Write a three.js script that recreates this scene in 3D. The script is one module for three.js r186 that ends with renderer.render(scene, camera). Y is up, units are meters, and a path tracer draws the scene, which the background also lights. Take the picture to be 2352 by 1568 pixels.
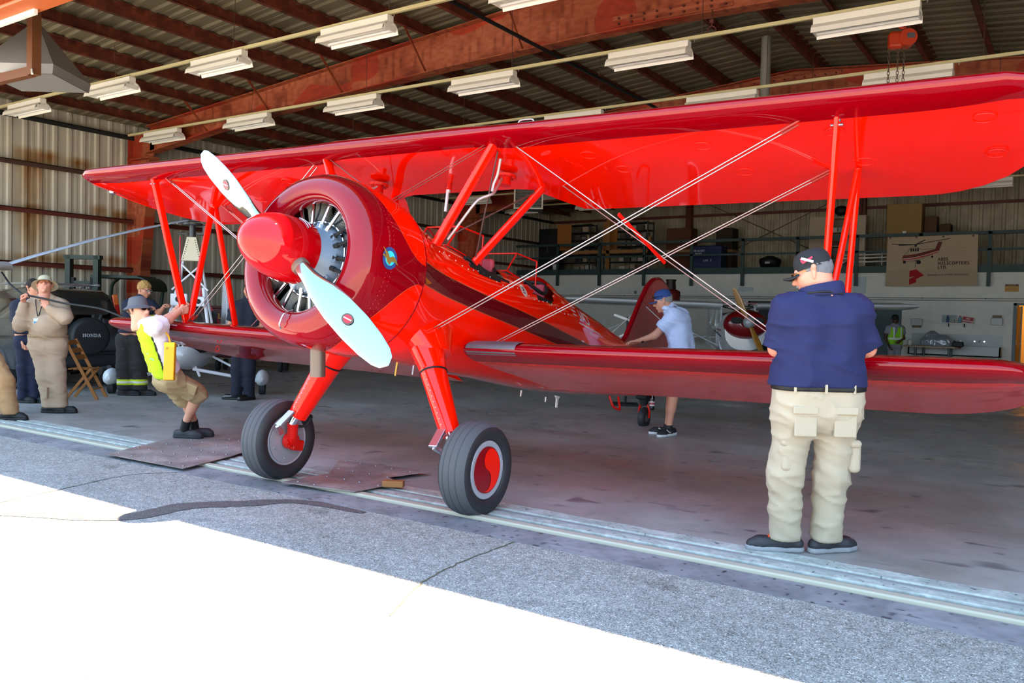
import * as THREE from 'three';
import { RoundedBoxGeometry } from 'three/addons/geometries/RoundedBoxGeometry.js';
import { mergeGeometries, mergeVertices, toCreasedNormals } from 'three/addons/utils/BufferGeometryUtils.js';
import { ImprovedNoise } from 'three/addons/math/ImprovedNoise.js';

const RAD = Math.PI / 180;
// ---------- camera ----------
const scene = new THREE.Scene();
const camera = new THREE.PerspectiveCamera(2 * Math.atan(784 / 1928.4) / RAD, 2352 / 1568, 0.05, 400);
camera.position.set(0, 1.413, 0);
camera.rotation.set(-1.841 * RAD, 33.992 * RAD, 1.385 * RAD, 'YXZ');
scene.add(camera);

// ---------- sky and sun ----------
const sunDir = new THREE.Vector3(0.38, 1, -0.19).normalize();
{ // clear summer sky: pale at the horizon, deeper blue overhead
  const w = 64, h = 128, d = new Float32Array(w * h * 4), hz = [0.78, 0.91, 1.0], ze = [0.28, 0.53, 0.86];
  for (let j = 0; j < h; j++) { const el = ((j + 0.5) / h - 0.5) * Math.PI, k = Math.pow(Math.max(0, Math.sin(el)), 0.55); for (let i = 0; i < w; i++) { const o = (j * w + i) * 4; for (let q = 0; q < 3; q++) d[o + q] = hz[q] + (ze[q] - hz[q]) * k; d[o + 3] = 1; } }
  const t = new THREE.DataTexture(d, w, h, THREE.RGBAFormat, THREE.FloatType); t.mapping = THREE.EquirectangularReflectionMapping; t.magFilter = THREE.LinearFilter; t.needsUpdate = true;
  scene.background = t; scene.environment = t; scene.backgroundIntensity = scene.environmentIntensity = 0.8;
}
const sun = new THREE.DirectionalLight(0xffead2, 9);
sun.position.copy(sunDir).multiplyScalar(60).add(new THREE.Vector3(-5, 0, -8));
sun.target.position.set(-5, 0, -8); sun.castShadow = true;
Object.assign(sun.shadow.camera, { left: -45, right: 45, top: 45, bottom: -45, near: 1, far: 140 }); sun.shadow.mapSize.set(4096, 4096);
sun.name = 'sun'; scene.add(sun); scene.add(sun.target);

const renderer = new THREE.WebGLRenderer({ antialias: true });
renderer.toneMapping = THREE.LinearToneMapping;
renderer.toneMappingExposure = 4.9;
renderer.shadowMap.enabled = true;

// ---------- helpers ----------
const V = (x, y, z) => new THREE.Vector3(x, y, z);
let seed = 7;
const rnd = (a = 1, b) => { seed = (seed * 1664525 + 1013904223) >>> 0; const t = seed / 4294967296; return b === undefined ? t * a : a + (b - a) * t; };
const perlin = new ImprovedNoise();
const fbm = (x, y, z = 0, o = 4) => { let s = 0, a = 0.5, f = 1; for (let i = 0; i < o; i++) { s += a * perlin.noise(x * f, y * f, z + i * 7.3); a *= 0.5; f *= 2.03; } return s; };
const names = {};
const numbered = (n) => { names[n] = (names[n] ?? -1) + 1; return names[n] ? n + '_' + String(names[n]).padStart(3, '0') : n; };
function idx(g) { if (!g.index) { const n = g.attributes.position.count, a = new Uint32Array(n); for (let i = 0; i < n; i++) a[i] = i; g.setIndex(new THREE.BufferAttribute(a, 1)); } return g; }
function mg(list) {
  list = list.flat(9).filter(Boolean).map((g) => {
    idx(g); if (!g.attributes.normal) g.computeVertexNormals();
    if (!g.attributes.uv) g.setAttribute('uv', new THREE.BufferAttribute(new Float32Array(g.attributes.position.count * 2), 2));
    for (const k of Object.keys(g.attributes)) if (!['position', 'normal', 'uv'].includes(k)) g.deleteAttribute(k);
    g.morphAttributes = {}; g.clearGroups(); return g;
  });
  return list.length === 1 ? list[0] : mergeGeometries(list);
}
function obj(name, geos, m, parent = scene) {
  const o = new THREE.Mesh(mg([geos]), m); o.name = parent === scene ? numbered(name) : name;
  o.castShadow = o.receiveShadow = true; parent.add(o); return o;
}
function tag(o, label, category, group, kind) { o.userData.label = label; if (category) o.userData.category = category; if (group) o.userData.group = group; if (kind) o.userData.kind = kind; return o; }
function thing(name, label, category, pos = [0, 0, 0], turn = 0, group) {
  const o = new THREE.Group(); o.name = numbered(name); o.position.set(...pos); o.rotation.y = turn; scene.add(o); return tag(o, label, category, group);
}
function dup(src, pos, turn, label) {
  const c = src.clone(); c.userData = { ...src.userData }; c.name = numbered(src.name.replace(/_\d+$/, '')); scene.add(c); c.position.set(...pos);
  if (turn !== undefined) c.rotation.y = turn; if (label) c.userData.label = label; return c;
}
const struct = (o, label, category = 'structure') => tag(o, label, category, null, 'structure');
const place = (g, x = 0, y = 0, z = 0, rx = 0, ry = 0, rz = 0) => { if (rx) g.rotateX(rx); if (ry) g.rotateY(ry); if (rz) g.rotateZ(rz); return g.translate(x, y, z); };
const box = (w, h, d, x = 0, y = 0, z = 0, rx, ry, rz) => place(new THREE.BoxGeometry(w, h, d), x, y, z, rx, ry, rz);
const bx = (x0, x1, y0, y1, z0, z1) => box(x1 - x0, y1 - y0, z1 - z0, (x0 + x1) / 2, (y0 + y1) / 2, (z0 + z1) / 2);
const rb = (w, h, d, r, x = 0, y = 0, z = 0, rx, ry, rz) => place(new RoundedBoxGeometry(w, h, d, 2, Math.min(r, w / 2.01, h / 2.01, d / 2.01)), x, y, z, rx, ry, rz);
const cyl = (r1, r2, h, x = 0, y = 0, z = 0, rx, ry, rz, n = 20) => place(new THREE.CylinderGeometry(r1, r2, h, n), x, y, z, rx, ry, rz);
const sph = (r, x = 0, y = 0, z = 0, sx = 1, sy = 1, sz = 1, n = 18) => new THREE.SphereGeometry(r, n, Math.round(n * 0.7)).scale(sx, sy, sz).translate(x, y, z);
const toV = (p) => p.isVector3 ? p : V(...p);
function bar(a, b, r, r2 = r, n = 10) { // round bar between points
  a = toV(a); b = toV(b); const d = b.clone().sub(a), g = new THREE.CylinderGeometry(r2, r, d.length(), n);
  return g.applyQuaternion(new THREE.Quaternion().setFromUnitVectors(V(0, 1, 0), d.clone().normalize())).translate((a.x + b.x) / 2, (a.y + b.y) / 2, (a.z + b.z) / 2);
}
function beam(a, b, w, h, up = V(0, 1, 0), r = 0) { // rectangular bar; h measured along up
  a = toV(a); b = toV(b); const d = b.clone().sub(a), L = d.length(); d.normalize();
  const s = up.clone().cross(d).normalize(), u = d.clone().cross(s);
  const g = r ? new RoundedBoxGeometry(w, h, L, 2, r) : new THREE.BoxGeometry(w, h, L);
  return g.applyMatrix4(new THREE.Matrix4().makeBasis(s, u, d)).translate((a.x + b.x) / 2, (a.y + b.y) / 2, (a.z + b.z) / 2);
}
function strutG(a, b, w, t, up, w2 = w, t2 = t) { // streamlined (elliptic) strut, w along up
  a = toV(a); b = toV(b); const d = b.clone().sub(a), L = d.length(); d.normalize();
  const s = up.clone().cross(d).normalize(), u = d.clone().cross(s); const g = new THREE.CylinderGeometry(1, 1, 1, 18, 1), p = g.attributes.position;
  for (let i = 0; i < p.count; i++) { const k = p.getY(i) + 0.5, x = p.getX(i) * (t + (t2 - t) * k) / 2, z = p.getZ(i) * (w + (w2 - w) * k) / 2; const q = a.clone().addScaledVector(d, k * L).addScaledVector(s, x).addScaledVector(u, z); p.setXYZ(i, q.x, q.y, q.z); }
  g.computeVertexNormals(); return g;
}
const tube = (pts, r, n = 8, seg) => new THREE.TubeGeometry(new THREE.CatmullRomCurve3(pts.map(toV), false, 'catmullrom', 0.3), seg ?? pts.length * 6, r, n);
const lathe = (pts, n = 40) => new THREE.LatheGeometry(pts.map((p) => new THREE.Vector2(Math.max(p[0], 1e-4), p[1])), n);
function extr(pts, depth, bevel = 0, holes = []) {
  const s = pts instanceof THREE.Shape ? pts : new THREE.Shape(pts.map((p) => new THREE.Vector2(p[0], p[1])));
  for (const h of holes) s.holes.push(h instanceof THREE.Path ? h : new THREE.Path(h.map((p) => new THREE.Vector2(p[0], p[1]))));
  return new THREE.ExtrudeGeometry(s, { depth, bevelEnabled: bevel > 0, bevelSize: bevel, bevelThickness: bevel, bevelSegments: 2, curveSegments: 14 });
}
function loft(rings, closed = true, caps = true, uvf) { // rings: arrays of Vector3, equal length
  const n = rings[0].length, m = rings.length, pos = [], uv = [], ix = [], k = closed ? n + 1 : n;
  rings.forEach((r, i) => { for (let j = 0; j < k; j++) { const p = r[j % n]; pos.push(p.x, p.y, p.z); const t = uvf ? uvf(p, i, j / n, j) : [j / n, i / (m - 1)]; uv.push(t[0], t[1]); } });
  for (let i = 0; i < m - 1; i++) for (let j = 0; j < k - 1; j++) { const a = i * k + j, b = a + 1, c = a + k, d = c + 1; ix.push(a, b, d, a, d, c); }
  const g = new THREE.BufferGeometry(); g.setAttribute('position', new THREE.Float32BufferAttribute(pos, 3)); g.setAttribute('uv', new THREE.Float32BufferAttribute(uv, 2)); g.setIndex(ix); g.computeVertexNormals();
  if (closed) { const nn = g.attributes.normal; for (let i = 0; i < m; i++) { const a = i * k, b = a + n, v = V(nn.getX(a) + nn.getX(b), nn.getY(a) + nn.getY(b), nn.getZ(a) + nn.getZ(b)).normalize(); nn.setXYZ(a, v.x, v.y, v.z); nn.setXYZ(b, v.x, v.y, v.z); } }
  if (!caps) return g;
  const cap = (r, flip, ri) => { const c = r.reduce((s, p) => s.add(p), V(0, 0, 0)).divideScalar(n), q = [c, ...r], cp = [], cu = [], ci = []; q.forEach((p) => { cp.push(p.x, p.y, p.z); const t = uvf ? uvf(p, ri, 0, 0) : [0, 0]; cu.push(t[0], t[1]); }); for (let j = 0; j < n; j++) { const a = 1 + j, b = 1 + (j + 1) % n; flip ? ci.push(0, b, a) : ci.push(0, a, b); } const h = new THREE.BufferGeometry(); h.setAttribute('position', new THREE.Float32BufferAttribute(cp, 3)); h.setAttribute('uv', new THREE.Float32BufferAttribute(cu, 2)); h.setIndex(ci); h.computeVertexNormals(); return h; };
  return mg([g, cap(rings[0], true, 0), cap(rings[m - 1], false, m - 1)]);
}
const lin = (t, xs, ys) => { if (t <= xs[0]) return ys[0]; for (let i = 1; i < xs.length; i++) if (t <= xs[i]) return ys[i - 1] + (ys[i] - ys[i - 1]) * (t - xs[i - 1]) / (xs[i] - xs[i - 1]); return ys[ys.length - 1]; };
const smo = (t, xs, ys) => { if (t <= xs[0]) return ys[0]; for (let i = 1; i < xs.length; i++) if (t <= xs[i]) { let k = (t - xs[i - 1]) / (xs[i] - xs[i - 1]); const m0 = i > 1 ? (ys[i] - ys[i - 2]) / (xs[i] - xs[i - 2]) : (ys[i] - ys[i - 1]) / (xs[i] - xs[i - 1]), m1 = i < xs.length - 1 ? (ys[i + 1] - ys[i - 1]) / (xs[i + 1] - xs[i - 1]) : (ys[i] - ys[i - 1]) / (xs[i] - xs[i - 1]), h = xs[i] - xs[i - 1]; return ys[i - 1] * (1 + 2 * k) * (1 - k) ** 2 + h * m0 * k * (1 - k) ** 2 + ys[i] * k * k * (3 - 2 * k) + h * m1 * k * k * (k - 1); } return ys[ys.length - 1]; };

// ---------- materials ----------
const M = (c, rough = 0.6, metal = 0, extra = {}) => { const m = new THREE.MeshStandardMaterial({ color: c, roughness: rough, metalness: metal, ...extra }); return m; };
const P = (c, rough = 0.4, metal = 0, extra = {}) => new THREE.MeshPhysicalMaterial({ color: c, roughness: rough, metalness: metal, ...extra });
const L3 = (r, g, b) => new THREE.Color().setRGB(r, g, b);
function tex(w, h, f, srgb = true) { // f(u,v) -> [r,g,b] 0..255
  const d = new Uint8Array(w * h * 4);
  for (let j = 0; j < h; j++) for (let i = 0; i < w; i++) { const c = f(i / w, j / h, i, j), k = (j * w + i) * 4; for (let q = 0; q < 3; q++) d[k + q] = Math.max(0, Math.min(255, Array.isArray(c) ? c[q] : c)); d[k + 3] = 255; }
  const t = new THREE.DataTexture(d, w, h); t.magFilter = THREE.LinearFilter; t.minFilter = THREE.LinearMipmapLinearFilter; t.generateMipmaps = true; t.wrapS = t.wrapT = THREE.RepeatWrapping; if (srgb) t.colorSpace = THREE.SRGBColorSpace; t.needsUpdate = true; return t;
}
function canvasTex(w, h, draw) { const c = document.createElement('canvas'); c.width = w; c.height = h; draw(c.getContext('2d'), w, h); const t = new THREE.CanvasTexture(c); t.colorSpace = THREE.SRGBColorSpace; return t; }
const hash = (i, j) => { let h = (i * 374761393 + j * 668265263) | 0; h = Math.imul(h ^ (h >>> 13), 1274126177); return ((h ^ (h >>> 16)) >>> 0) / 4294967296; };
const lat = (i, j, f, s) => hash(((i % f) + f) % f + s * 131, ((j % f) + f) % f + s * 57);
const tileN = (u, v, f, s) => { // tileable value noise, about -0.8..0.8
  const a = u * f, b = v * f, i = Math.floor(a), j = Math.floor(b); let x = a - i, y = b - j; x = x * x * (3 - 2 * x); y = y * y * (3 - 2 * y);
  const p = lat(i, j, f, s), q = lat(i + 1, j, f, s), r = lat(i, j + 1, f, s), t = lat(i + 1, j + 1, f, s);
  return ((p + (q - p) * x) * (1 - y) + (r + (t - r) * x) * y - 0.5) * 1.6;
};
const mats = {
  steelRed: M(0x6e2413, 0.62), siding: M(0xb8b3a0, 0.55), galv: M(0x9a9a8c, 0.5, 0.25), deck: M(0x7d7358, 0.5, 0.15),
  white: M(0xe9e6dc, 0.45), cream: M(0xe6e0cc, 0.45), strip: M(0xc9bf8e, 0.5), black: M(0x0c0c0d, 0.6), rubber: M(0x2b2c30, 0.75), dark: M(0x17181a, 0.7),
  steel: M(0x8d9096, 0.35, 0.85), chrome: M(0xe4e6ea, 0.12, 1), alu: M(0xc9ccd2, 0.3, 0.9), wire: M(0xb9b6b2, 0.3, 0.8), grn: M(0x2d433f, 0.6), card: M(0x9a7a4e, 0.85), wood: M(0x9c6a38, 0.65), brass: M(0xb08d3c, 0.35, 0.8), glassDark: P(0x0b0d10, 0.08, 0, { clearcoat: 1 }),
};
// ---------- hangar shell ----------
const XL = -18, XR = 8.2, RX = -4.9, ZF = -4.95, ZB = -29.4, PITCH = 0.083;
const raftTop = (x) => 6.42 - PITCH * Math.abs(x - RX), deckY = (x) => raftTop(x) + 0.21;
{ // surfaces
  const conc = tex(1024, 1024, (u, v, i, j) => {
    const n = tileN(u, v, 6, 3) * 12 + tileN(u, v, 22, 9) * 8 + tileN(u, v, 90, 5) * 6 + (hash(i, j) - 0.5) * 6, sc = Math.max(0, tileN(u, v * 2, 34, 17) - 0.6) * 260, st = Math.max(0, tileN(u, v, 9, 31) - 0.3) * 30;
    return [156 + n - sc - st * 0.8, 154 + n - sc - st, 151 + n - sc * 0.9 - st * 1.2];
  });
  conc.repeat.set(1 / 6, 1 / 6);
  const rough = tex(512, 512, (u, v) => 120 + tileN(u, v, 8, 13) * 60 + tileN(u, v, 40, 2) * 30, false); rough.repeat.set(1 / 6, 1 / 6);
  mats.concrete = M(0xffffff, 0.9, 0, { map: conc, roughnessMap: rough });
  const asph = tex(1024, 1024, (u, v, i, j) => {
    const g = hash(i >> 1, j >> 1), n = tileN(u, v, 5, 4) * 10 + tileN(u, v, 60, 8) * 10 + tileN(u, v, 170, 6) * 16 + (g - 0.5) * 56 + (g > 0.95 ? 46 : 0) - (g < 0.07 ? 36 : 0) - Math.max(0, tileN(u, v, 12, 44) - 0.56) * 140;
    return [146 + n, 144 + n, 139 + n];
  });
  asph.repeat.set(1 / 2.6, 1 / 2.6);
  mats.asphalt = M(0xffffff, 0.95, 0, { map: asph });
  const stripT = tex(512, 512, (u, v, i, j) => { const n = tileN(u, v, 10, 6) * 22 + tileN(u, v, 50, 7) * 12, h = Math.max(0, tileN(u, v, 60, 23) - 0.56) * 360; return [126 + n - h, 126 + n - h, 130 + n - h]; }); stripT.repeat.set(0.5, 0.5);
  mats.stripConc = M(0xffffff, 0.8, 0, { map: stripT });
  const chalkT = tex(512, 512, (u, v, i, j) => { const n = tileN(u, v, 14, 6) * 20 + tileN(u, v, 70, 7) * 16 + (hash(i, j) - 0.5) * 10, h = Math.max(0, tileN(u, v, 70, 23) - 0.52) * 260; return [170 + n - h, 176 + n - h, 170 + n - h * 0.9]; }); chalkT.repeat.set(0.7, 0.7);
  mats.chalk = M(0xffffff, 0.85, 0, { map: chalkT });
  const beamT = tex(1024, 512, (u, v) => {
    const n = tileN(u, v, 8, 2) * 20 + tileN(u, v, 60, 3) * 14, a = tileN(u, v * 0.7, 7, 12), p = a > 0.16 && a < 0.7 ? 1 : 0, s = Math.max(0, tileN(u * 3, v * 0.4, 20, 8) - 0.1) * 60;
    return p ? [158 + n, 50 + n * 0.5, 20 + n * 0.3] : [160 + n - s, 80 + n - s * 0.8, 46 + n - s * 0.6];
  }); beamT.repeat.set(1 / 5, 1 / 2.2);
  mats.beam = M(0xffffff, 0.6, 0, { map: beamT });
  const purT = tex(512, 256, (u, v) => { const n = tileN(u * 4, v, 12, 2) * 26 + tileN(u, v, 50, 3) * 12; return [100 + n, 44 + n * 0.6, 22 + n * 0.45]; }); purT.repeat.set(0.3, 1);
  mats.purlin = M(0xffffff, 0.6, 0, { map: purT });
  // siding of the left wall: rust stains where the photograph has them (metres: u = -z, v = y)
  const spots = [[8.86, 4.5, 0.34, 1.9], [9.2, 4.5, 0.4, 0.35], [9.9, 4.45, 0.35, 0.25], [10.35, 3.5, 0.22, 0.35], [10.85, 3.45, 0.25, 0.9], [8.9, 3.4, 0.3, 1.4], [9.1, 2.35, 0.8, 0.25], [7.7, 2.36, 0.4, 0.2], [10.7, 2.4, 0.3, 0.2]];
  const sideT = tex(1536, 512, (u, v) => {
    const z = 5 + u * 12, y = v * 6; let r = 0; for (const [a, b, w, d] of spots) { const dx = (z - a) / w, dy = y > b ? (y - b) / 0.16 : (b - y) / d; r = Math.max(r, Math.exp(-dx * dx * 1.6) * Math.max(0, 1 - dy) * (0.75 + 1.1 * fbm(z * 5, y * 0.9, a, 3))); }
    r = Math.max(0, Math.min(1, r)); const n = fbm(z * 2, y * 0.8, 3, 3) * 20 + fbm(z * 12, y * 1.4, 8, 2) * 10;
    const c = [190 + n, 184 + n, 164 + n], q = [126, 74, 22]; return c.map((x, i) => x + (q[i] - x) * Math.min(1, r * 1.15));
  }); sideT.wrapS = sideT.wrapT = THREE.ClampToEdgeWrapping;
  mats.sidingL = M(0xffffff, 0.55, 0, { map: sideT });
  const sidT = tex(512, 512, (u, v) => { const n = tileN(u * 3, v, 10, 2) * 16 + tileN(u, v, 30, 6) * 8; return [160 + n, 150 + n, 122 + n]; }); sidT.repeat.set(1 / 3, 1 / 3);
  mats.siding = M(0xffffff, 0.55, 0, { map: sidT });
}
const uvXZ = (g, s = 1) => { const p = g.attributes.position, u = new Float32Array(p.count * 2); for (let i = 0; i < p.count; i++) { u[2 * i] = p.getX(i) * s; u[2 * i + 1] = p.getZ(i) * s; } g.setAttribute('uv', new THREE.BufferAttribute(u, 2)); return g; };
const uvXY = (g) => { const p = g.attributes.position, u = new Float32Array(p.count * 2); for (let i = 0; i < p.count; i++) { u[2 * i] = p.getX(i); u[2 * i + 1] = p.getY(i); } g.setAttribute('uv', new THREE.BufferAttribute(u, 2)); return g; };
const uvZY = (g) => { const p = g.attributes.position, u = new Float32Array(p.count * 2); for (let i = 0; i < p.count; i++) { u[2 * i] = -p.getZ(i); u[2 * i + 1] = p.getY(i); } g.setAttribute('uv', new THREE.BufferAttribute(u, 2)); return g; };
// floor slab, apron and the door tracks set into the sill
const floor = struct(obj('floor', uvXZ(bx(XL - 0.3, XR + 0.3, -0.2, 0, ZB - 0.3, -5.12)), mats.concrete), 'grey stained concrete floor slab inside the hangar', 'floor');
struct(obj('apron', uvXZ(bx(-160, 160, -0.2, -0.002, -4.33, 170)), mats.asphalt), 'grey asphalt apron in front of the hangar, half in sun', 'apron');
struct(obj('ground_behind', uvXZ(bx(-160, 160, -0.4, -0.21, -170, -4.33)), mats.asphalt), 'asphalt ground around the hangar building', 'ground');
{
  const tr = new THREE.Group(); tr.name = 'door_track'; scene.add(tr); struct(tr, 'pale painted sliding door rails set in a concrete sill', 'track');
  const chip = (x0, x1, z0, z1, y, seed2) => { // strip with a ragged far edge
    const top = [], n = 150; const sh = new THREE.Shape(); sh.moveTo(x0, -z0); sh.lineTo(x1, -z0);
    for (let i = n; i >= 0; i--) { const x = x0 + (x1 - x0) * i / n; sh.lineTo(x, -(z1 + fbm(x * 3.1, seed2, 0, 4) * 0.07)); }
    const g = new THREE.ExtrudeGeometry(sh, { depth: 0.06, bevelEnabled: false }); g.rotateX(-Math.PI / 2).translate(0, y - 0.06, 0); return uvXZ(g);
  };
  obj('sill', uvXZ(bx(XL, XR, -0.22, -0.028, -5.2, -4.3)), mats.stripConc, tr);
  obj('apron_strip', chip(XL, XR, -4.62, -4.33, 0.0, 2.2), mats.stripConc, tr);
  const rail = (z0, z1, h, m) => { const r = Math.min(0.012, h); obj('rail', uvXZ(rb(XR - XL, h + 0.03, z1 - z0, r, (XL + XR) / 2, h / 2 - 0.015, (z0 + z1) / 2)), m, tr); };
  const railM = M(0xb3ae9c, 0.55); const railM2 = M(0x8d9090, 0.6);
  rail(-4.71, -4.635, 0.022, railM); rail(-4.775, -4.735, 0.004, railM2); rail(-4.90, -4.80, 0.012, mats.chalk); rail(-4.965, -4.925, 0.006, railM2); rail(-5.03, -4.985, 0.01, mats.chalk);
  obj('floor_edge', chip(XL, XR, -5.05, -5.15, 0.004, 9.1), mats.chalk, tr);
}
function plate(name, label, pts, lift) {
  const g = thing(name, label, 'plate', [0, 0, 0], 0, 'steel plates over the door track');
  const sh = new THREE.Shape(pts.map(([x, z]) => new THREE.Vector2(x, -z))), e = new THREE.ExtrudeGeometry(sh, { depth: 0.006, bevelEnabled: false, curveSegments: 4 });
  e.rotateX(-Math.PI / 2).translate(0, lift, 0);
  obj('sheet', uvXZ(e), mats.rustPlate, g);
  const xs = pts.map((p) => p[0]), zs = pts.map((p) => p[1]), x0 = Math.min(...xs), x1 = Math.max(...xs), z0 = Math.min(...zs), z1 = Math.max(...zs);
  const inside = (x, z) => { let c = false; for (let i = 0, j = pts.length - 1; i < pts.length; j = i++) { const [xi, zi] = pts[i], [xj, zj] = pts[j]; if ((zi > z) !== (zj > z) && x < (xj - xi) * (z - zi) / (zj - zi) + xi) c = !c; } return c; };
  const riv = []; for (let x = x0 + 0.1; x < x1; x += 0.19) for (let z = z0 + 0.12; z < z1; z += 0.3) if (inside(x, z) && inside(x + 0.03, z + 0.03)) riv.push(cyl(0.008, 0.01, 0.008, x + rnd(-0.02, 0.02), lift + 0.008, z, 0, 0, 0, 8));
  obj('rivet_heads', riv, mats.steel, g).userData.kind = 'stuff';
}
{
  const t = tex(512, 512, (u, v) => { const n = tileN(u, v, 7, 2) * 40 + tileN(u, v, 40, 6) * 20, r = Math.max(0, tileN(u, v, 5, 14)) * 60; return [140 + n * 0.7 + r * 0.3, 128 + n * 0.7 - r * 0.1, 124 + n * 0.7 - r * 0.2]; }); t.repeat.set(0.8, 0.8);
  mats.rustPlate = M(0xffffff, 0.65, 0.1, { map: t });
  plate('steel_plate', 'flat steel plate over the door track behind the pulling man', [[-7.42, -4.33], [-7.84, -5.28], [-7.55, -5.36], [-7.29, -5.75], [-6.66, -5.35], [-6.5, -5.0], [-6.3, -4.36]], 0.026);
  plate('steel_plate', 'rusty steel plate over the door track between the main wheels', [[-5.22, -4.5], [-5.2, -5.0], [-5.6, -5.5], [-5.28, -5.56], [-4.62, -5.62], [-4.72, -5.2], [-4.5, -5.1], [-4.53, -4.62]], 0.03);
  tag(obj('wood_block', rb(0.17, 0.05, 0.07, 0.006, -4.46, 0.05, -4.98, 0, 0.5), mats.wood), 'small wooden block under the corner of the rusty plate', 'block');
}
// weathered cracks and the damp trail on the apron: thin films with their own outline
{
  const crack = (pts, w, m, name, label) => { const a = pts.map(([x, z]) => V(x, 0, z)); const c = new THREE.CatmullRomCurve3(a), n = 60, sh = [], sh2 = []; for (let i = 0; i <= n; i++) { const p = c.getPoint(i / n), t = c.getTangent(i / n), k = w * (0.5 + 0.6 * Math.abs(fbm(i * 0.7, 3.3)) * 2), j = fbm(i * 0.35, 8.1) * 0.03; sh.push([p.x - t.z * k + j, -(p.z + t.x * k)]); sh2.unshift([p.x + t.z * k + j, -(p.z - t.x * k)]); } const g = new THREE.ShapeGeometry(new THREE.Shape([...sh, ...sh2].map(([x, y]) => new THREE.Vector2(x, y)))); g.rotateX(-Math.PI / 2).translate(0, 0.001, 0); return tag(obj(name, uvXZ(g), m), label, 'crack', null, 'structure'); };
  crack([[-6.2, -2.6], [-6.38, -3.37], [-6.51, -4.01], [-6.32, -4.33]], 0.008, M(0x4a4a3c, 0.95), 'apron_crack', 'thin crack in the asphalt below the left steel plate');
  crack([[-2.6, -2.9], [-2.79, -3.34], [-2.86, -3.78], [-2.86, -4.33]], 0.008, M(0x5a5844, 0.95), 'apron_crack', 'weedy crack in the asphalt right of the near wheel');
  const wet = tex(512, 512, (u, v, i, j) => { const g = hash(i >> 1, j >> 1), n = (g - 0.5) * 50 + (g > 0.95 ? 40 : 0); return [84 + n, 84 + n, 84 + n]; }); wet.repeat.set(1 / 1.3, 1 / 1.3);
  const c2 = (pts, ws, name, label) => { const c = new THREE.CatmullRomCurve3(pts.map(([x, z]) => V(x, 0, z))), n = 50, A = [], B = []; for (let i = 0; i <= n; i++) { const p = c.getPoint(i / n), t = c.getTangent(i / n), k = lin(i / n, ws.map((_, q) => q / (ws.length - 1)), ws) * (1 + fbm(i * 0.4, 2) * 0.7); A.push([p.x - t.z * k, -(p.z + t.x * k)]); B.unshift([p.x + t.z * k, -(p.z - t.x * k)]); } const g = new THREE.ShapeGeometry(new THREE.Shape([...A, ...B].map(([x, y]) => new THREE.Vector2(x, y)))); g.rotateX(-Math.PI / 2).translate(0, 0.0015, 0); tag(obj(name, uvXZ(g), M(0xffffff, 0.6, 0, { map: wet })), label, 'stain', null, 'structure'); };
  c2([[-6.9, -2.1], [-5.9, -2.75], [-5.22, -3.2], [-5.2, -3.62], [-4.97, -3.92], [-4.72, -4.22], [-4.1, -4.28]], [0.03, 0.06, 0.1, 0.1, 0.09, 0.06, 0.03], 'damp_stain', 'dark damp trail winding over the shaded asphalt');
}
// walls of ribbed sheet: each sheet a panel
function ribSheet(w, ribs, h, m, wdt = 0.065, dep = 0.03) { // profile along local x, height y, ribs towards +z
  const pts = [[0, 0]]; for (let i = 0; i < ribs; i++) { const c = (i + 0.5) * w / ribs; pts.push([c - wdt, 0], [c - wdt * 0.5, dep], [c + wdt * 0.5, dep], [c + wdt, 0]); const d = c + w / ribs / 2; if (i < ribs - 1) pts.push([d - 0.03, 0], [d - 0.022, 0.007], [d + 0.022, 0.007], [d + 0.03, 0]); } pts.push([w, 0]);
  const pos = [], ix = []; pts.forEach(([x, z]) => pos.push(x, 0, z, x, h, z)); for (let i = 0; i < pts.length - 1; i++) { const a = 2 * i; ix.push(a, a + 2, a + 3, a, a + 3, a + 1); }
  const g = new THREE.BufferGeometry(); g.setAttribute('position', new THREE.Float32BufferAttribute(pos, 3)); g.setIndex(ix); g.computeVertexNormals(); return toCreasedNormals(g, 0.3);
}
const wl = new THREE.Group(); wl.name = 'wall_left'; scene.add(wl); struct(wl, 'pale ribbed metal side wall with rust streaks', 'wall');
obj('backing', bx(XL - 0.25, XL - 0.12, -0.2, 5.62, ZB - 0.2, ZF + 0.2), mats.siding, wl);
for (let z = ZF, i = 0; z > ZB + 0.1; z -= 0.914, i++) { // inner face at x = XL-0.1, ribs towards +x
  const w = Math.min(0.914, z - ZB), g = ribSheet(w, 3, 5.5); g.rotateY(Math.PI / 2).translate(XL - 0.1, 0, z);
  const p = g.attributes.position, u = new Float32Array(p.count * 2); for (let k = 0; k < p.count; k++) { u[2 * k] = (-p.getZ(k) - 5) / 12; u[2 * k + 1] = p.getY(k) / 6; } g.setAttribute('uv', new THREE.BufferAttribute(u, 2));
  obj('panel', g, mats.sidingL, wl);
}
const girtM = M(0x4a3226, 0.6), girtM2 = M(0x5a2417, 0.6);
for (const [y, m] of [[0.6, girtM2], [2.26, girtM2], [3.35, girtM2], [4.3, girtM], [5.23, M(0x1f2220, 0.6)]]) obj('girt', [bx(XL - 0.07, XL + 0.1, y - 0.015, y, ZB, ZF), bx(XL + 0.09, XL + 0.1, y - 0.1, y, ZB, ZF)], m, wl);
const wb = new THREE.Group(); wb.name = 'wall_back'; scene.add(wb); struct(wb, 'ribbed metal back wall above the mezzanine', 'wall');
obj('backing', bx(XL - 0.3, XR + 0.3, -0.2, 6.7, ZB - 0.2, ZB - 0.06), mats.siding, wb);
for (let x = XL; x < XR - 0.1; x += 0.914) { const w = Math.min(0.914, XR - x), g = ribSheet(w, 3, 3.9); g.translate(x, 2.7, ZB - 0.05); obj('panel', uvXY(g), mats.siding, wb); }
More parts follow.
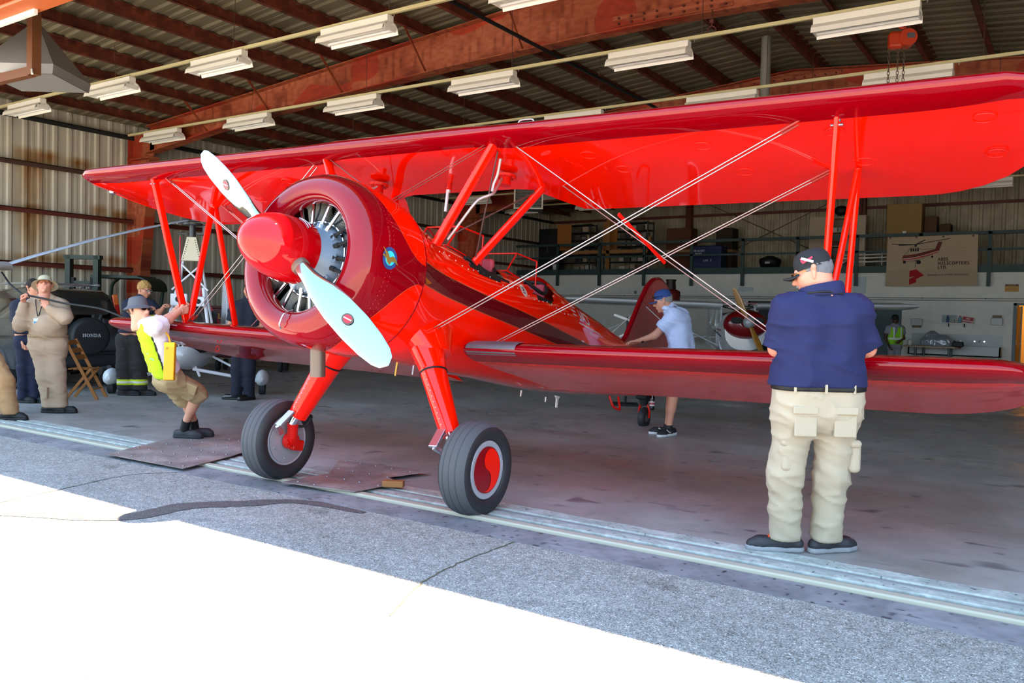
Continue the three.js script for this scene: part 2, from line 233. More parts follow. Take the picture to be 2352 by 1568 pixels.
for (const y of [4.3, 5.23]) obj('girt', [bx(XL, XR, y - 0.1, y, ZB + 0.02, ZB + 0.04), bx(XL, XR, y - 0.015, y, ZB - 0.02, ZB + 0.03)], girtM2, wb);
for (const x of [-12, -6, 0, 6]) obj('wall_column', [bx(x - 0.1, x + 0.1, 2.9, 6.4, ZB + 0.05, ZB + 0.07), bx(x - 0.1, x + 0.1, 2.9, 6.4, ZB + 0.25, ZB + 0.27), bx(x - 0.01, x + 0.01, 2.9, 6.4, ZB + 0.05, ZB + 0.27)], girtM2, wb);
for (const [a, b] of [[-12, -6], [-6, -12]]) obj('brace_rod', bar([a, 3.1, ZB + 0.1], [b, 5.9, ZB + 0.1], 0.012), girtM, wb);
const wr = new THREE.Group(); wr.name = 'wall_right'; scene.add(wr); struct(wr, 'ribbed metal wall closing the right side of the hangar', 'wall');
obj('backing', bx(XR, XR + 0.2, -0.2, 5.6, ZB, ZF), mats.siding, wr);
for (let z = ZF; z > ZB + 0.1; z -= 0.914) { const w = Math.min(0.914, z - ZB), g = ribSheet(w, 3, 5.5); g.rotateY(-Math.PI / 2).translate(XR, 0, z - w); obj('panel', uvZY(g), mats.siding, wr); }
// front: header above the door opening, parapet whose edge draws the shadow line on the apron
const wf = new THREE.Group(); wf.name = 'wall_front'; scene.add(wf); struct(wf, 'front gable and rust orange door header over the wide opening', 'wall');
obj('parapet', bx(XL - 0.25, XR + 0.25, 5.2, 6.62, -4.9, -4.585), mats.siding, wf);
obj('door_header', [bx(XL, XR, 4.86, 5.2, -4.95, -4.93), bx(XL, XR, 4.8, 4.83, -5.08, -4.78), bx(XL, XR, 4.95, 4.97, -4.93, -4.72), bx(XL, XR, 5.1, 5.2, -4.93, -4.6)], M(0xc0602a, 0.6), wf);
obj('corner_post', [bx(XL - 0.25, XL + 0.35, 0, 4.8, -5.0, -4.7)], girtM2, wf);
obj('corner_post', [bx(XR - 0.35, XR + 0.25, 0, 4.8, -5.0, -4.7)], girtM2, wf);
obj('header_lip', bx(-14.2, -10.1, 4.74, 4.8, -5.02, -4.98), mats.white, wf);
// roof: purlins, sheets
const ceil = new THREE.Group(); ceil.name = 'ceiling'; scene.add(ceil); struct(ceil, 'ribbed metal roof sheets on dark red steel purlins', 'ceiling');
{
  const sheet = (x0, x1) => { // ribs run along x (up the slope); local profile along z
    const w = 0.914, g = ribSheet(w, 3, 1), p = g.attributes.position;
    for (let i = 0; i < p.count; i++) { const s = p.getX(i), t = p.getY(i), d = p.getZ(i), x = x0 + (x1 - x0) * t; p.setXYZ(i, x, deckY(x) - d, -s); }
    g.computeVertexNormals(); return toCreasedNormals(g, 0.3);
  };
  const gl = sheet(XL - 0.2, RX), gr = sheet(RX, XR + 0.2);
  for (let z = ZF + 0.02, i = 0; z > ZB; z -= 0.914, i++) for (const g of [gl, gr]) { const o = obj('roof_sheet', g, mats.deck, ceil); o.position.z = z; }
  const slab = (x0, x1) => { const s = new THREE.Shape([[x0, deckY(x0) + 0.02], [x1, deckY(x1) + 0.02], [x1, deckY(x1) + 0.12], [x0, deckY(x0) + 0.12]].map((q) => new THREE.Vector2(...q))); return new THREE.ExtrudeGeometry(s, { depth: ZF - ZB + 0.4, bevelEnabled: false }).translate(0, 0, ZB - 0.2); };
  obj('roof_skin', [slab(XL - 0.3, RX), slab(RX, XR + 0.3)], mats.deck, ceil);
  const L = ZF - ZB - 0.05, zc = (ZF + ZB) / 2;
  for (let k = -14; k <= 13; k++) {
    const x = RX + (k + 0.5) * 0.98, y = raftTop(x), s = k % 2 ? 1 : -1; if (x < XL + 0.15 || x > XR - 0.15) continue;
    const g = mg([bx(-0.005, 0.005, 0, 0.19, -L / 2, L / 2), bx(s > 0 ? 0 : -0.075, s > 0 ? 0.075 : 0, 0, 0.008, -L / 2, L / 2), bx(s > 0 ? -0.075 : 0, s > 0 ? 0 : 0.075, 0.182, 0.19, -L / 2, L / 2), bx(s > 0 ? 0.067 : -0.075, s > 0 ? 0.075 : -0.067, 0, 0.025, -L / 2, L / 2)]);
    uvZY(g); const o = obj('purlin', g, mats.purlin, ceil); o.position.set(x, y, zc);
  }
}
// rigid frames
function frame(z, label, detail) {
  const t = thing('steel_frame', label, 'beam', [0, 0, z], 0, 'rust red rigid frames carrying the roof'); t.userData.kind = 'structure';
  const bot = (x) => { const d = Math.abs(x - RX); return lin(d, [0, 1.3, 2.7, 4, 6.5, 9.5, 12.5, 13.1], [5.56, 5.54, 5.5, 5.46, 5.32, 5.11, 4.78, 4.66]); };
  for (const s of [-1, 1]) {
    const xs = [0, 1.3, 2.7, 4, 6.5, 9.5, 12.4].map((d) => RX + s * d), web = [...xs.map((x) => [x, raftTop(x)]), ...xs.slice().reverse().map((x) => [x, bot(x)])];
    const w = uvXY(extr(web, 0.012).translate(0, 0, -0.006));
    const r = obj('rafter', w, mats.beam, t);
    const fl = []; for (let i = 0; i < xs.length - 1; i++) { for (const [f, o] of [[raftTop, -0.01], [bot, 0.008]]) { const a = V(xs[i], f(xs[i]) + o, 0), b = V(xs[i + 1], f(xs[i + 1]) + o, 0); fl.push(beam(a, b, 0.24, 0.018)); } }
    obj('flange', fl.map((g) => uvXZ(g)), mats.beam, r);
    const cx = s < 0 ? XL : XR, q = (k) => cx - s * k;
    const col = obj('column', uvXY(extr([[q(0.02), 0], [q(0.3), 0], [q(0.86), 4.72], [q(0.86), 5.2], [q(0.02), 5.3]], 0.012).translate(0, 0, -0.006)), mats.beam, t);
    obj('flange', [beam([q(0.3), 0, 0], [q(0.86), 4.72, 0], 0.24, 0.02, V(1, 0, 0)), beam([q(0.03), 0, 0], [q(0.03), 5.3, 0], 0.24, 0.02, V(1, 0, 0)), bx(Math.min(q(0), q(0.9)), Math.max(q(0), q(0.9)), 4.68, 4.71, -0.12, 0.12)].map((g) => uvXY(g)), mats.beam, col);
    if (detail) for (let k = 1; k < 6; k++) { const x = RX + s * (k * 1.96 + 0.49); for (const zz of [0.5]) obj('kicker_brace', beam([x, bot(x) + 0.04, 0.05], [x, raftTop(x) + 0.03, zz + 0.12], 0.05, 0.006, V(1, 0, 0)), mats.beam, t); }
  }
  // ridge splice plate and its bolts
  const sp = obj('splice_plate', [bx(RX - 0.9, RX + 0.9, 5.62, 5.78, 0.006, 0.02), bx(RX - 0.9, RX + 0.9, 6.18, 6.34, 0.006, 0.02)], mats.beam, t);
  const bl = []; for (let k = -4; k <= 4; k++) for (const y of [5.66, 5.74, 6.26]) bl.push(cyl(0.018, 0.018, 0.025, RX + k * 0.2, y, 0.03, Math.PI / 2, 0, 0, 8)); obj('bolt_heads', bl, girtM2, sp).userData.kind = 'stuff';
}
frame(-11.05, 'nearest rust red tapered roof beam with bolted ridge splice', true);
frame(-17.15, 'second rust red roof beam behind the biplane wing', false);
frame(-23.25, 'farthest rust red roof beam before the mezzanine', false);
// ---------- ceiling lights: two-lamp strips with stepped reflectors, hung on rods ----------
{
  const lightM = P(0xf2eee0, 0.35, 0, { clearcoat: 0.3 }), tubeM = M(0xf4f4ee, 0.4);
  const mk = () => {
    const t = new THREE.Group(); t.name = 'ceiling_light';
    const half = [[0, 0.03], [0.05, 0.03], [0.09, 0.01], [0.125, -0.035], [0.14, -0.1], [0.134, -0.1], [0.117, -0.035], [0.084, 0.0], [0.05, 0.02], [0, 0.02]];
    const refl = (w) => [...half.map(([x, y]) => [x * w, y]), ...half.slice().reverse().map(([x, y]) => [-x * w, y])];
    const sh = extr(refl(1.1), 1.2).translate(0, 0, -0.6).rotateY(Math.PI / 2);
    obj('reflector', [sh], lightM, t);
    obj('ballast_housing', [rb(1.2, 0.085, 0.12, 0.008, 0, 0.07, 0), rb(1.14, 0.045, 0.07, 0.006, 0, 0.0, 0)], lightM, t);
    for (const z of [-0.075, 0.075]) obj('lamp_tube', cyl(0.019, 0.019, 1.18, 0, -0.055, z, 0, 0, Math.PI / 2, 12), tubeM, t);
    for (const x of [-0.59, 0.59]) obj('lamp_holder', rb(0.02, 0.07, 0.21, 0.004, x, -0.045, 0), lightM, t);
    obj('hook', tube([[0.64, 0.12, 0], [0.67, 0.1, 0.01], [0.66, 0.08, 0]], 0.004), mats.wire, t);
    return t;
  };
  const proto = mk(); const rows = [[-7.95, 'front'], [-10.72, 'second'], [-13.5, 'third'], [-16.2, 'fourth'], [-18.95, 'fifth'], [-21.7, 'sixth'], [-24.4, 'seventh']], ord = ['first', 'second', 'third', 'fourth', 'fifth', 'sixth', 'seventh', 'eighth', 'ninth'];
  const yL = 5.03;
  rows.forEach(([z, rn], ri) => {
    const strip = thing('light_rail', `cream ${rn} support rail holding a row of hangar lights`, 'rail', [0, yL + 0.135, z]);
    obj('channel', [bx(-17.6, 7.6, -0.02, 0.025, -0.02, 0.02)], mats.strip, strip);
    for (let x = -16.5, k = 0; x < 7; x += 3.05, k++) if (deckY(x) - yL > 0.3) obj('hanger_rod', bar([x, 0.02, 0], [x + rnd(-0.03, 0.03), raftTop(x) - yL - 0.13, rnd(-0.05, 0.05)], 0.005, 0.005, 6), girtM, strip);
    const xs = []; for (let k = 0; k < 9; k++) xs.push(-17.0 + 0.03 * ri + k * 2.82);
    xs.forEach((x, k) => { if (k === 0 && ri === 0 && false) return; const o = (ri || k) ? proto.clone() : proto; o.name = numbered('ceiling_light'); o.position.set(x + 0.62, yL, z); scene.add(o); tag(o, `${ord[k]} white strip light from the left wall on the ${rn} rail`, 'light', 'white fluorescent strip lights under the roof'); });
  });
}

tag(obj('black_pipe', [bar([-6.85, 5.42, -8.2], [-6.85, 5.42, -16.9], 0.028), bar([-6.85, 5.42, -8.2], [-6.85, 5.95, -8.2], 0.02)], mats.black), 'black pipe hung below the near roof beam', 'pipe');
// ---------- the red biplane ----------  body axes: B(forward, left, up) from the ground point between the main wheels
const B = (X, Y, Z) => V(Y, Z, X);
const plane = thing('biplane', 'glossy red biplane with round cowling and two-blade polished propeller', 'airplane', [-4.477, 0, -4.717]);
plane.rotation.set(-11.48 * RAD, 2.48 * RAD, -0.42 * RAD, 'YXZ');
const cRed = '#fb1600', cDark = '#86010e';
const gl = { clearcoat: 0.9, clearcoatRoughness: 0.015, specularIntensity: 0.1 }, red = P(cRed, 0.06, 0, gl), darkRed = P(cDark, 0.05, 0, gl), hubRed = P('#cf1004', 0.6, 0, { clearcoat: 0.7, clearcoatRoughness: 0.06, specularIntensity: 0.2 });
const blueGrey = M(0x7f90a0, 0.4, 0.2), finM = M(0xb8b6ae, 0.5, 0.1), prop = M(0xbcc4c8, 0.1, 1);
{
  // wings -----------------------------------------------------------------
  const NP = 18, fr = []; for (let i = 0; i <= NP; i++) fr.push(Math.pow(1 - Math.cos(Math.PI * i / NP / 2), 1)); // 0 at LE ... 1 at TE
  const LEF = 0.135; let fs = fr.filter((f) => f < LEF - 0.01); fs.push(LEF); const nLE = fs.length; fs = [...fs, ...fr.filter((f) => f > LEF + 0.01)];
  const th = (f) => 5 * 0.125 * (0.2969 * Math.sqrt(f) - 0.126 * f - 0.3516 * f * f + 0.2843 * f ** 3 - 0.1036 * f ** 4), cam = (f) => 0.042 * (1 - (2 * f - 0.9) ** 2 / 1.21) - 0.0138;
  function wing(name, y0, y1, leX, leZ, chord, inc, teX, label) {
    const ys = []; const N = 64; for (let i = 0; i <= N; i++) { const t = i / N; ys.push(y0 + (y1 - y0) * t); }
    const arcO = (y, y0, y1, d) => { const s = Math.min(1, Math.max(0, (Math.abs(y) - y0) / (y1 - y0))); return d * (1 - Math.sqrt(Math.max(0, 1 - s * s))); };
    const extra = []; for (const e of [y0, y1]) if (Math.abs(e) > 4) for (const d of [0.004, 0.015, 0.03, 0.05, 0.09, 0.14]) extra.push(e - Math.sign(e) * d); ys.push(...extra); ys.sort((a, b) => a - b);
    const ringsAt = (y, sel) => { const c0 = teX ? leX - teX(y) : chord, l0 = arcO(y, 4.1, 4.38, 0.42), c1 = Math.max(0.02, c0 - l0 - arcO(y, 3.6, 4.38, c0 - 0.44)), k = Math.min(1, c1 / c0); return sel.map(([f, up]) => { const X = leX - l0 - f * c1, cz = leZ(y) - (l0 + f * c1) * inc; return B(X, y, cz + (cam(f) * (0.4 + 0.6 * k) + (up ? 1 : -1) * th(f) * Math.pow(k, 0.7)) * chord); }); };
    const up = fs.map((f) => [f, 1]), lo = fs.map((f) => [f, 0]);
    const main = [...up.slice(nLE - 1).reverse()], mainL = lo.slice(nLE - 1), le = [...up.slice(0, nLE).reverse(), ...lo.slice(1, nLE)];
    const fix = (g) => g; const strip = (sel) => loft(ys.map((y) => ringsAt(y, sel)).reverse(), false, false);
    const te = ys.map((y) => [ringsAt(y, [[1, 1]])[0], ringsAt(y, [[1, 0]])[0]]).reverse();
    const w = obj(name, [strip(main), strip(mainL), loft(te, false, false)], red, plane); if (label) w.userData.label = label;
    obj('leading_edge', strip(le), darkRed, w);
    // cap where the wing is cut at the root
    for (const [e, s] of [[y0, 1], [y1, -1]]) if (Math.abs(e) < 4) { const r = ringsAt(e, [...up.slice().reverse(), ...lo.slice(1)]); const c = r.reduce((a, p) => a.add(p), V(0, 0, 0)).divideScalar(r.length), pos = [], ix = []; [c, ...r].forEach((p) => pos.push(p.x, p.y, p.z)); for (let i = 1; i < r.length; i++) ix.push(0, i, i + 1); const g = new THREE.BufferGeometry(); g.setAttribute('position', new THREE.Float32BufferAttribute(pos, 3)); g.setIndex(ix); obj('root_rib', g, red, w); }
    return w;
  }
  const teUp = (y) => { const a = Math.abs(y); return -(0.64 + 0.5 * (a < 0.62 ? 0 : a > 1.0 ? 1 : (() => { const t = (a - 0.62) / 0.38; return t * t * (3 - 2 * t); })())); };
  const uw = wing('upper_wing', -4.38, 4.38, 0.36, () => 2.735, 1.5, 0.062, teUp);
  for (const s of [-1, 1]) { const lw = wing('lower_wing', s > 0 ? 0.5 : -4.38, s > 0 ? 4.38 : -0.5, -0.26, (y) => 1.212 + 0.018 * Math.abs(y), 1.5, 0.065);
    // grey anti-scuff sheet on the root of the leading edge
    const sel = [0.1, 0.06, 0.03, 0.01, 0, 0.01, 0.03].map((f, i) => [f, i < 5]); const rr = []; for (let i = 0; i <= 6; i++) { const y = s * (0.52 + i * 0.075); rr.push(sel.map(([f, u]) => B(-0.257 - f * 1.5, y, 1.215 + 0.018 * Math.abs(y) - f * 1.5 * 0.065 + (cam(f) + (u ? 1 : -1) * th(f)) * 1.5 + (u ? 0.005 : -0.002)))); }
    obj('scuff_sheet', loft(s > 0 ? rr.reverse() : rr, false, false), M(0x6f757c, 0.45, 0.5), lw);
    obj('tie_down_ring', new THREE.TorusGeometry(0.03, 0.005, 8, 16).translate(s * 2.95, 1.13, -0.75), hubRed, lw);
  }
  // inspection rings under the upper wing, fuel cap bowls
  for (const [X, Y] of [[-0.05, 1.5], [-0.35, 1.65], [-0.05, 2.35], [-0.55, 2.5], [0, 3.2], [-0.5, 3.3], [0.02, 4.0], [-0.5, 4.05], [-0.1, -1.6], [-0.5, -2.4]]) { const f = (0.36 - X) / 1.5; obj('inspection_ring', new THREE.TorusGeometry(0.062, 0.0035, 6, 24).rotateX(Math.PI / 2).translate(Y, 2.735 - f * 1.5 * 0.062 + (cam(f) - th(f)) * 1.5 - 0.001, X), red, uw); }
  for (const s of [-1, 1]) obj('tank_sump', [cyl(0.085, 0.085, 0.02, s * 0.66, 2.625, -0.28, 0.06), cyl(0.04, 0.05, 0.07, s * 0.66, 2.585, -0.28), ...Array.from({ length: 10 }, (_, i) => sph(0.007, s * 0.66 + 0.07 * Math.cos(i * 0.628), 2.612, -0.28 + 0.07 * Math.sin(i * 0.628), 1, 1, 1, 6))], hubRed, uw);
  obj('fuel_gauge', [cyl(0.014, 0.014, 0.17, 0, 2.49, -0.42, 0.05), cyl(0.02, 0.018, 0.04, 0, 2.59, -0.42)], M(0xcdd6de, 0.15, 0.3), uw);
  obj('gauge_mount', [cyl(0.02, 0.026, 0.07, 0, 2.63, -0.425)], hubRed, uw);
  // fuselage --------------------------------------------------------------
  const XS = [0.56, 0.5, 0.3, 0, -0.5, -1.2, -2, -2.6, -3.5, -4.5, -5.2, -5.75].reverse();
  const top = (x) => smo(x, XS, [2.2, 2.19, 2.13, 2.09, 2.07, 2.1, 2.17, 2.13, 2.07, 1.98, 1.9, 1.82].reverse()), bot = (x) => smo(x, XS, [1.03, 1.03, 1.03, 1.04, 1.05, 1.085, 1.11, 1.15, 1.245, 1.36, 1.46, 1.56].reverse()), wid = (x) => smo(x, XS, [0.585, 0.58, 0.53, 0.475, 0.45, 0.445, 0.415, 0.38, 0.29, 0.17, 0.08, 0.03].reverse());
  const NR = 56, xs = []; for (let x = 0.56; x > -5.76; x -= 0.09) xs.push(x); xs.push(-5.76);
  const sect = (x) => { const t = top(x), b = bot(x), w = wid(x), e = x > 0.3 ? 2 + (0.56 - x) * 2 : 2.5, cz = b + (t - b) * 0.5, r = []; for (let j = 0; j < NR; j++) { const a = 2 * Math.PI * j / NR, c = Math.cos(a), s = Math.sin(a); r.push(B(x, -w * Math.sign(s) * Math.pow(Math.abs(s), 2 / e), cz + (t - b) / 2 * Math.sign(c) * Math.pow(Math.abs(c), 2 / (s && c > 0 && x < 0.3 ? 2.1 : e)))); } return r; };
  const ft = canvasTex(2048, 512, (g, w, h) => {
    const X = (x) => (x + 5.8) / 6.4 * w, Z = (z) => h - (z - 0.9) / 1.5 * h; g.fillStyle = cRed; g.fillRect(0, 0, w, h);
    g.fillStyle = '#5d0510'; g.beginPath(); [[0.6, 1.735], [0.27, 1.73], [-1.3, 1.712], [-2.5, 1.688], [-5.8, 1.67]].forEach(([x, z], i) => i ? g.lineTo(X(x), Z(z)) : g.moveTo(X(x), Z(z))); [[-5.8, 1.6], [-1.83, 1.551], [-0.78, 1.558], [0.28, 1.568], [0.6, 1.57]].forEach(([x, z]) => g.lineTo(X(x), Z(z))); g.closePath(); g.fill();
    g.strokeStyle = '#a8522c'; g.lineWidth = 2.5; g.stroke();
    g.fillStyle = '#d9d6cf'; g.beginPath(); g.ellipse(X(-1.27), Z(1.925), 17, 19, 0, 0, 7); g.fill(); g.fillStyle = '#20160f'; g.font = 'bold 27px sans-serif'; g.textAlign = 'center'; g.fillText('5', X(-1.27), Z(1.898));
    g.fillStyle = '#e8e2ee'; g.font = 'italic bold 56px sans-serif'; g.fillText('CAL', X(-2.62), Z(1.9)); g.fillRect(X(-3.05), Z(1.875), 200, 5); g.fillRect(X(-2.42), Z(2.02), 42, 5); g.fillRect(X(-2.4), Z(1.98), 34, 5); g.fillRect(X(-2.39), Z(1.94), 30, 5);
    g.fillStyle = '#c9b489'; g.font = 'bold 22px sans-serif'; g.fillText('SA', X(-2.75), Z(1.8)); g.fillStyle = '#a89a4c'; g.font = 'bold 10px sans-serif'; g.fillText('READY', X(-1.75), Z(1.9));
    g.fillStyle = '#f0dcdc'; g.fillRect(X(-2.55), Z(1.7), 22, 5);
  });
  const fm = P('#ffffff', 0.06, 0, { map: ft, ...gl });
  const uvf = (p) => [(p.z + 5.8) / 6.4, (p.y - 0.9) / 1.5];
  const g0 = loft(xs.map(sect), true, true, uvf);
  { // cockpit openings: leave out the roof faces over them
    const p = g0.attributes.position, keep = []; const ii = g0.index; const open = (x, y, z) => z > 1.9 && ((x < -0.44 && x > -1.0 && Math.abs(y) < 0.29 * Math.sqrt(Math.max(0, 1 - ((x + 0.72) / 0.36) ** 2)) + 0.1) || (x < -1.38 && x > -1.94 && Math.abs(y) < 0.29 * Math.sqrt(Math.max(0, 1 - ((x + 1.66) / 0.36) ** 2)) + 0.1));
    for (let k = 0; k < ii.count; k += 3) { let cx = 0, cy = 0, cz = 0; for (let q = 0; q < 3; q++) { const a = ii.getX(k + q); cx += p.getZ(a) / 3; cy += p.getX(a) / 3; cz += p.getY(a) / 3; } if (!open(cx, cy, cz)) keep.push(ii.getX(k), ii.getX(k + 1), ii.getX(k + 2)); }
    g0.setIndex(keep);
  }
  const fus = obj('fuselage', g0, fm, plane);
  for (const xc of [-0.72, -1.66]) {
    const pts = []; for (let k = 0; k <= 28; k++) { const a = 2 * Math.PI * k / 28, X = xc + 0.3 * Math.cos(a), Y = 0.33 * Math.sin(a), t = top(X), b = bot(X), hz = (t - b) / 2, w = wid(X), cz = (t + b) / 2, u = Math.pow(Math.max(0, 1 - Math.pow(Math.abs(Y) / w, 2.4)), 1 / 2.1); pts.push(B(X, Y, cz + hz * u + 0.004)); }
    obj('cockpit_coaming', new THREE.TubeGeometry(new THREE.CatmullRomCurve3(pts, true), 56, 0.017, 8, true), mats.black, fus);
    obj('cockpit_liner', [box(0.62, 0.02, 0.62, 0, 1.5, xc), box(0.02, 0.46, 0.62, 0.34, 1.72, xc), box(0.02, 0.46, 0.62, -0.34, 1.72, xc), box(0.62, 0.5, 0.02, 0, 1.74, xc + 0.33), box(0.62, 0.5, 0.02, 0, 1.74, xc - 0.34)], mats.dark, fus);
    obj('seat_back', rb(0.46, 0.56, 0.06, 0.03, 0, 1.85, xc - 0.24, 0.15), M(0xb03a4c, 0.55), fus);
    // windscreen in front of the opening
    const X0 = xc + 0.42, zb = top(X0) + 0.0, dz = 0.2, W = 0.17, fr2 = (a, b) => bar(a, b, 0.0075, 0.0075, 8), q = [B(X0, W, zb), B(X0, -W, zb), B(X0 - 0.13, -W, zb + dz), B(X0 - 0.13, W, zb + dz)], rr = (s) => [B(X0 - 0.36, s * 0.28, zb - 0.075), B(X0 - 0.36, s * 0.26, zb + dz * 0.92)];
    const [pl, plt] = rr(1), [pr, prt] = rr(-1);
    const ws = obj('windscreen_frame', [fr2(q[0], q[1]), fr2(q[1], q[2]), fr2(q[2], q[3]), fr2(q[3], q[0]), fr2(q[3], plt), fr2(plt, pl), fr2(pl, q[0]), fr2(q[2], prt), fr2(prt, pr), fr2(pr, q[1])], hubRed, fus);
    const quad = (a, b, c, d) => { const g = new THREE.BufferGeometry(); g.setAttribute('position', new THREE.Float32BufferAttribute([a, b, c, d].flatMap((v) => [v.x, v.y, v.z]), 3)); g.setIndex([0, 1, 2, 0, 2, 3]); return g; };
    for (const pn of [quad(...q), quad(q[0], q[3], plt, pl), quad(q[1], q[2], prt, pr)]) obj('pane', pn, P(0xffffff, 0.02, 0, { transmission: 1, thickness: 0, ior: 1.45 }), ws);
  }
  obj('head_rest', [loft([0, 1, 2, 3, 4].map((i) => { const x = -2.0 - i * 0.16, r = [0.17, 0.155, 0.125, 0.085, 0.02][i], z = top(x) - 0.02, o = []; for (let k = 0; k <= 12; k++) { const a = Math.PI * k / 12; o.push(B(x, -r * Math.cos(a), z + r * 0.55 * Math.sin(a))); } return o; }).reverse(), false, false)], red, fus);
  obj('seam_line', [tube(sect(0.18).slice(6, 24), 0.003, 5, 40)], hubRed, fus);
  { const st = []; for (let k = 0; k < 26; k++) { const X = 0.1 - k * 0.09; for (const Z of [1.9 + 0.02 * Math.sin(k)]) { const t = top(X), b = bot(X), w = wid(X), c = (Z - (t + b) / 2) / ((t - b) / 2), Y = w * Math.pow(1 - Math.pow(c, 2.1), 1 / 2.4); st.push(sph(0.007, Y + 0.002, Z, X, 1, 1, 1, 6)); } } obj('fastener_heads', st, M(0xd8cfc8, 0.3, 0.6), fus).userData.kind = 'stuff'; }
  // cowling ---------------------------------------------------------------
  const CZ = 1.605, about = (g) => g.rotateX(Math.PI / 2).translate(0, CZ, 0); // lathe axis y -> forward z
  const outer = [[0.6, 0.47], [0.612, 0.5], [0.618, 0.6], [0.622, 0.8], [0.618, 0.93], [0.6, 1.02], [0.568, 1.08], [0.525, 1.115], [0.48, 1.128], [0.44, 1.118], [0.41, 1.095], [0.393, 1.06], [0.389, 1.02], [0.4, 0.99]];
  const ct = canvasTex(2048, 512, (g, w, h) => { // u: angle, v: forward 0.45..1.15
    const Y = (x) => h - (x - 0.45) / 0.7 * h; g.fillStyle = cDark; g.fillRect(0, 0, w, h); g.fillStyle = cRed;
    // lathe u = phi/2pi, point at (r sin phi, ., r cos phi) then turned: side angle a = phi - 90 deg from port, up positive -> below
    const U = (deg) => { let u = (90 + deg) / 360; u = ((u % 1) + 1) % 1; return u * w; };
    const lobe = (a0, a1, f) => { for (let a = a0; a < a1; a += 0.25) { const xb = f(a); const u = U(a); g.fillRect(u, Y(xb), w / 360 * 0.25 + 1.2, h - Y(xb)); g.fillStyle = '#b8562c'; g.fillRect(u, Y(xb) - 1, w / 360 * 0.25 + 1.2, 3); g.fillStyle = cRed; } };
    const topL = (a) => { const t = Math.max(0, Math.abs(a) - 7); return 0.5 + 0.5 * Math.pow(Math.min(1, t / 66), 0.45); }, botL = (a) => { const t = Math.max(0, Math.abs(a) - 7); return 0.5 + 0.42 * Math.pow(Math.max(0, Math.sin(Math.min(1, t / 78) * Math.PI * 0.62 + 0.02)), 0.55) * (t > 40 ? 1 - (t - 40) / 130 : 1); };
    lobe(7, 90, (a) => topL(a)); lobe(90, 173, (a) => topL(180 - a)); lobe(-90, -7, (a) => botL(a)); lobe(187, 270, (a) => botL(a - 180));
    // rivet rows
    for (let a = 0; a < 360; a += 3) for (const x of [0.86, 0.905]) { g.fillStyle = 'rgba(214,92,96,0.8)'; g.beginPath(); g.arc(U(a + (x > 0.9 ? 1.5 : 0)), Y(x), 2.2, 0, 7); g.fill(); }
    for (let a = 0; a < 360; a += 6) for (const x of [0.55, 0.62]) { g.fillStyle = 'rgba(244,110,100,0.6)'; g.beginPath(); g.arc(U(a), Y(x), 2, 0, 7); g.fill(); }
  });
  // lathe: x = r sin(phi), z = r cos(phi); after rotateX(+90): y = -z, so up = -r cos(phi); port (x>0) at phi = 90, up at phi = 180
  { const g = lathe(outer, 96), p = g.attributes.position, u = g.attributes.uv; for (let i = 0; i < p.count; i++) u.setY(i, (p.getY(i) - 0.45) / 0.7); about(g);
    const cw = obj('cowling', g, P('#ffffff', 0.05, 0, { map: ct, ...gl }), plane);
    obj('inner_lip', about(lathe([[0.4, 0.99], [0.44, 1.0], [0.52, 1.01], [0.585, 0.96], [0.605, 0.47]], 64)), darkRed, cw);
    const em = new THREE.Group(); // engine emblem on the port side: roundel with a gold bird
    const disc = (r, m, off) => { const gg = new THREE.CircleGeometry(r, 40), q = gg.attributes.position; for (let i = 0; i < q.count; i++) { const a = q.getY(i) / 0.622, X = 0.9 - q.getX(i); q.setXYZ(i, (0.622 + off) * Math.cos(a), CZ + 0.02 + (0.622 + off) * Math.sin(a), X); } gg.computeVertexNormals(); return gg; };
    const e1 = obj('engine_emblem', disc(0.075, 0, 0.0025), M(0x2c4a86, 0.4), cw); e1.userData.label = 'round blue and cyan emblem with a gold bird';
    obj('emblem_center', disc(0.049, 0, 0.004), M(0x38d6ee, 0.4), e1);
    const bird = extr([[-0.085, 0.055], [-0.07, 0.045], [-0.045, 0.005], [-0.075, 0.012], [-0.078, 0.0], [-0.045, -0.008], [-0.03, -0.03], [0.0, -0.045], [0.01, -0.02], [0.05, -0.015], [0.085, -0.03], [0.05, 0.008], [0.02, 0.018], [-0.01, 0.002], [-0.035, 0.03]], 0.004), q = bird.attributes.position;
    for (let i = 0; i < q.count; i++) { const a = q.getY(i) / 0.622, X = 0.9 - q.getX(i), off = 0.006 + q.getZ(i); q.setXYZ(i, (0.622 + off) * Math.cos(a), CZ + 0.02 + (0.622 + off) * Math.sin(a), X); } bird.computeVertexNormals(); obj('emblem_bird', bird, M(0xb99a4a, 0.35, 0.6), e1);
    obj('drain_loop', tube([[0.0, CZ - 0.39, 1.08], [-0.01, CZ - 0.43, 1.145], [-0.02, CZ - 0.5, 1.16], [-0.03, CZ - 0.53, 1.13]], 0.006), mats.chrome, cw);
  }
  // engine ----------------------------------------------------------------
  const eng = new THREE.Group(); eng.name = 'engine'; plane.add(eng);
  obj('crankcase', [about(lathe([[0.05, 1.16], [0.13, 1.15], [0.17, 1.1], [0.19, 1.03], [0.235, 1.0], [0.255, 0.93], [0.27, 0.8], [0.27, 0.62], [0.02, 0.62]], 48)), ...Array.from({ length: 9 }, (_, i) => { const a = 2 * Math.PI * i / 9 + 0.2; return box(0.06, 0.05, 0.05, 0.22 * Math.sin(a), CZ + 0.22 * Math.cos(a), 0.99, 0, 0, -a); })], blueGrey, eng);
  obj('baffle', about(lathe([[0.02, 0.7], [0.59, 0.7], [0.59, 0.69], [0.02, 0.69]], 48)), M(0x2a2a2c, 0.6), eng);
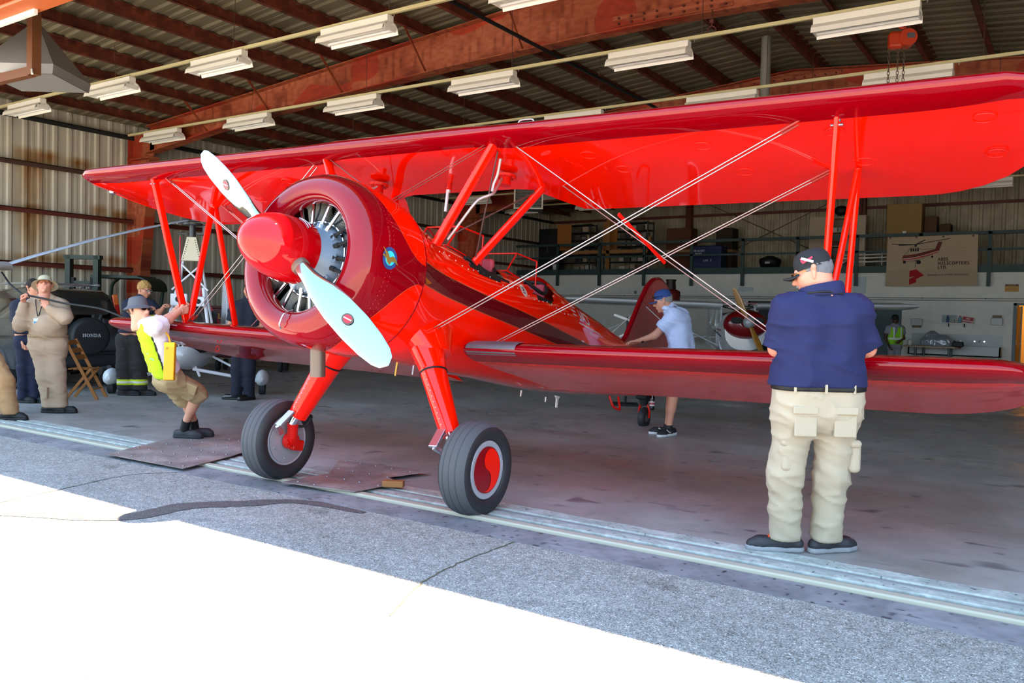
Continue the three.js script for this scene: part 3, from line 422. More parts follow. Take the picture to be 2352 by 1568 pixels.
  obj('ignition_ring', [about(new THREE.TorusGeometry(0.272, 0.012, 8, 60).rotateX(Math.PI / 2).translate(0, 0.96, 0))], mats.chrome, eng);
  const barrel = [[0.02, 0.26]]; for (let k = 0; k < 13; k++) { const r = 0.26 + k * 0.014; barrel.push([0.072, r], [0.088, r + 0.003], [0.088, r + 0.006], [0.072, r + 0.009]); } barrel.push([0.09, 0.445], [0.1, 0.46], [0.1, 0.53], [0.07, 0.57], [0.0, 0.575]);
  const cg = lathe(barrel, 20);
  for (let i = 0; i < 9; i++) {
    const a = 2 * Math.PI * i / 9 + Math.PI; const put = (g) => g.rotateZ(-a).translate(0, CZ, 0);
    const cy = obj('cylinder', put(cg.clone().translate(0, 0, 0.85)), finM, eng);
    obj('rocker_box', [put(rb(0.07, 0.07, 0.14, 0.015, -0.06, 0.52, 0.9, 0.4)), put(rb(0.07, 0.07, 0.14, 0.015, 0.06, 0.52, 0.9, 0.4))], M(0x84868a, 0.4, 0.5), cy);
    for (const s of [-1, 1]) obj('pushrod_tube', [put(bar([s * 0.035, 0.22, 1.0], [s * 0.075, 0.5, 0.965], 0.0135, 0.0135, 10)), put(bar([s * 0.035, 0.215, 1.0], [s * 0.039, 0.25, 0.997], 0.02, 0.018, 10))], i === 6 || i === 7 ? mats.dark : mats.chrome, cy);
    obj('spark_lead', put(tube([[0.05, 0.275, 0.97], [0.11, 0.34, 0.98], [0.11, 0.43, 0.96], [0.08, 0.46, 0.95]], 0.007, 6)), mats.dark, cy);
    obj('plug', put(bar([0.085, 0.46, 0.955], [0.06, 0.44, 0.92], 0.012, 0.012, 8)), mats.brass, cy);
    obj('spacer_baffle', put(box(0.16, 0.2, 0.008, 0.17, 0.43, 0.78, 0, 0, -0.35)), mats.black, cy);
  }
  obj('exhaust_stack', [bar(B(0.79, -0.01, 1.05), B(0.735, -0.01, 0.81), 0.054, 0.054, 24)], M(0x6b6058, 0.4, 0.6), eng);
  // propeller -------------------------------------------------------------
  const pr = new THREE.Group(); pr.name = 'propeller'; plane.add(pr);
  const sp = obj('spinner', about(lathe([[0, 1.612], [0.03, 1.608], [0.07, 1.592], [0.11, 1.56], [0.15, 1.51], [0.182, 1.45], [0.205, 1.375], [0.217, 1.3], [0.222, 1.22], [0.222, 1.135], [0.21, 1.125], [0.05, 1.12]].map(([r, y]) => [r, y]), 64)), P('#a8030a', 0.04, 0, gl), pr);
  for (const a0 of [60, 66, 240, 246]) { const pts = []; for (let k = 0; k <= 8; k++) { const a = (a0 - 30 + 0) * RAD + (k - 4) * 0.05 * 1.4; pts.push(V(0.2225 * Math.sin(a) * 1.012, CZ + 0.2225 * Math.cos(a) * 1.012, 1.2 + (a0 % 10 ? 0.035 : 0))); } obj('lock_wire', tube(pts, 0.003, 6), mats.chrome, sp); }
  const pA = 55.0 * RAD;
  for (const s of [1, -1]) {
    const dir = B(0, -Math.sin(pA) * s, Math.cos(pA) * s).normalize(), ax = V(0, 0, 1), tan = ax.clone().cross(dir).normalize(); // rotation direction sense
    const rings = []; const R = 1.283; for (let i = 0; i <= 40; i++) {
      const t = i / 40, r = 0.12 + (R - 0.12) * t, c = lin(r, [0.12, 0.26, 0.36, 0.5, 0.7, 0.9, 1.08, 1.2, 1.255, 1.275, 1.283], [0.105, 0.105, 0.125, 0.18, 0.215, 0.215, 0.19, 0.15, 0.1, 0.055, 0.006]), tk = lin(r, [0.12, 0.26, 0.4, 0.6, 1, 1.25, 1.283], [0.105, 0.1, 0.07, 0.04, 0.022, 0.012, 0.003]), tw = lin(r, [0.12, 0.3, 0.5, 0.8, 1.28], [62, 52, 36, 26, 19]) * RAD;
      const cd = tan.clone().multiplyScalar(Math.cos(tw)).addScaledVector(ax, -Math.sin(tw)), nd = ax.clone().multiplyScalar(Math.cos(tw)).addScaledVector(tan, Math.sin(tw)); const o = [];
      for (let k = 0; k < 28; k++) { const a = 2 * Math.PI * k / 28, sq = r < 0.28 ? 1 : 1; o.push(dir.clone().multiplyScalar(r).addScaledVector(cd, Math.cos(a) * c / 2).addScaledVector(nd, Math.sin(a) * tk / 2 * sq).add(V(0, CZ, 1.255))); }
      rings.push(o);
    }
    const bl = obj('blade', loft(rings, true, true), prop, pr);
    const r = 0.83, tw = lin(r, [0.5, 0.8, 1.28], [36, 26, 19]) * RAD, cd = tan.clone().multiplyScalar(Math.cos(tw)).addScaledVector(ax, -Math.sin(tw)), nd = ax.clone().multiplyScalar(Math.cos(tw)).addScaledVector(tan, Math.sin(tw)), at = dir.clone().multiplyScalar(r).addScaledVector(nd, 0.0175).add(V(0, CZ, 1.255)), mat4 = new THREE.Matrix4().makeBasis(cd.clone().negate(), dir, nd).setPosition(at);
    const bend = (g, d) => { const q = g.attributes.position; for (let i = 0; i < q.count; i++) q.setZ(i, d - 1.15 * q.getX(i) * q.getX(i)); return g.applyMatrix4(mat4); };
    const dcl = obj('decal', bend(new THREE.CircleGeometry(0.036, 28).scale(1, 1.35, 1), 0.0015), M(0x5a4a3a, 0.4), bl); obj('decal_center', bend(new THREE.CircleGeometry(0.026, 28).scale(1, 1.35, 1), 0.0024), M(0xb8232f, 0.35), dcl); obj('decal_bar', bend(new THREE.PlaneGeometry(0.007, 0.066, 1, 1).rotateZ(0.3), 0.0033), mats.white, dcl);
    obj('blade_collar', bar(dir.clone().multiplyScalar(0.19).add(V(0, CZ, 1.255)), dir.clone().multiplyScalar(0.245).add(V(0, CZ, 1.255)), 0.062, 0.06, 24), M(0x8a7c70, 0.35, 0.6), bl);
  }
  // struts ----------------------------------------------------------------
  const fwd = V(0, 0, 1);
  for (const s of [-1, 1]) {
    const FT = B(0.15, 3.24 * s, 2.69), RT = B(-0.62, 3.245 * s, 2.65), FB = B(-0.46, 3.13 * s, 1.335), RB = B(-1.15, 3.14 * s, 1.3);
    const st = obj('interplane_strut', strutG(FT, FB, 0.085, 0.045, fwd), red, plane); obj('strut_fitting', [sph(0.022, 0, 0, 0).translate(FT.x, FT.y - 0.03, FT.z), bar(FT.clone().add(V(-0.035, -0.06, 0)), FT.clone().add(V(0.035, -0.06, 0)), 0.008)], mats.steel, st);
    obj('interplane_strut', strutG(RT, RB, 0.075, 0.042, fwd), red, plane); obj('interplane_strut', strutG(RT.clone().add(V(0, -0.03, 0.03)), FB.clone().add(V(0, 0.05, -0.03)), 0.075, 0.042, fwd), red, plane);
    const CF = B(0.2, 0.845 * s, 2.7), CR = B(-0.655, 0.785 * s, 2.65), CFb = B(0.2, 0.44 * s, 1.93), CRb = B(-0.36, 0.42 * s, 1.94);
    const cs = obj('cabane_strut', strutG(CF, CFb, 0.1, 0.06, fwd), red, plane); obj('strut_clamp', [0.32, 0.78].map((k) => { const c = CF.clone().lerp(CFb, k); return strutG(CF.clone().lerp(CFb, k - 0.006), CF.clone().lerp(CFb, k + 0.006), 0.112, 0.07, fwd); }), hubRed, cs);
    obj('cabane_strut', strutG(CR, CRb, 0.09, 0.05, fwd), red, plane);
    obj('brace_wire', [bar(CF.clone().add(V(0, -0.05, -0.05)), CRb, 0.006), bar(CR, CFb.clone().add(V(0, 0.03, -0.03)), 0.006)], M(0x6b5a55, 0.4, 0.6), plane);
    for (const d of [0, 0.03]) { obj('brace_wire', bar(CF.clone().add(V(-s * 0.04, -0.01, d)), B(0.34 + d, -0.36 * s, 2.02), 0.0035), M(0x8a4640, 0.4, 0.6), plane); }
    for (const [a, b] of [[B(0.12, 0.47 * s, 1.29), B(0.15, 3.07 * s, 2.695)], [B(-0.5, 0.55 * s, 1.265), B(-0.6, 3.1 * s, 2.65)], [B(0.16, 0.98 * s, 2.69), B(-0.42, 3.05 * s, 1.33)]]) for (const d of [-0.022, 0.022]) {
      const p = a.clone().add(V(0, 0, d)), q = b.clone().add(V(0, 0, d)); const w = obj('flying_wire', bar(p, q, 0.0045, 0.0045, 6), mats.wire, plane);
      obj('wire_terminal', [bar(q.clone().lerp(p, 0.0), q.clone().lerp(p, 0.06), 0.006, 0.011, 8), bar(p, p.clone().lerp(q, 0.02), 0.008, 0.006, 8)], M(0xa23a34, 0.4, 0.3), w);
    }
    obj('landing_wire', bar(B(-0.6, 0.98 * s, 2.66), B(-1.1, 3.05 * s, 1.31), 0.0045), M(0xa08c88, 0.35, 0.6), plane);
    { const a = B(0.04, 1.86 * s, 2.145), b = B(-0.45, 1.98 * s, 1.985); obj('wire_spreader', [strutG(a.clone().lerp(b, -0.06), a.clone().lerp(b, 1.1), 0.03, 0.02, V(0, 1, 0))], hubRed, plane); }
    // fuel lines beside the front cabane
    obj('fuel_line', [tube([CF.clone().add(V(0.02 * s, -0.1, -0.07)), CF.clone().add(V(-0.02 * s, -0.2, -0.12)), CF.clone().add(V(-0.05 * s, -0.27, -0.13)), CF.clone().add(V(-0.055 * s, -0.33, -0.13))], 0.011), tube([CF.clone().add(V(-0.2 * s, -0.1, -0.45)), CF.clone().add(V(-0.14 * s, -0.2, -0.33)), CF.clone().add(V(-0.06 * s, -0.34, -0.15)), CF.clone().add(V(-0.12 * s, -0.4, -0.08)), CF.clone().add(V(-0.16 * s, -0.47, -0.05)), CF.clone().add(V(-0.34 * s, -0.72, -0.05))], 0.011)], M(0xb9a9a4, 0.4, 0.5), plane);
    // landing gear
    const gt = B(0.1, 0.4 * s, 1.2), gb = B(0.12, 0.765 * s, 0.53), down = gb.clone().sub(gt).normalize(), ax = V(s, 0, 0);
    const leg = obj('gear_leg', [strutG(gt, gt.clone().lerp(gb, 0.32), 0.36, 0.24, fwd, 0.25, 0.18), strutG(gt.clone().lerp(gb, 0.31), gb, 0.25, 0.18, fwd, 0.165, 0.15)], red, plane);
    obj('leg_clamp', strutG(gt.clone().lerp(gb, 0.335), gt.clone().lerp(gb, 0.352), 0.255, 0.19, fwd), mats.black, leg);
    { const rv = []; for (let k = 0; k < 11; k++) for (const q of [-1, 1]) { const c = gt.clone().lerp(gb, 0.38 + k * 0.058), w2 = lin(k, [0, 10], [0.118, 0.082]); rv.push(sph(0.006, c.x, c.y, c.z + q * w2 * 0.98, 1, 1, 1, 6)); } for (let k = 0; k < 9; k++) { const a = -1.6 + k * 0.4, c = gb.clone().lerp(gt, 0.06); rv.push(sph(0.006, c.x + s * -0.075 * Math.cos(a), c.y, c.z + 0.08 * Math.sin(a), 1, 1, 1, 6)); } obj('fastener_heads', rv, mats.alu, leg).userData.kind = 'stuff'; }
    const W = B(0.066, 0.985 * s, 0.323); const toAx = (g) => g.rotateZ(-Math.PI / 2 * s).translate(W.x, W.y, W.z); // lathe axis y -> outboard x
    obj('oleo_strut', [bar(gb.clone().addScaledVector(down, -0.02), gb.clone().addScaledVector(down, 0.08), 0.042, 0.042, 20)], mats.chrome, leg);
    obj('axle_knuckle', [bar(gb.clone().addScaledVector(down, 0.07), W.clone().addScaledVector(ax, -0.15), 0.045, 0.042, 16), bar(W.clone().addScaledVector(ax, -0.19), W.clone().addScaledVector(ax, -0.02), 0.04, 0.04, 16), cyl(0.07, 0.07, 0.05, 0, 0, 0, 0, 0, Math.PI / 2).translate(W.x - s * 0.14, W.y, W.z), rb(0.06, 0.09, 0.12, 0.015, W.x - s * 0.14, W.y - 0.03, W.z - 0.07), ...Array.from({ length: 10 }, (_, i) => sph(0.009, W.x - s * 0.165, W.y + 0.058 * Math.cos(i * 0.628), W.z + 0.058 * Math.sin(i * 0.628), 1, 1, 1, 6))], hubRed, leg);
    obj('torque_link', [beam(gb.clone().add(V(-s * 0.02, 0.03, 0.085)), gb.clone().add(V(-s * 0.0, -0.1, 0.19)), 0.07, 0.022, V(0, 1, 1), 0.006), beam(gb.clone().add(V(0, -0.1, 0.19)), gb.clone().add(V(s * 0.08, -0.16, 0.06)), 0.045, 0.022, V(0, 1, 1), 0.006)], mats.alu, leg);
    obj('brake_hose', tube([gb.clone().add(V(0, 0.02, -0.09)), gb.clone().add(V(s * 0.0, 0.01, -0.16)), gb.clone().add(V(s * 0.04, -0.07, -0.15)), gb.clone().add(V(s * 0.07, -0.09, -0.08)), gb.clone().add(V(s * 0.1, -0.17, -0.05))], 0.012), mats.black, leg);
    const tr = [[0.205, -0.09], [0.225, -0.108], [0.262, -0.118], [0.3, -0.11], [0.321, -0.085], [0.327, -0.06], [0.3285, -0.056], [0.3225, -0.053], [0.3225, -0.05], [0.33, -0.046], [0.332, -0.03], [0.3325, -0.004], [0.3265, -0.002], [0.3265, 0.002], [0.3325, 0.004], [0.332, 0.03], [0.33, 0.046], [0.3225, 0.05], [0.3225, 0.053], [0.3285, 0.056], [0.327, 0.06], [0.321, 0.085], [0.3, 0.11], [0.262, 0.118], [0.225, 0.108], [0.205, 0.09], [0.2, 0]];
    const wheel = obj('main_wheel_tire', toAx(lathe(tr, 72)), mats.tire ?? (mats.tire = M(0x26272a, 0.6)), plane);
    obj('tread', toAx(lathe(tr.slice(4, 23).map(([r, y]) => [r + 0.001, y * 1.004]), 72)), mats.tread ?? (mats.tread = M(0x4b4c50, 0.75)), wheel);
    obj('wheel_rim', [toAx(lathe([[0.0, -0.07], [0.13, -0.075], [0.17, -0.082], [0.2, -0.1], [0.207, -0.096], [0.207, 0.096], [0.2, 0.1], [0.17, 0.1], [0.165, 0.09], [0.0, 0.088]], 56))], M(0xb4b8c0, 0.4, 0.35), wheel);
    obj('brake_disc', [toAx(lathe([[0.05, -0.1], [0.185, -0.1], [0.185, -0.092], [0.05, -0.092]], 48)), ...Array.from({ length: 6 }, (_, i) => toAx(cyl(0.008, 0.008, 0.012, 0.15 * Math.cos(i * 1.047), -0.104, 0.15 * Math.sin(i * 1.047), 0, 0, 0, 8)))], M(0xa9acb2, 0.35, 0.4), wheel);
    { // hub disc: dark red with a bright red comma
      const hub = obj('hub_cap', toAx(lathe([[0, 0.1], [0.163, 0.1], [0.163, 0.09]], 48)), darkRed, wheel), c = new THREE.Shape(), R = 0.155; c.absarc(0, 0, R, -Math.PI / 2 - 0.25, Math.PI / 2 - 0.25, false); c.absarc(R / 2 * Math.cos(Math.PI / 2 - 0.25), R / 2 * Math.sin(Math.PI / 2 - 0.25), R / 2, Math.PI / 2 - 0.25, -Math.PI / 2 - 0.25, false); c.absarc(R / 2 * Math.cos(-Math.PI / 2 - 0.25), R / 2 * Math.sin(-Math.PI / 2 - 0.25), R / 2, Math.PI / 2 - 0.25, -Math.PI / 2 - 0.25, true);
      const g = new THREE.ShapeGeometry(c, 24); g.rotateY(Math.PI / 2 * s); obj('hub_swirl', g.translate(W.x + s * 0.1025, W.y, W.z), red, hub);
    }
  }
  // gear root fairings, tow fitting, drain tubes
  for (const s of [-1, 1]) obj('gear_fairing', [loft([0, 1, 2, 3].map((i) => { const k = i / 3, c = B(0.06, s * (0.3 + 0.16 * k), 1.36 - 0.25 * k), o = []; for (let j = 0; j < 20; j++) { const a = 2 * Math.PI * j / 20; o.push(c.clone().add(V(0.14 * Math.cos(a) * (1.1 - 0.35 * k), 0.05 * Math.cos(a) * s, 0.3 * Math.sin(a) * (1.25 - 0.65 * k)))); } return s > 0 ? o.reverse() : o; }), true, true)], red, plane);
  for (const [X, Y, Z, h, m] of [[0.34, 0.36, 1.0, 0.1, mats.brass], [0.22, 0.42, 1.0, 0.07, mats.steel], [-1.9, 0.1, 1.08, 0.06, mats.white], [-2.4, 0.1, 1.08, 0.05, mats.white]]) obj('drain_tube', bar(B(X, Y, Z), B(X, Y, Z - h), 0.009, 0.007, 8), m, plane);
  obj('belly_antenna', extr([[-0.05, 0], [0.06, 0], [0.02, -0.03], [0.01, -0.12], [-0.02, -0.12], [-0.02, -0.03]], 0.012).rotateY(-Math.PI / 2).translate(0.12, 1.12, -2.62), mats.white, plane);
  obj('belly_step', tube([B(-3.7, 0.2, 1.27), B(-3.75, 0.24, 1.16), B(-3.9, 0.26, 1.14), B(-3.95, 0.2, 1.29)], 0.014), hubRed, plane);
  // tail ------------------------------------------------------------------
  const fin = new THREE.Shape(); [[-4.3, 1.98], [-4.42, 2.1], [-4.72, 2.6], [-4.9, 2.85], [-5.08, 2.98], [-5.28, 3.03], [-5.5, 3.0], [-5.72, 2.88], [-5.92, 2.65], [-6.02, 2.3], [-6.03, 1.95], [-5.95, 1.7], [-5.78, 1.58], [-5.7, 1.7], [-5.3, 1.85]].forEach(([x, z], i) => i ? fin.lineTo(x, z) : fin.moveTo(x, z));
  const fo = obj('tail_fin', extr(fin, 0.03, 0.02).translate(0, 0, -0.015).rotateY(-Math.PI / 2), P('#a8060c', 0.1, 0, gl), plane);
  obj('fin_leading_edge', tube([[0, 2.0, -4.3], [0, 2.1, -4.41], [0, 2.6, -4.71], [0, 2.85, -4.89], [0, 2.98, -5.07], [0, 3.035, -5.28], [0, 3.0, -5.52], [0, 2.88, -5.74]], 0.034, 12, 60), darkRed, fo);
  const tp = new THREE.Shape([[0.05, -4.85], [0.8, -4.92], [1.35, -5.02], [1.62, -5.18], [1.68, -5.4], [1.55, -5.62], [1.1, -5.78], [0.3, -5.8], [0.05, -5.7]].map(([x, z]) => new THREE.Vector2(x, -z)));
  for (const s of [-1, 1]) { const g = extr(tp, 0.03, 0.02).rotateX(-Math.PI / 2); if (s < 0) { g.scale(-1, 1, 1); const ii = g.index; idx(g); const a = g.index.array; for (let k = 0; k < a.length; k += 3) { const t = a[k]; a[k] = a[k + 1]; a[k + 1] = t; } g.computeVertexNormals(); } obj('stabilizer', g.translate(0, 1.86, 0), red, plane); obj('tail_brace_wire', bar([s * 0.9, 1.88, -5.1], [0, 2.6, -4.85], 0.006), mats.wire, plane); }
  const tw = B(-5.245, 0.02, 1.17); const tl = (g) => g.rotateZ(-Math.PI / 2).translate(tw.x, tw.y, tw.z); 
  const tt = obj('tail_wheel_tire', tl(lathe([[0.06, -0.04], [0.09, -0.05], [0.125, -0.04], [0.138, -0.015], [0.138, 0.015], [0.125, 0.04], [0.09, 0.05], [0.06, 0.04], [0.055, 0]], 36)), mats.tire, plane);
  obj('tail_wheel_hub', tl(cyl(0.06, 0.06, 0.07, 0, 0, 0)), mats.steel, tt);
  obj('tail_fork', [tube([tw.clone().add(V(0.065, 0, 0)), tw.clone().add(V(0.07, 0.11, 0.03)), tw.clone().add(V(0.03, 0.19, 0.06))], 0.016), tube([tw.clone().add(V(-0.065, 0, 0)), tw.clone().add(V(-0.07, 0.11, 0.03)), tw.clone().add(V(-0.03, 0.19, 0.06))], 0.016)], hubRed, tt);
  obj('tail_spring', [bar(tw.clone().add(V(0, 0.16, 0.06)), tw.clone().add(V(0, 0.34, 0.12)), 0.05, 0.07, 14), rb(0.16, 0.08, 0.26, 0.03, tw.x, tw.y + 0.26, tw.z + 0.08)], mats.dark, tt);
  // grab handle on top of the wing and strobe on the tips
  obj('wing_handle', tube([[0.95, 2.84, 0.1], [0.97, 2.9, 0.1], [1.08, 2.9, 0.1], [1.1, 2.84, 0.1]], 0.007), mats.wire, uw);
  for (const s of [-1, 1]) obj('tip_light', sph(0.03, s * 4.3, 2.68, -0.1, 1.3, 0.8, 1.2, 12), mats.chrome, uw);
}
// ---------- people: distance fields meshed as one skin, clothing over it ----------
function snet(f, lo, hi, cell) { // surface nets
  const n = [0, 1, 2].map((i) => Math.ceil((hi[i] - lo[i]) / cell) + 1), [nx, ny, nz] = n, F = new Float32Array(nx * ny * nz); let q = 0;
  for (let k = 0; k < nz; k++) for (let j = 0; j < ny; j++) for (let i = 0; i < nx; i++) F[q++] = f(lo[0] + i * cell, lo[1] + j * cell, lo[2] + k * cell);
  const id = new Int32Array(nx * ny * nz).fill(-1), pos = [], ix = [], sx = 1, sy = nx, sz = nx * ny, cs = [0, 1, sy, sy + 1, sz, sz + 1, sz + sy, sz + sy + 1], E = [[0, 1], [2, 3], [4, 5], [6, 7], [0, 2], [1, 3], [4, 6], [5, 7], [0, 4], [1, 5], [2, 6], [3, 7]];
  for (let k = 0; k < nz - 1; k++) for (let j = 0; j < ny - 1; j++) for (let i = 0; i < nx - 1; i++) {
    const b = i + j * sy + k * sz; let m = 0; for (let c = 0; c < 8; c++) if (F[b + cs[c]] < 0) m |= 1 << c; if (m === 0 || m === 255) continue;
    let x = 0, y = 0, z = 0, w = 0; for (const [p, r] of E) { const a = F[b + cs[p]], d = F[b + cs[r]]; if ((a < 0) === (d < 0)) continue; const t = a / (a - d); x += (p & 1) + ((r & 1) - (p & 1)) * t; y += (p >> 1 & 1) + ((r >> 1 & 1) - (p >> 1 & 1)) * t; z += (p >> 2) + ((r >> 2) - (p >> 2)) * t; w++; }
    id[b] = pos.length / 3; pos.push(lo[0] + (i + x / w) * cell, lo[1] + (j + y / w) * cell, lo[2] + (k + z / w) * cell);
  }
  for (let k = 1; k < nz - 1; k++) for (let j = 1; j < ny - 1; j++) for (let i = 1; i < nx - 1; i++) {
    const b = i + j * sy + k * sz, a = F[b] < 0; const quad = (p, r, s, t, fl) => { p = id[p]; r = id[r]; s = id[s]; t = id[t]; if (p < 0 || r < 0 || s < 0 || t < 0) return; fl ? ix.push(p, r, s, p, s, t) : ix.push(p, s, r, p, t, s); };
    if (a !== F[b + sx] < 0) quad(b - sy - sz, b - sz, b, b - sy, a); if (a !== F[b + sy] < 0) quad(b - sx - sz, b - sx, b, b - sz, a); if (a !== F[b + sz] < 0) quad(b - sx - sy, b - sy, b, b - sx, a);
  }
  const g = new THREE.BufferGeometry(); g.setAttribute('position', new THREE.Float32BufferAttribute(pos, 3)); g.setIndex(ix); g.computeVertexNormals(); return g;
}
const cap = (a, b, ra, rb = ra) => [a[0], a[1], a[2], b[0], b[1], b[2], ra, rb];
const fieldOf = (L, k = 0.04) => (x, y, z) => { let d = 1e3; for (const c of L) { const bx2 = c[3] - c[0], by = c[4] - c[1], bz = c[5] - c[2], px = x - c[0], py = y - c[1], pz = z - c[2], bb = bx2 * bx2 + by * by + bz * bz; let t = bb ? (px * bx2 + py * by + pz * bz) / bb : 0; t = t < 0 ? 0 : t > 1 ? 1 : t; const ex = px - bx2 * t, ey = py - by * t, ez = pz - bz * t, e = Math.sqrt(ex * ex + ey * ey + ez * ez) - (c[6] + (c[7] - c[6]) * t), h = k - Math.abs(d - e); d = Math.min(d, e) - (h > 0 ? h * h / (4 * k) : 0); } return d; };
const boundsOf = (L, m) => { const lo = [1e9, 1e9, 1e9], hi = [-1e9, -1e9, -1e9]; for (const c of L) for (let q = 0; q < 2; q++) for (let i = 0; i < 3; i++) { const r = Math.max(c[6], c[7]) + m; lo[i] = Math.min(lo[i], c[3 * q + i] - r); hi[i] = Math.max(hi[i], c[3 * q + i] + r); } return [lo, hi]; };
const fold = (amp, f = 12, s = 0) => (x, y, z) => { if (!amp) return 0; const a = perlin.noise(x * f * 0.7 + s, y * f * 1.5 + x * 5, z * f * 0.7), r = 1 - Math.abs(perlin.noise(x * f * 0.55 + y * 7 + s, y * f * 0.9, z * f * 0.55 - y * 4)) * 3.2; return amp * (0.9 * a - 1.1 * Math.max(0, r) ** 2 + 0.4); };
const grow = (L, d) => L.map((c) => [...c.slice(0, 6), c[6] + d, c[7] + d]);
function clothG(L, k, cell, clip, folds) { const f = fieldOf(L, k), [lo, hi] = boundsOf(L, 0.03); return snet((x, y, z) => { let d = f(x, y, z); if (d > 0.12) return d; if (folds) d += folds(x, y, z); return clip ? Math.max(d, clip(x, y, z)) : d; }, lo, hi, cell); }
const ell = (x, y, z, cx, cy, cz, a, b, c) => { const u = (x - cx) / a, v = (y - cy) / b, w = (z - cz) / c; return (Math.sqrt(u * u + v * v + w * w) - 1) * Math.min(a, b, c); };
const smin = (a, b, k) => { const h = Math.max(0, k - Math.abs(a - b)); return Math.min(a, b) - h * h / (4 * k); };
const headCaps = [[0, 0.012, 0.094, 0, -0.024, 0.114, 0.009, 0.0145], [-0.014, -0.03, 0.1, 0.014, -0.03, 0.1, 0.009, 0.009], [-0.034, 0.03, 0.082, 0.034, 0.03, 0.082, 0.011, 0.011], [0, -0.104, 0.066, 0, -0.098, 0.06, 0.022, 0.026], [-0.018, -0.061, 0.089, 0.018, -0.061, 0.089, 0.009, 0.009], [-0.015, -0.073, 0.087, 0.015, -0.073, 0.087, 0.009, 0.009], [-0.045, -0.01, 0.062, -0.03, -0.03, 0.07, 0.022, 0.02], [0.045, -0.01, 0.062, 0.03, -0.03, 0.07, 0.022, 0.02]];
const headExtra = fieldOf(headCaps, 0.014), earF = fieldOf([[-0.078, 0.022, -0.012, -0.088, 0.03, -0.022, 0.011, 0.012], [-0.088, 0.03, -0.022, -0.08, -0.03, -0.006, 0.012, 0.009], [0.078, 0.022, -0.012, 0.088, 0.03, -0.022, 0.011, 0.012], [0.088, 0.03, -0.022, 0.08, -0.03, -0.006, 0.012, 0.009]], 0.012), neckF = fieldOf([[0, -0.05, -0.02, 0, -0.16, -0.035, 0.054, 0.06]], 0.02);
const headF = (fat) => (x, y, z) => { let d = ell(x, y, z, 0, 0.033, -0.012, 0.077, 0.1, 0.1); d = smin(d, ell(x, y, z, 0, -0.045, 0.018, 0.059 + fat * 0.012, 0.076, 0.07), 0.05); d = smin(d, neckF(x, y, z) - fat * 0.014, 0.03); d = smin(d, headExtra(x, y, z), 0.02); const e = Math.min(ell(x, y, z, -0.031, 0.01, 0.1, 0.018, 0.011, 0.018), ell(x, y, z, 0.031, 0.01, 0.1, 0.018, 0.011, 0.018)); d = -smin(-d, e, 0.012); const ear = earF(x, y, z); d = smin(d, ear, 0.008); d = -smin(-d, Math.min(ell(x, y, z, -0.093, 0.005, -0.012, 0.006, 0.016, 0.008), ell(x, y, z, 0.093, 0.005, -0.012, 0.006, 0.016, 0.008)), 0.004); return d; };
function basisAt(c, fwd, up = V(0, 1, 0)) { const f = toV(fwd).clone().normalize(), r = up.clone().cross(f).normalize(), u = f.clone().cross(r); return new THREE.Matrix4().makeBasis(r, u, f).setPosition(toV(c)); }
function handG(curl = 1.1, thumb = 0.6, mir = 1) { // wrist at origin, fingers +y, palm faces +z, thumb on +x*mir
  const L = [], k = [[0.032, 0.086, 0.038, 0.026, 0.02], [0.011, 0.092, 0.044, 0.029, 0.021], [-0.011, 0.088, 0.041, 0.027, 0.02], [-0.031, 0.078, 0.033, 0.021, 0.018]];
  k.forEach(([x, l, a, b, c], i) => { L.push(cap([mir * x * 0.62, 0.0, 0], [mir * x, l, 0], 0.017, 0.0125)); let p = [mir * x, l, 0], an = 0; [a, b, c].forEach((s, q) => { an += curl * (q === 0 ? 0.8 : 1) * (1 + 0.06 * i); const t = [p[0], p[1] + s * Math.cos(an), p[2] + s * Math.sin(an)]; L.push(cap(p, t, 0.0098 - q * 0.0008, 0.009 - q * 0.0009)); p = t; }); });
  L.push(cap([mir * 0.018, 0.012, 0.004], [mir * 0.05, 0.05, 0.012], 0.0165, 0.012), cap([mir * 0.05, 0.05, 0.012], [mir * (0.056 - 0.02 * thumb), 0.08, 0.016 + 0.03 * thumb], 0.0115, 0.01), cap([mir * (0.056 - 0.02 * thumb), 0.08, 0.016 + 0.03 * thumb], [mir * (0.056 - 0.045 * thumb), 0.1, 0.02 + 0.05 * thumb], 0.0098, 0.0088), cap([0, -0.03, 0], [0, 0.02, 0], 0.027, 0.026));
  const [lo, hi] = boundsOf(L, 0.012); return snet(fieldOf(L, 0.009), lo, hi, 0.0042);
}
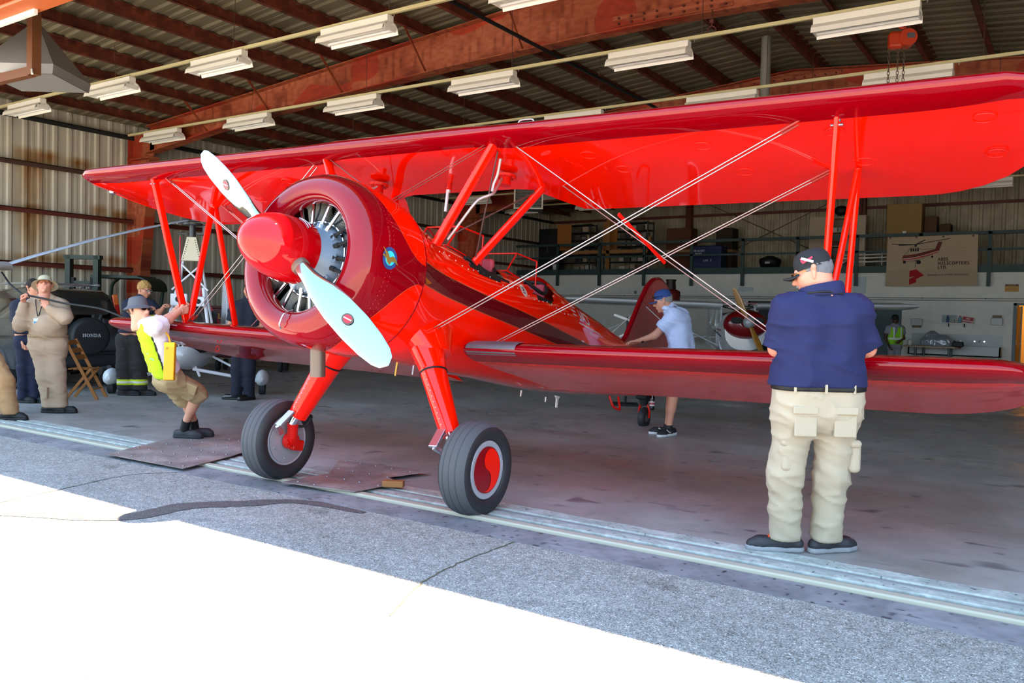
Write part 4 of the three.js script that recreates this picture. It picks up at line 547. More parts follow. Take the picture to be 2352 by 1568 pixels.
function shoe(o, an, toe, m, sm, { h = 0.09, len = 0.29, name = 'shoe' } = {}) { // ankle and toe in world
  const a = V(an[0], 0, an[2]), d = V(toe[0] - an[0], 0, toe[2] - an[2]).normalize(), heel = a.clone().addScaledVector(d, -0.075), ball = a.clone().addScaledVector(d, len * 0.45), tp = a.clone().addScaledVector(d, len - 0.115), y0 = an[3] ?? 0, tl = an[4] ?? 0;
  const p = (v, y, k = 0) => [v.x, y + y0 + tl * k, v.z]; const L = [cap(p(heel, 0.05, 1), p(a, 0.062, 0.7), 0.04, 0.042), cap(p(a, 0.06, 0.7), p(ball, 0.045), 0.043, 0.047), cap(p(ball, 0.045), p(tp, 0.036), 0.047, 0.036), cap(p(a, 0.06, 0.7), p(a, h, 0.7), 0.044, 0.045)];
  const up = clothG(L, 0.03, 0.009, (x, y, z) => Math.max(y0 + 0.022 - y, y - h - y0 - tl * 0.7), null), S = [cap(p(heel, 0.015, 1), p(ball, 0.015), 0.044, 0.05), cap(p(ball, 0.015), p(tp, 0.015), 0.05, 0.04)];
  const fs2 = fieldOf(S.map((c) => { const e = c.slice(); e[1] = e[4] = 0; return e; }), 0.02), [lo, hi] = boundsOf(S, 0.02); const lift = (x, z) => { const t = ((x - ball.x) * -d.x + (z - ball.z) * -d.z); return y0 + Math.max(0, t) / 0.2 * tl; };
  const sole = snet((x, y, z) => Math.max(fs2(x, 0, z), Math.abs(y - lift(x, z) - 0.017) - 0.016), lo, hi, 0.008);
  const s = obj(name, up.translate(-o.position.x, 0, -o.position.z), m, o); obj('sole', sole.translate(-o.position.x, 0, -o.position.z), sm, s); return s;
}
const skin = M(0xc98a6c, 0.55), skinPale = M(0xd3a083, 0.55), skinDark = M(0x4a2f22, 0.55);
function person(label, base, J, opt) {
  const o = thing('person', label, 'person', [base[0], 0, base[1]]); const off = (g) => g.translate(-base[0], 0, -base[1]);
  const c = opt.cell ?? 0.014, b = opt.build ?? 1, k = 0.045; const mid = (p, q, t = 0.5) => p.map((v, i) => v + (q[i] - v) * t);
  const sh = mid(J.shL, J.shR), hip = mid(J.hipL, J.hipR), R = opt.r ?? {}, tr = R.torso ?? 0.115, ar = R.arm ?? 1, lr = R.leg ?? 1;
  const set = { torso: [cap(mid(J.shL, J.shR, 0.2), mid(J.shL, J.shR, 0.8), 0.085 * b, 0.085 * b), cap(mid(mid(J.shL, J.shR, 0.28), mid(J.hipL, J.hipR, 0.3), 0.12), mid(mid(J.shL, J.shR, 0.28), J.hipL, 0.8), tr, tr), cap(mid(mid(J.shL, J.shR, 0.72), mid(J.hipL, J.hipR, 0.7), 0.12), mid(mid(J.shL, J.shR, 0.72), J.hipR, 0.8), tr, tr), ...(opt.belly ? [cap(opt.belly, opt.belly, opt.bellyR, opt.bellyR)] : [])], pelvis: [cap(J.hipL, J.hipR, R.hip ?? 0.115, R.hip ?? 0.115)], arms: [], fore: [], legs: [], shins: [] };
  for (const s of ['L', 'R']) {
    if (J['el' + s]) { set.arms.push(cap(J['sh' + s], J['el' + s], 0.054 * ar, 0.042 * ar)); set.fore.push(cap(J['el' + s], J['wr' + s], 0.041 * ar, 0.028 * ar)); }
    if (J['kn' + s]) { set.legs.push(cap(J['hip' + s], J['kn' + s], 0.09 * lr, 0.058 * lr)); set.shins.push(cap(J['kn' + s], J['an' + s], 0.055, 0.036), cap(mid(J['kn' + s], J['an' + s], 0.15), mid(J['kn' + s], J['an' + s], 0.45), 0.056, 0.05)); }
  }
  const skinL = [...grow(set.torso, -0.01), ...grow(set.pelvis, -0.01), ...set.arms, ...set.fore, ...set.legs, ...set.shins, ...(J.neck ? [cap(sh, J.neck, 0.075, 0.056)] : [])];
  const parts = [clothG(skinL, 0.03, c, null, null)];
  const hm = J.head && basisAt(J.head, opt.face, opt.up ? toV(opt.up) : V(0, 1, 0));
  if (hm) { const g = snet(headF(opt.fat ?? 0), [-0.11, -0.2, -0.13], [0.11, 0.15, 0.15], opt.headCell ?? 0.0055); parts.push(g.applyMatrix4(hm)); }
  for (const h of opt.hands ?? []) { const f = toV(h.dir).clone().normalize(), n0 = toV(h.palm), n = n0.clone().addScaledVector(f, -n0.dot(f)).normalize(), x = f.clone().cross(n); parts.push(handG(h.curl, h.thumb, h.mir).applyMatrix4(new THREE.Matrix4().makeBasis(x, f, n).setPosition(toV(h.at)))); }
  const body = obj('body', parts.map(off), opt.skin ?? skin, o);
  const api = { o, set, J, hm, off, cap, mid, body,
    cloth(name, L, m, { d = 0.014, kk = 0.05, clip, amp = 0.006, f = 11, s = 0, cell = c } = {}, parent = o) { return obj(name, off(clothG(grow(L, d), kk, cell, clip, fold(amp, f, s))), m, parent); },
    shirt(name, torso, sleeves, m, hem, opts = {}) { const ft = fieldOf(torso, 0.04), fa = fieldOf(sleeves, 0.02); const ends = sleeves.map((q) => { const d = V(q[3] - q[0], q[4] - q[1], q[5] - q[2]).normalize(); return [q, d]; }); return this.cloth(name, [...torso, ...sleeves], m, { ...opts, clip: (x, y, z) => { if (fa(x, y, z) < ft(x, y, z) - 0.012) { let best = 1e3, v = -1; for (const [q, d] of ends) { const e = (x - q[3]) * d.x + (y - q[4]) * d.y + (z - q[5]) * d.z, r = Math.hypot(x - q[3], y - q[4], z - q[5]); if (r < best) { best = r; v = e; } } return v; } return hem(x, y, z); } }); },
    onHead(name, g, m, parent = o) { return obj(name, off(mg([g]).applyMatrix4(hm)), m, parent); },
    hair(m, clip, d = 0.008) { const g = snet((x, y, z) => Math.max(ell(x, y, z, 0, 0.035, -0.014, 0.077 + d, 0.102 + d, 0.1 + d) + Math.min(0.011, d * 0.8) * perlin.noise(x * 38, y * 38, z * 38), clip(x, y, z)), [-0.11, -0.13, -0.14], [0.11, 0.17, 0.12], 0.006); return obj('hair', off(g.applyMatrix4(hm)), m, o); },
    glasses(m, lens) { const gs = obj('glasses', off(mg([tube([[-0.079, 0.022, -0.01], [-0.074, 0.02, 0.07], [-0.058, 0.018, 0.098]], 0.0025, 5), tube([[0.079, 0.022, -0.01], [0.074, 0.02, 0.07], [0.058, 0.018, 0.098]], 0.0025, 5), tube([[-0.06, 0.024, 0.098], [-0.03, 0.03, 0.112], [0, 0.024, 0.117], [0.03, 0.03, 0.112], [0.06, 0.024, 0.098]], 0.0028, 5)]).applyMatrix4(hm)), m, o); for (const s of [-1, 1]) obj('lens', off(sph(0.025, 0, 0, 0, 1.05, 0.85, 0.16, 14).rotateY(s * 0.3).translate(s * 0.033, 0.01, 0.108).applyMatrix4(hm)), lens, gs); return gs; },
    capHat(m, y = 0.035, tilt = 0) { const g = lathe([[0.093, 0.0], [0.094, 0.03], [0.09, 0.06], [0.075, 0.09], [0.045, 0.108], [0, 0.112]], 28).scale(0.93, 1, 1.12).translate(0, y, -0.012); const h = obj('cap', off(mg([g]).applyMatrix4(hm)), m, o); const bill = new THREE.Shape(); bill.moveTo(-0.078, 0); bill.quadraticCurveTo(-0.08, 0.09, 0, 0.1); bill.quadraticCurveTo(0.08, 0.09, 0.078, 0); bill.quadraticCurveTo(0, 0.045, -0.078, 0); const e = new THREE.ExtrudeGeometry(bill, { depth: 0.006, bevelEnabled: true, bevelSize: 0.002, bevelThickness: 0.002, bevelSegments: 1, curveSegments: 10 }); e.rotateX(Math.PI / 2); const p = e.attributes.position; for (let i = 0; i < p.count; i++) p.setY(i, p.getY(i) - 5 * p.getX(i) ** 2 - p.getZ(i) * 0.22); e.computeVertexNormals(); obj('bill', off(e.translate(0, y + 0.012, 0.068).applyMatrix4(hm)), m, h); return h; },
    bucket(m, y = 0.045, brim = 0.07) { const h = obj('hat', off(lathe([[0.0, 0.092], [0.05, 0.09], [0.075, 0.078], [0.085, 0.05], [0.095, 0.0], [0.1, -0.006], [0.1 + brim * 0.5, -0.016], [0.1 + brim, -0.036], [0.1 + brim + 0.001, -0.041], [0.1 + brim * 0.5, -0.022], [0.094, -0.01]], 36).scale(0.95, 1, 1.08).translate(0, y, -0.01).applyMatrix4(hm)), m, o); return h; },
  };
  return api;
}
const fabric = (hex, rough = 0.85) => { const base = new THREE.Color(hex), s = base.clone().convertLinearToSRGB ? base : base; return M(hex, rough, 0, { bumpMap: mats.weave, bumpScale: 0.0006 }); };
const shirtNavy = M(0x151d4c, 0.85);
{ // man in the navy polo shirt, back to us
  const J = { head: [-1.285, 1.692, -5.0], neck: [-1.25, 1.57, -5.03], shL: [-1.4, 1.475, -4.92], shR: [-1.075, 1.485, -5.145], elL: [-1.475, 1.25, -4.985], elR: [-1.03, 1.26, -5.285], wrL: [-1.4, 1.2, -5.16], wrR: [-1.16, 1.2, -5.36], hipL: [-1.37, 0.9, -5.05], hipR: [-1.165, 0.9, -5.19], knL: [-1.435, 0.5, -5.11], knR: [-1.205, 0.49, -5.265], anL: [-1.45, 0.1, -5.2], anR: [-1.245, 0.1, -5.34] };
  const p = person('man in navy polo shirt and khaki cargo trousers watching with his back turned', [-1.32, -5.2], J, { cell: 0.012, face: [-0.8, -0.28, 0.12], fat: 0.9, headCell: 0.0045, r: { torso: 0.135, hip: 0.125, arm: 1.1, leg: 1.2 }, belly: [-1.25, 1.13, -5.1], bellyR: 0.16, hands: [{ at: [-1.4, 1.2, -5.16], dir: [0.8, 0.1, -0.5], palm: [0.2, 1, 0.2], curl: 0.5, mir: 1 }, { at: [-1.16, 1.2, -5.36], dir: [-0.9, 0.1, 0.1], palm: [0, 1, 0], curl: 0.5, mir: -1 }], skin: M(0xd98f76, 0.5) });
  const sl = p.set.arms.map((a) => cap(a.slice(0, 3), p.mid(a.slice(0, 3), a.slice(3, 6), 0.92), 0.07, 0.074));
  p.shirt('polo_shirt', [...p.set.torso, ...p.set.pelvis.map((c) => cap([c[0], 1.06, c[2]], [c[3], 1.06, c[5]], 0.142)), cap(J.shL, J.neck, 0.075, 0.07), cap(J.shR, J.neck, 0.075, 0.07)], sl, shirtNavy, (x, y, z) => Math.max(1.035 - y, y - 1.585), { d: 0.014, kk: 0.06, amp: 0.012, f: 7 });
  p.cloth('collar', [cap([-1.262, 1.595, -4.985], [-1.205, 1.595, -5.015], 0.078, 0.078)], shirtNavy, { d: 0.018, amp: 0.002, cell: 0.009, clip: (x, y, z) => Math.max(y - 1.625 - (x + 1.25) * 0.25, 1.56 + (x + 1.25) * 0.1 - y) });
  obj('lanyard', p.off(tube([[-1.34, 1.56, -4.95], [-1.28, 1.575, -4.893], [-1.19, 1.585, -4.912], [-1.11, 1.575, -4.99]], 0.006)), mats.black, p.o);
  const kh = M(0xb0a48e, 0.9); const waist = (x, y, z) => y - 1.03;
  const legs = (s) => [cap(J['hip' + s], J['kn' + s], 0.118, 0.104), cap(J['kn' + s], [J['an' + s][0], 0.06, J['an' + s][2]], 0.1, 0.094)];
  const pants = p.cloth('cargo_trousers', [...legs('L'), ...legs('R'), cap(J.hipL, J.hipR, 0.148), cap([-1.36, 1.0, -5.03], [-1.155, 1.0, -5.17], 0.138)], kh, { d: 0, kk: 0.05, amp: 0.009, f: 10, s: 3, clip: (x, y, z) => Math.max(waist(x, y, z), 0.075 - y) });
  p.cloth('belt', [cap([-1.36, 1.03, -5.03], [-1.155, 1.03, -5.17], 0.15)], mats.black, { d: 0, amp: 0, cell: 0.008, clip: (x, y, z) => Math.abs(y - 1.03) - 0.018 });
  const bk = V(0.565, 0, 0.825), rt = V(0.825, 0, -0.565); // towards us, to his right
  const pk = (name, x, y, dz, w, h, t) => { const c = V(-1.262, y, -5.11 - (0.9 - y) * 0.2).addScaledVector(rt, x).addScaledVector(bk, dz); const g = rb(w, h, t, Math.min(0.03, t * 0.4)).applyMatrix4(new THREE.Matrix4().makeBasis(rt, V(0, 1, 0), bk)).translate(c.x, c.y, c.z); const q = obj(name, p.off(g), kh, pants); return q; };
  for (const s of [-1, 1]) { pk('back_pocket', s * 0.115, 0.83, 0.128, 0.13, 0.16, 0.02); pk('pocket_flap', s * 0.115, 0.905, 0.136, 0.145, 0.045, 0.016); pk('cargo_pocket', s * 0.2, 0.62, 0.01, 0.07, 0.19, 0.13); pk('cargo_flap', s * 0.202, 0.7, 0.01, 0.074, 0.05, 0.137); }
  for (const x of [-0.17, 0, 0.17]) pk('belt_loop', x, 1.03, 0.15 - 0.02 * (x ? 1 : 0), 0.016, 0.055, 0.012);
  const shM = M(0x2a2b30, 0.6), so = M(0x8d8f93, 0.6); const sL = shoe(p.o, [-1.45, 0, -5.2], [-1.58, 0, -5.13], shM, so, { len: 0.31 }); const sR = shoe(p.o, [-1.245, 0, -5.34], [-1.15, 0, -5.46], shM, so, { len: 0.31 });
  for (const [q, a, d] of [[sL, [-1.45, -5.2], [-0.88, 0.474]], [sR, [-1.245, -5.34], [0.62, -0.784]]]) obj('lace_panel', p.off(rb(0.05, 0.01, 0.06, 0.004, 0, 0, 0, 0.5, Math.atan2(d[0], d[1])).translate(a[0] + d[0] * 0.1, 0.085, a[1] + d[1] * 0.1)), M(0xe0531c, 0.6), q);
  const hat = p.capHat(M(0x1b1e22, 0.85), 0.03); p.hair(M(0x6a6a70, 0.9), (x, y, z) => Math.max(y - 0.05, -0.075 - y, z - 0.03, 0.02 + 0.9 * z - y * 0.2 - 0.06), 0.006);
  p.glasses(M(0xc9a04e, 0.3, 0.8), P(0x2a160c, 0.1)); obj('beard', p.off(mg([sph(0.03, 0, -0.1, 0.075, 1, 1, 0.8, 12), sph(0.02, 0, -0.05, 0.098, 1.5, 0.6, 0.7, 12)]).applyMatrix4(p.hm)), M(0x9a938c, 0.9), p.o);
  const pin = (g) => g.rotateY(Math.PI / 2).translate(0.0885, 0.075, 0.0); // small embroidered aeroplane on the side of the cap
  { const cb = obj('cap_badge', p.off(mg([pin(box(0.07, 0.014, 0.003, 0, 0, 0.004, 0, 0, -0.6))]).applyMatrix4(p.hm)), M(0xd8c4cc, 0.7), hat); obj('badge_fuselage', p.off(mg([pin(box(0.065, 0.012, 0.003, 0, 0, 0.003, 0, 0, 0.25)), pin(box(0.012, 0.024, 0.003, -0.03, 0.008, 0.003))]).applyMatrix4(p.hm)), M(0xb0304c, 0.7), cb); }
  obj('cap_arc', p.off(tube([[0.045, 0.095, -0.088], [0.03, 0.108, -0.09], [0.01, 0.108, -0.097], [-0.005, 0.1, -0.105]], 0.003).applyMatrix4(p.hm)), M(0xc9c02a, 0.7), hat);
}
{ // man in the high-visibility vest leaning back and pulling on the strut
  const J = { head: [-7.685, 1.362, -4.805], neck: [-7.665, 1.25, -4.84], shL: [-7.79, 1.215, -4.98], shR: [-7.47, 1.205, -4.83], elL: [-7.7, 1.285, -5.13], elR: [-7.53, 1.275, -5.03], wrL: [-7.67, 1.385, -5.225], wrR: [-7.585, 1.365, -5.19], hipL: [-7.83, 0.66, -5.21], hipR: [-7.64, 0.68, -5.12], knL: [-7.87, 0.42, -5.47], knR: [-7.61, 0.5, -5.43], anL: [-7.97, 0.12, -5.66], anR: [-7.94, 0.12, -5.5] };
  const p = person('man in yellow safety vest and grey hat leaning back pulling the wing strut', [-7.75, -5.2], J, { cell: 0.012, face: [0.9, 0.12, -0.15], up: [-0.15, 1, 0], r: { torso: 0.115, hip: 0.115, arm: 1, leg: 1 }, hands: [{ at: [-7.588, 1.363, -5.19], dir: [0.1, 0.25, -0.95], palm: [-1, 0.1, 0], curl: 1.1, mir: 1, thumb: 0.8 }, { at: [-7.675, 1.385, -5.225], dir: [-0.1, 0.3, -0.95], palm: [1, 0, 0.1], curl: 1.1, mir: -1, thumb: 0.8 }], skin: M(0xcf9a80, 0.55) });
  const ax = V(-0.105, -0.53, -0.26).normalize(), c0 = V(-7.63, 1.2, -4.905), along = (x, y, z) => (x - c0.x) * ax.x + (y - c0.y) * ax.y + (z - c0.z) * ax.z;
  const sideU = (x, y, z) => { const a = along(x, y, z); return (x - c0.x - ax.x * a) * 0.829 - (z - c0.z - ax.z * a) * 0.559 - 0.01; };
  const slv = p.set.arms.map((a) => cap(a.slice(0, 3), p.mid(a.slice(0, 3), a.slice(3, 6), 0.62), 0.072, 0.07));
  p.shirt('t_shirt', [...p.set.torso, cap(J.shL, J.neck, 0.05), cap(J.shR, J.neck, 0.05)], slv, M(0xe2e0ea, 0.85), (x, y, z) => along(x, y, z) - 0.56, { d: 0.012, amp: 0.008, f: 9 });
  const vestT = tex(256, 256, (u, v) => { const g = tileN(u, v, 9, 3) + tileN(u, v, 20, 4); return g > 0.62 ? [120, 222, 170] : [224 + g * 10, 242, 40 + g * 20]; }); 
  const vest = p.cloth('safety_vest', p.set.torso, M(0xb6e316, 0.8), { d: 0.026, amp: 0.006, s: 4, clip: (x, y, z) => { const a = along(x, y, z); return Math.max(a - 0.5, -0.1 - a, sideU(x, y, z) - 0.07 + (a - 0.2) * -0.05); } });
  p.cloth('vest_binding', p.set.torso, M(0x33402a, 0.8), { d: 0.0275, amp: 0.006, s: 4, clip: (x, y, z) => { const a = along(x, y, z); return Math.max(a - 0.505, -0.1 - a, Math.abs(sideU(x, y, z) - 0.07 + (a - 0.2) * -0.05) - 0.007); } }, vest);
  p.cloth('vest_hem', p.set.torso, M(0x33402a, 0.8), { d: 0.0275, amp: 0.006, s: 4, clip: (x, y, z) => { const a = along(x, y, z); return Math.max(Math.abs(a - 0.5) - 0.007, sideU(x, y, z) - 0.065 + (a - 0.2) * -0.05); } }, vest);
  { // print on the back of the vest
    p.cloth('vest_print', p.set.torso, M(0x8ad8a8, 0.8), { d: 0.0272, amp: 0.006, s: 4, clip: (x, y, z) => { const a = along(x, y, z); return Math.max(Math.abs(a - 0.2) - 0.075, sideU(x, y, z) - 0.03, -0.09 - (sideU(x, y, z)), 0.35 - tileN(x * 3 % 1, y * 3 % 1, 40, 6) - tileN(z * 2 % 1, y * 2 % 1, 30, 9) - 0.35); } }, vest);
  }
  const kh = M(0xa08d68, 0.9), half = (s) => [cap(J['hip' + s], J['kn' + s], 0.115, 0.105)];
  const shorts = p.cloth('cargo_shorts', [...half('L'), ...half('R'), cap(J.hipL, J.hipR, 0.13)], kh, { d: 0, amp: 0.01, f: 11, s: 8, clip: (x, y, z) => Math.max(0.48 - along(x, y, z), ...['L', 'R'].map((s) => -1e3), (() => { const d = Math.min(...['L', 'R'].map((s) => { const h = J['hip' + s], q = J['kn' + s], dx = q[0] - h[0], dy = q[1] - h[1], dz = q[2] - h[2], l = Math.hypot(dx, dy, dz); return ((x - h[0]) * dx + (y - h[1]) * dy + (z - h[2]) * dz) / l - l - 0.01; })); return d; })()) });
  obj('cargo_pocket', p.off(rb(0.14, 0.12, 0.05, 0.014, 0, 0, 0, 0.2, 0.6, -0.5).translate(-7.52, 0.58, -5.28)), kh, shorts);
  for (const s of ['L', 'R']) { const a = J['an' + s], q = J['kn' + s]; obj('sock', p.off(bar([a[0], a[1] - 0.06, a[2]], p.mid(a, q, 0.2), 0.048, 0.047, 16)), mats.black, p.o); }
  const sm = M(0x33353a, 0.7); shoe(p.o, [-7.94, 0, -5.5], [-7.81, 0, -5.57], sm, mats.rubber); shoe(p.o, [-7.97, 0, -5.66], [-7.8, 0, -5.76], sm, mats.rubber);
  p.bucket(M(0x55585f, 0.9), 0.05, 0.035); p.hair(M(0x4a3528, 0.9), (x, y, z) => Math.max(y - 0.06, -0.085 - y, z - 0.015, 0.03 - y + z * 0.9 - 0.06), 0.009); p.glasses(mats.black, P(0x14100e, 0.08));
}
{ // yellow pouch hanging at his side
  const t = thing('yellow_pouch', 'bright yellow upright box bag hanging at the pulling man side', 'bag', [-7.34, 0.87, -4.92]); t.rotation.set(-0.2, 0.7, 0.15);
  const ym = M(0xdca800, 0.6); obj('pouch_body', rb(0.1, 0.36, 0.07, 0.01), ym, t); obj('pouch_flap', [rb(0.102, 0.05, 0.072, 0.008, 0, 0.165, 0)], M(0xd9b90a, 0.6), t); obj('eyelet', new THREE.TorusGeometry(0.008, 0.003, 6, 12).translate(-0.02, 0.13, 0.037), mats.brass, t); obj('pouch_strap', tube([[0, 0.18, 0], [-0.03, 0.26, -0.03], [-0.12, 0.36, -0.1]], 0.008), ym, t);
}
{ // man in tan flight coverall looking up with the blade tether in his hands
  const J = { head: [-11.05, 1.635, -5.6], neck: [-11.07, 1.5, -5.62], shL: [-11.2, 1.37, -5.52], shR: [-10.93, 1.38, -5.76], elL: [-11.17, 1.13, -5.36], elR: [-10.7, 1.24, -5.68], wrL: [-11.1, 1.42, -5.36], wrR: [-10.83, 1.36, -5.52], hipL: [-11.09, 0.86, -5.59], hipR: [-10.97, 0.86, -5.69], knL: [-11.03, 0.47, -5.615], knR: [-10.94, 0.48, -5.7], anL: [-10.98, 0.09, -5.64], anR: [-10.89, 0.09, -5.73] };
  const p = person('man in tan flight coverall and sun hat looking up, holding a tether', [-11.0, -5.64], J, { cell: 0.014, face: [0.72, 0.42, 0.42], fat: 0.5, r: { torso: 0.14, hip: 0.13, arm: 1.1, leg: 1.1 }, belly: [-10.97, 1.12, -5.61], bellyR: 0.175, hands: [{ at: [-11.1, 1.42, -5.36], dir: [0.3, 0.95, 0.1], palm: [0.7, 0, -0.3], curl: 1.0, mir: -1, thumb: 0.9 }, { at: [-10.83, 1.36, -5.52], dir: [-0.25, 0.9, 0.2], palm: [-0.7, 0, -0.4], curl: 1.0, mir: 1, thumb: 0.9 }], skin: M(0xcd8e74, 0.55) });
  const tan = M(0xa8927a, 0.9), sl = [...p.set.arms.map((a) => cap(a.slice(0, 3), a.slice(3, 6), 0.085, 0.078)), ...p.set.fore.map((a) => cap(a.slice(0, 3), p.mid(a.slice(0, 3), a.slice(3, 6), 0.85), 0.075, 0.05))];
  const lg = (s) => [cap(J['hip' + s], J['kn' + s], 0.125, 0.1), cap(J['kn' + s], [J['an' + s][0], 0.08, J['an' + s][2]], 0.1, 0.085)];
  const cov = p.cloth('coverall', [...p.set.torso, ...sl, ...lg('L'), ...lg('R'), cap(J.hipL, J.hipR, 0.15), cap(J.shL, J.neck, 0.055), cap(J.shR, J.neck, 0.055), cap([-10.97, 1.12, -5.61], [-10.97, 1.12, -5.61], 0.18)], tan, { d: 0.008, kk: 0.06, amp: 0.009, f: 9, s: 2, clip: (x, y, z) => Math.max(0.07 - y) });
  p.cloth('waist_strap', [cap([-11.09, 0.99, -5.6], [-10.99, 0.99, -5.68], 0.165), cap([-10.97, 1.12, -5.61], [-10.97, 1.12, -5.61], 0.19)], M(0x9a8264, 0.9), { d: 0.012, amp: 0, clip: (x, y, z) => Math.abs(y - 0.995) - 0.02 }, cov);
  obj('leg_pocket', p.off(rb(0.02, 0.14, 0.1, 0.008).rotateY(0.6).translate(-10.91, 0.27, -5.58)), tan, cov);
  p.cloth('neck_band', [cap([-11.12, 1.46, -5.57], [-11.0, 1.46, -5.67], 0.06)], tan, { d: 0.01, amp: 0, clip: (x, y, z) => Math.abs(y - 1.475) - 0.035 }, cov);
  obj('lanyard', p.off(mg([tube([[-11.07, 1.46, -5.5], [-11.0, 1.4, -5.465], [-10.935, 1.28, -5.45], [-10.925, 1.23, -5.46]], 0.006), tube([[-10.98, 1.44, -5.58], [-10.93, 1.36, -5.5], [-10.925, 1.23, -5.46]], 0.006)])), mats.black, p.o);
  const bd = obj('badge', p.off(box(0.075, 0.1, 0.006, 0, 0, 0, 0.2, 0.85).translate(-10.92, 1.17, -5.44)), M(0xcdd8de, 0.5), p.o); obj('badge_photo', p.off(box(0.065, 0.055, 0.008, 0, -0.012, 0, 0.2, 0.85).translate(-10.919, 1.165, -5.439)), M(0x2c86b8, 0.5), bd);
  shoe(p.o, [-10.975, 0, -5.64], [-10.87, 0, -5.71], mats.black, mats.black); shoe(p.o, [-10.885, 0, -5.735], [-10.8, 0, -5.79], mats.black, mats.black);
  p.bucket(M(0xb9b093, 0.9), 0.045, 0.062); p.glasses(M(0x7a4a2c, 0.3, 0.5), P(0xa86a4a, 0.05, 0, { transparent: true, opacity: 0.35 }));
}
function plain(label, base, J, o, cl) { return person(label, base, J, o); }
{ // officer in navy uniform behind him
  const J = { head: [-12.23, 1.615, -6.05], neck: [-12.29, 1.49, -6.02], shL: [-12.4, 1.36, -5.9], shR: [-12.22, 1.36, -6.16], elL: [-12.42, 1.06, -5.9], elR: [-12.16, 1.06, -6.2], wrL: [-12.27, 0.87, -5.9], wrR: [-12.05, 0.9, -6.1], hipL: [-12.34, 0.87, -5.96], hipR: [-12.25, 0.87, -6.08], knL: [-12.33, 0.47, -5.97], knR: [-12.24, 0.47, -6.08], anL: [-12.33, 0.09, -5.96], anR: [-12.22, 0.09, -6.08] };
  const p = person('officer in navy blue uniform standing behind the man in coverall', [-12.28, -6.0], J, { face: [0.9, 0.1, -0.2], cell: 0.016, hands: [{ at: J.wrL, dir: [0.6, -0.75, 0], palm: [0.2, 0.2, -1], curl: 0.6, mir: -1 }, { at: J.wrR, dir: [0.7, -0.5, 0.2], palm: [-0.2, 0.2, -1], curl: 0.6, mir: 1 }] });
  const nv = M(0x171d33, 0.85), nv2 = M(0x151b36, 0.85);
  p.shirt('uniform_shirt', [...p.set.torso, cap(J.shL, J.neck, 0.05), cap(J.shR, J.neck, 0.05)], p.set.arms.map((a) => cap(a.slice(0, 3), p.mid(a.slice(0, 3), a.slice(3, 6), 0.75), 0.07, 0.066)), nv, (x, y, z) => 0.97 - y);
  p.cloth('uniform_trousers', [...['L', 'R'].flatMap((s) => [cap(J['hip' + s], J['kn' + s], 0.11, 0.088), cap(J['kn' + s], [J['an' + s][0], 0.06, J['an' + s][2]], 0.085, 0.075)]), cap(J.hipL, J.hipR, 0.125)], nv2, { d: 0, clip: (x, y, z) => Math.max(0.05 - y, y - 0.99) });
  obj('watch', p.off(bar([-12.31, 0.92, -5.9], [-12.29, 0.895, -5.9], 0.037, 0.036, 16)), mats.black, p.o);
  shoe(p.o, [-12.33, 0, -5.96], [-12.1, 0, -6.05], mats.black, mats.black); shoe(p.o, [-12.22, 0, -6.08], [-12.0, 0, -6.16], mats.black, mats.black); p.hair(M(0x241a14, 0.9), (x, y, z) => Math.max(-0.02 - y, 0.03 - y + z * 0.8 - 0.03), 0.01);
}
{ // tan trousers and boot at the left edge
  const J = { head: [-11.07, 1.66, -4.62], neck: [-11.12, 1.52, -4.64], shL: [-11.2, 1.4, -4.5], shR: [-11.04, 1.4, -4.8], elL: [-11.27, 1.12, -4.44], elR: [-11.07, 1.12, -4.86], wrL: [-11.2, 0.9, -4.44], wrR: [-11.0, 0.9, -4.8], hipL: [-11.0, 0.9, -4.64], hipR: [-10.9, 0.9, -4.8], knL: [-10.8, 0.48, -4.7], knR: [-10.64, 0.47, -4.92], anL: [-10.98, 0.1, -4.66], anR: [-10.585, 0.1, -4.965] };
  const p = person('person in tan coverall stepping in at the left edge, black boot forward', [-10.75, -4.85], J, { face: [0.9, 0, -0.3], cell: 0.016, hands: [{ at: J.wrL, dir: [0.3, -0.9, 0], palm: [0, 0, -1], curl: 0.6, mir: -1 }, { at: J.wrR, dir: [0.4, -0.9, 0], palm: [0, 0, 1], curl: 0.6, mir: 1 }] });
  const tan = M(0xa37f58, 0.9);
  p.cloth('coverall', [...p.set.torso, ...p.set.arms.map((a) => cap(a.slice(0, 3), a.slice(3, 6), 0.078, 0.07)), ...p.set.fore.map((a) => cap(a.slice(0, 3), p.mid(a.slice(0, 3), a.slice(3, 6), 0.85), 0.068, 0.05)), ...['L', 'R'].flatMap((s) => [cap(J['hip' + s], J['kn' + s], 0.12, 0.1), cap(J['kn' + s], [J['an' + s][0], 0.09, J['an' + s][2]], 0.1, 0.09)]), cap(J.hipL, J.hipR, 0.135), cap(J.shL, J.neck, 0.05), cap(J.shR, J.neck, 0.05)], tan, { d: 0.01, amp: 0.009, clip: (x, y, z) => 0.075 - y });
  shoe(p.o, [-10.985, 0, -4.66], [-10.8, 0, -4.76], mats.black, mats.black, { h: 0.13, name: 'boot' }); shoe(p.o, [-10.59, 0, -4.965], [-10.43, 0, -5.07], mats.black, mats.black, { h: 0.13, len: 0.3, name: 'boot' });
  p.bucket(M(0xb9a468, 0.9), 0.045, 0.06);
}
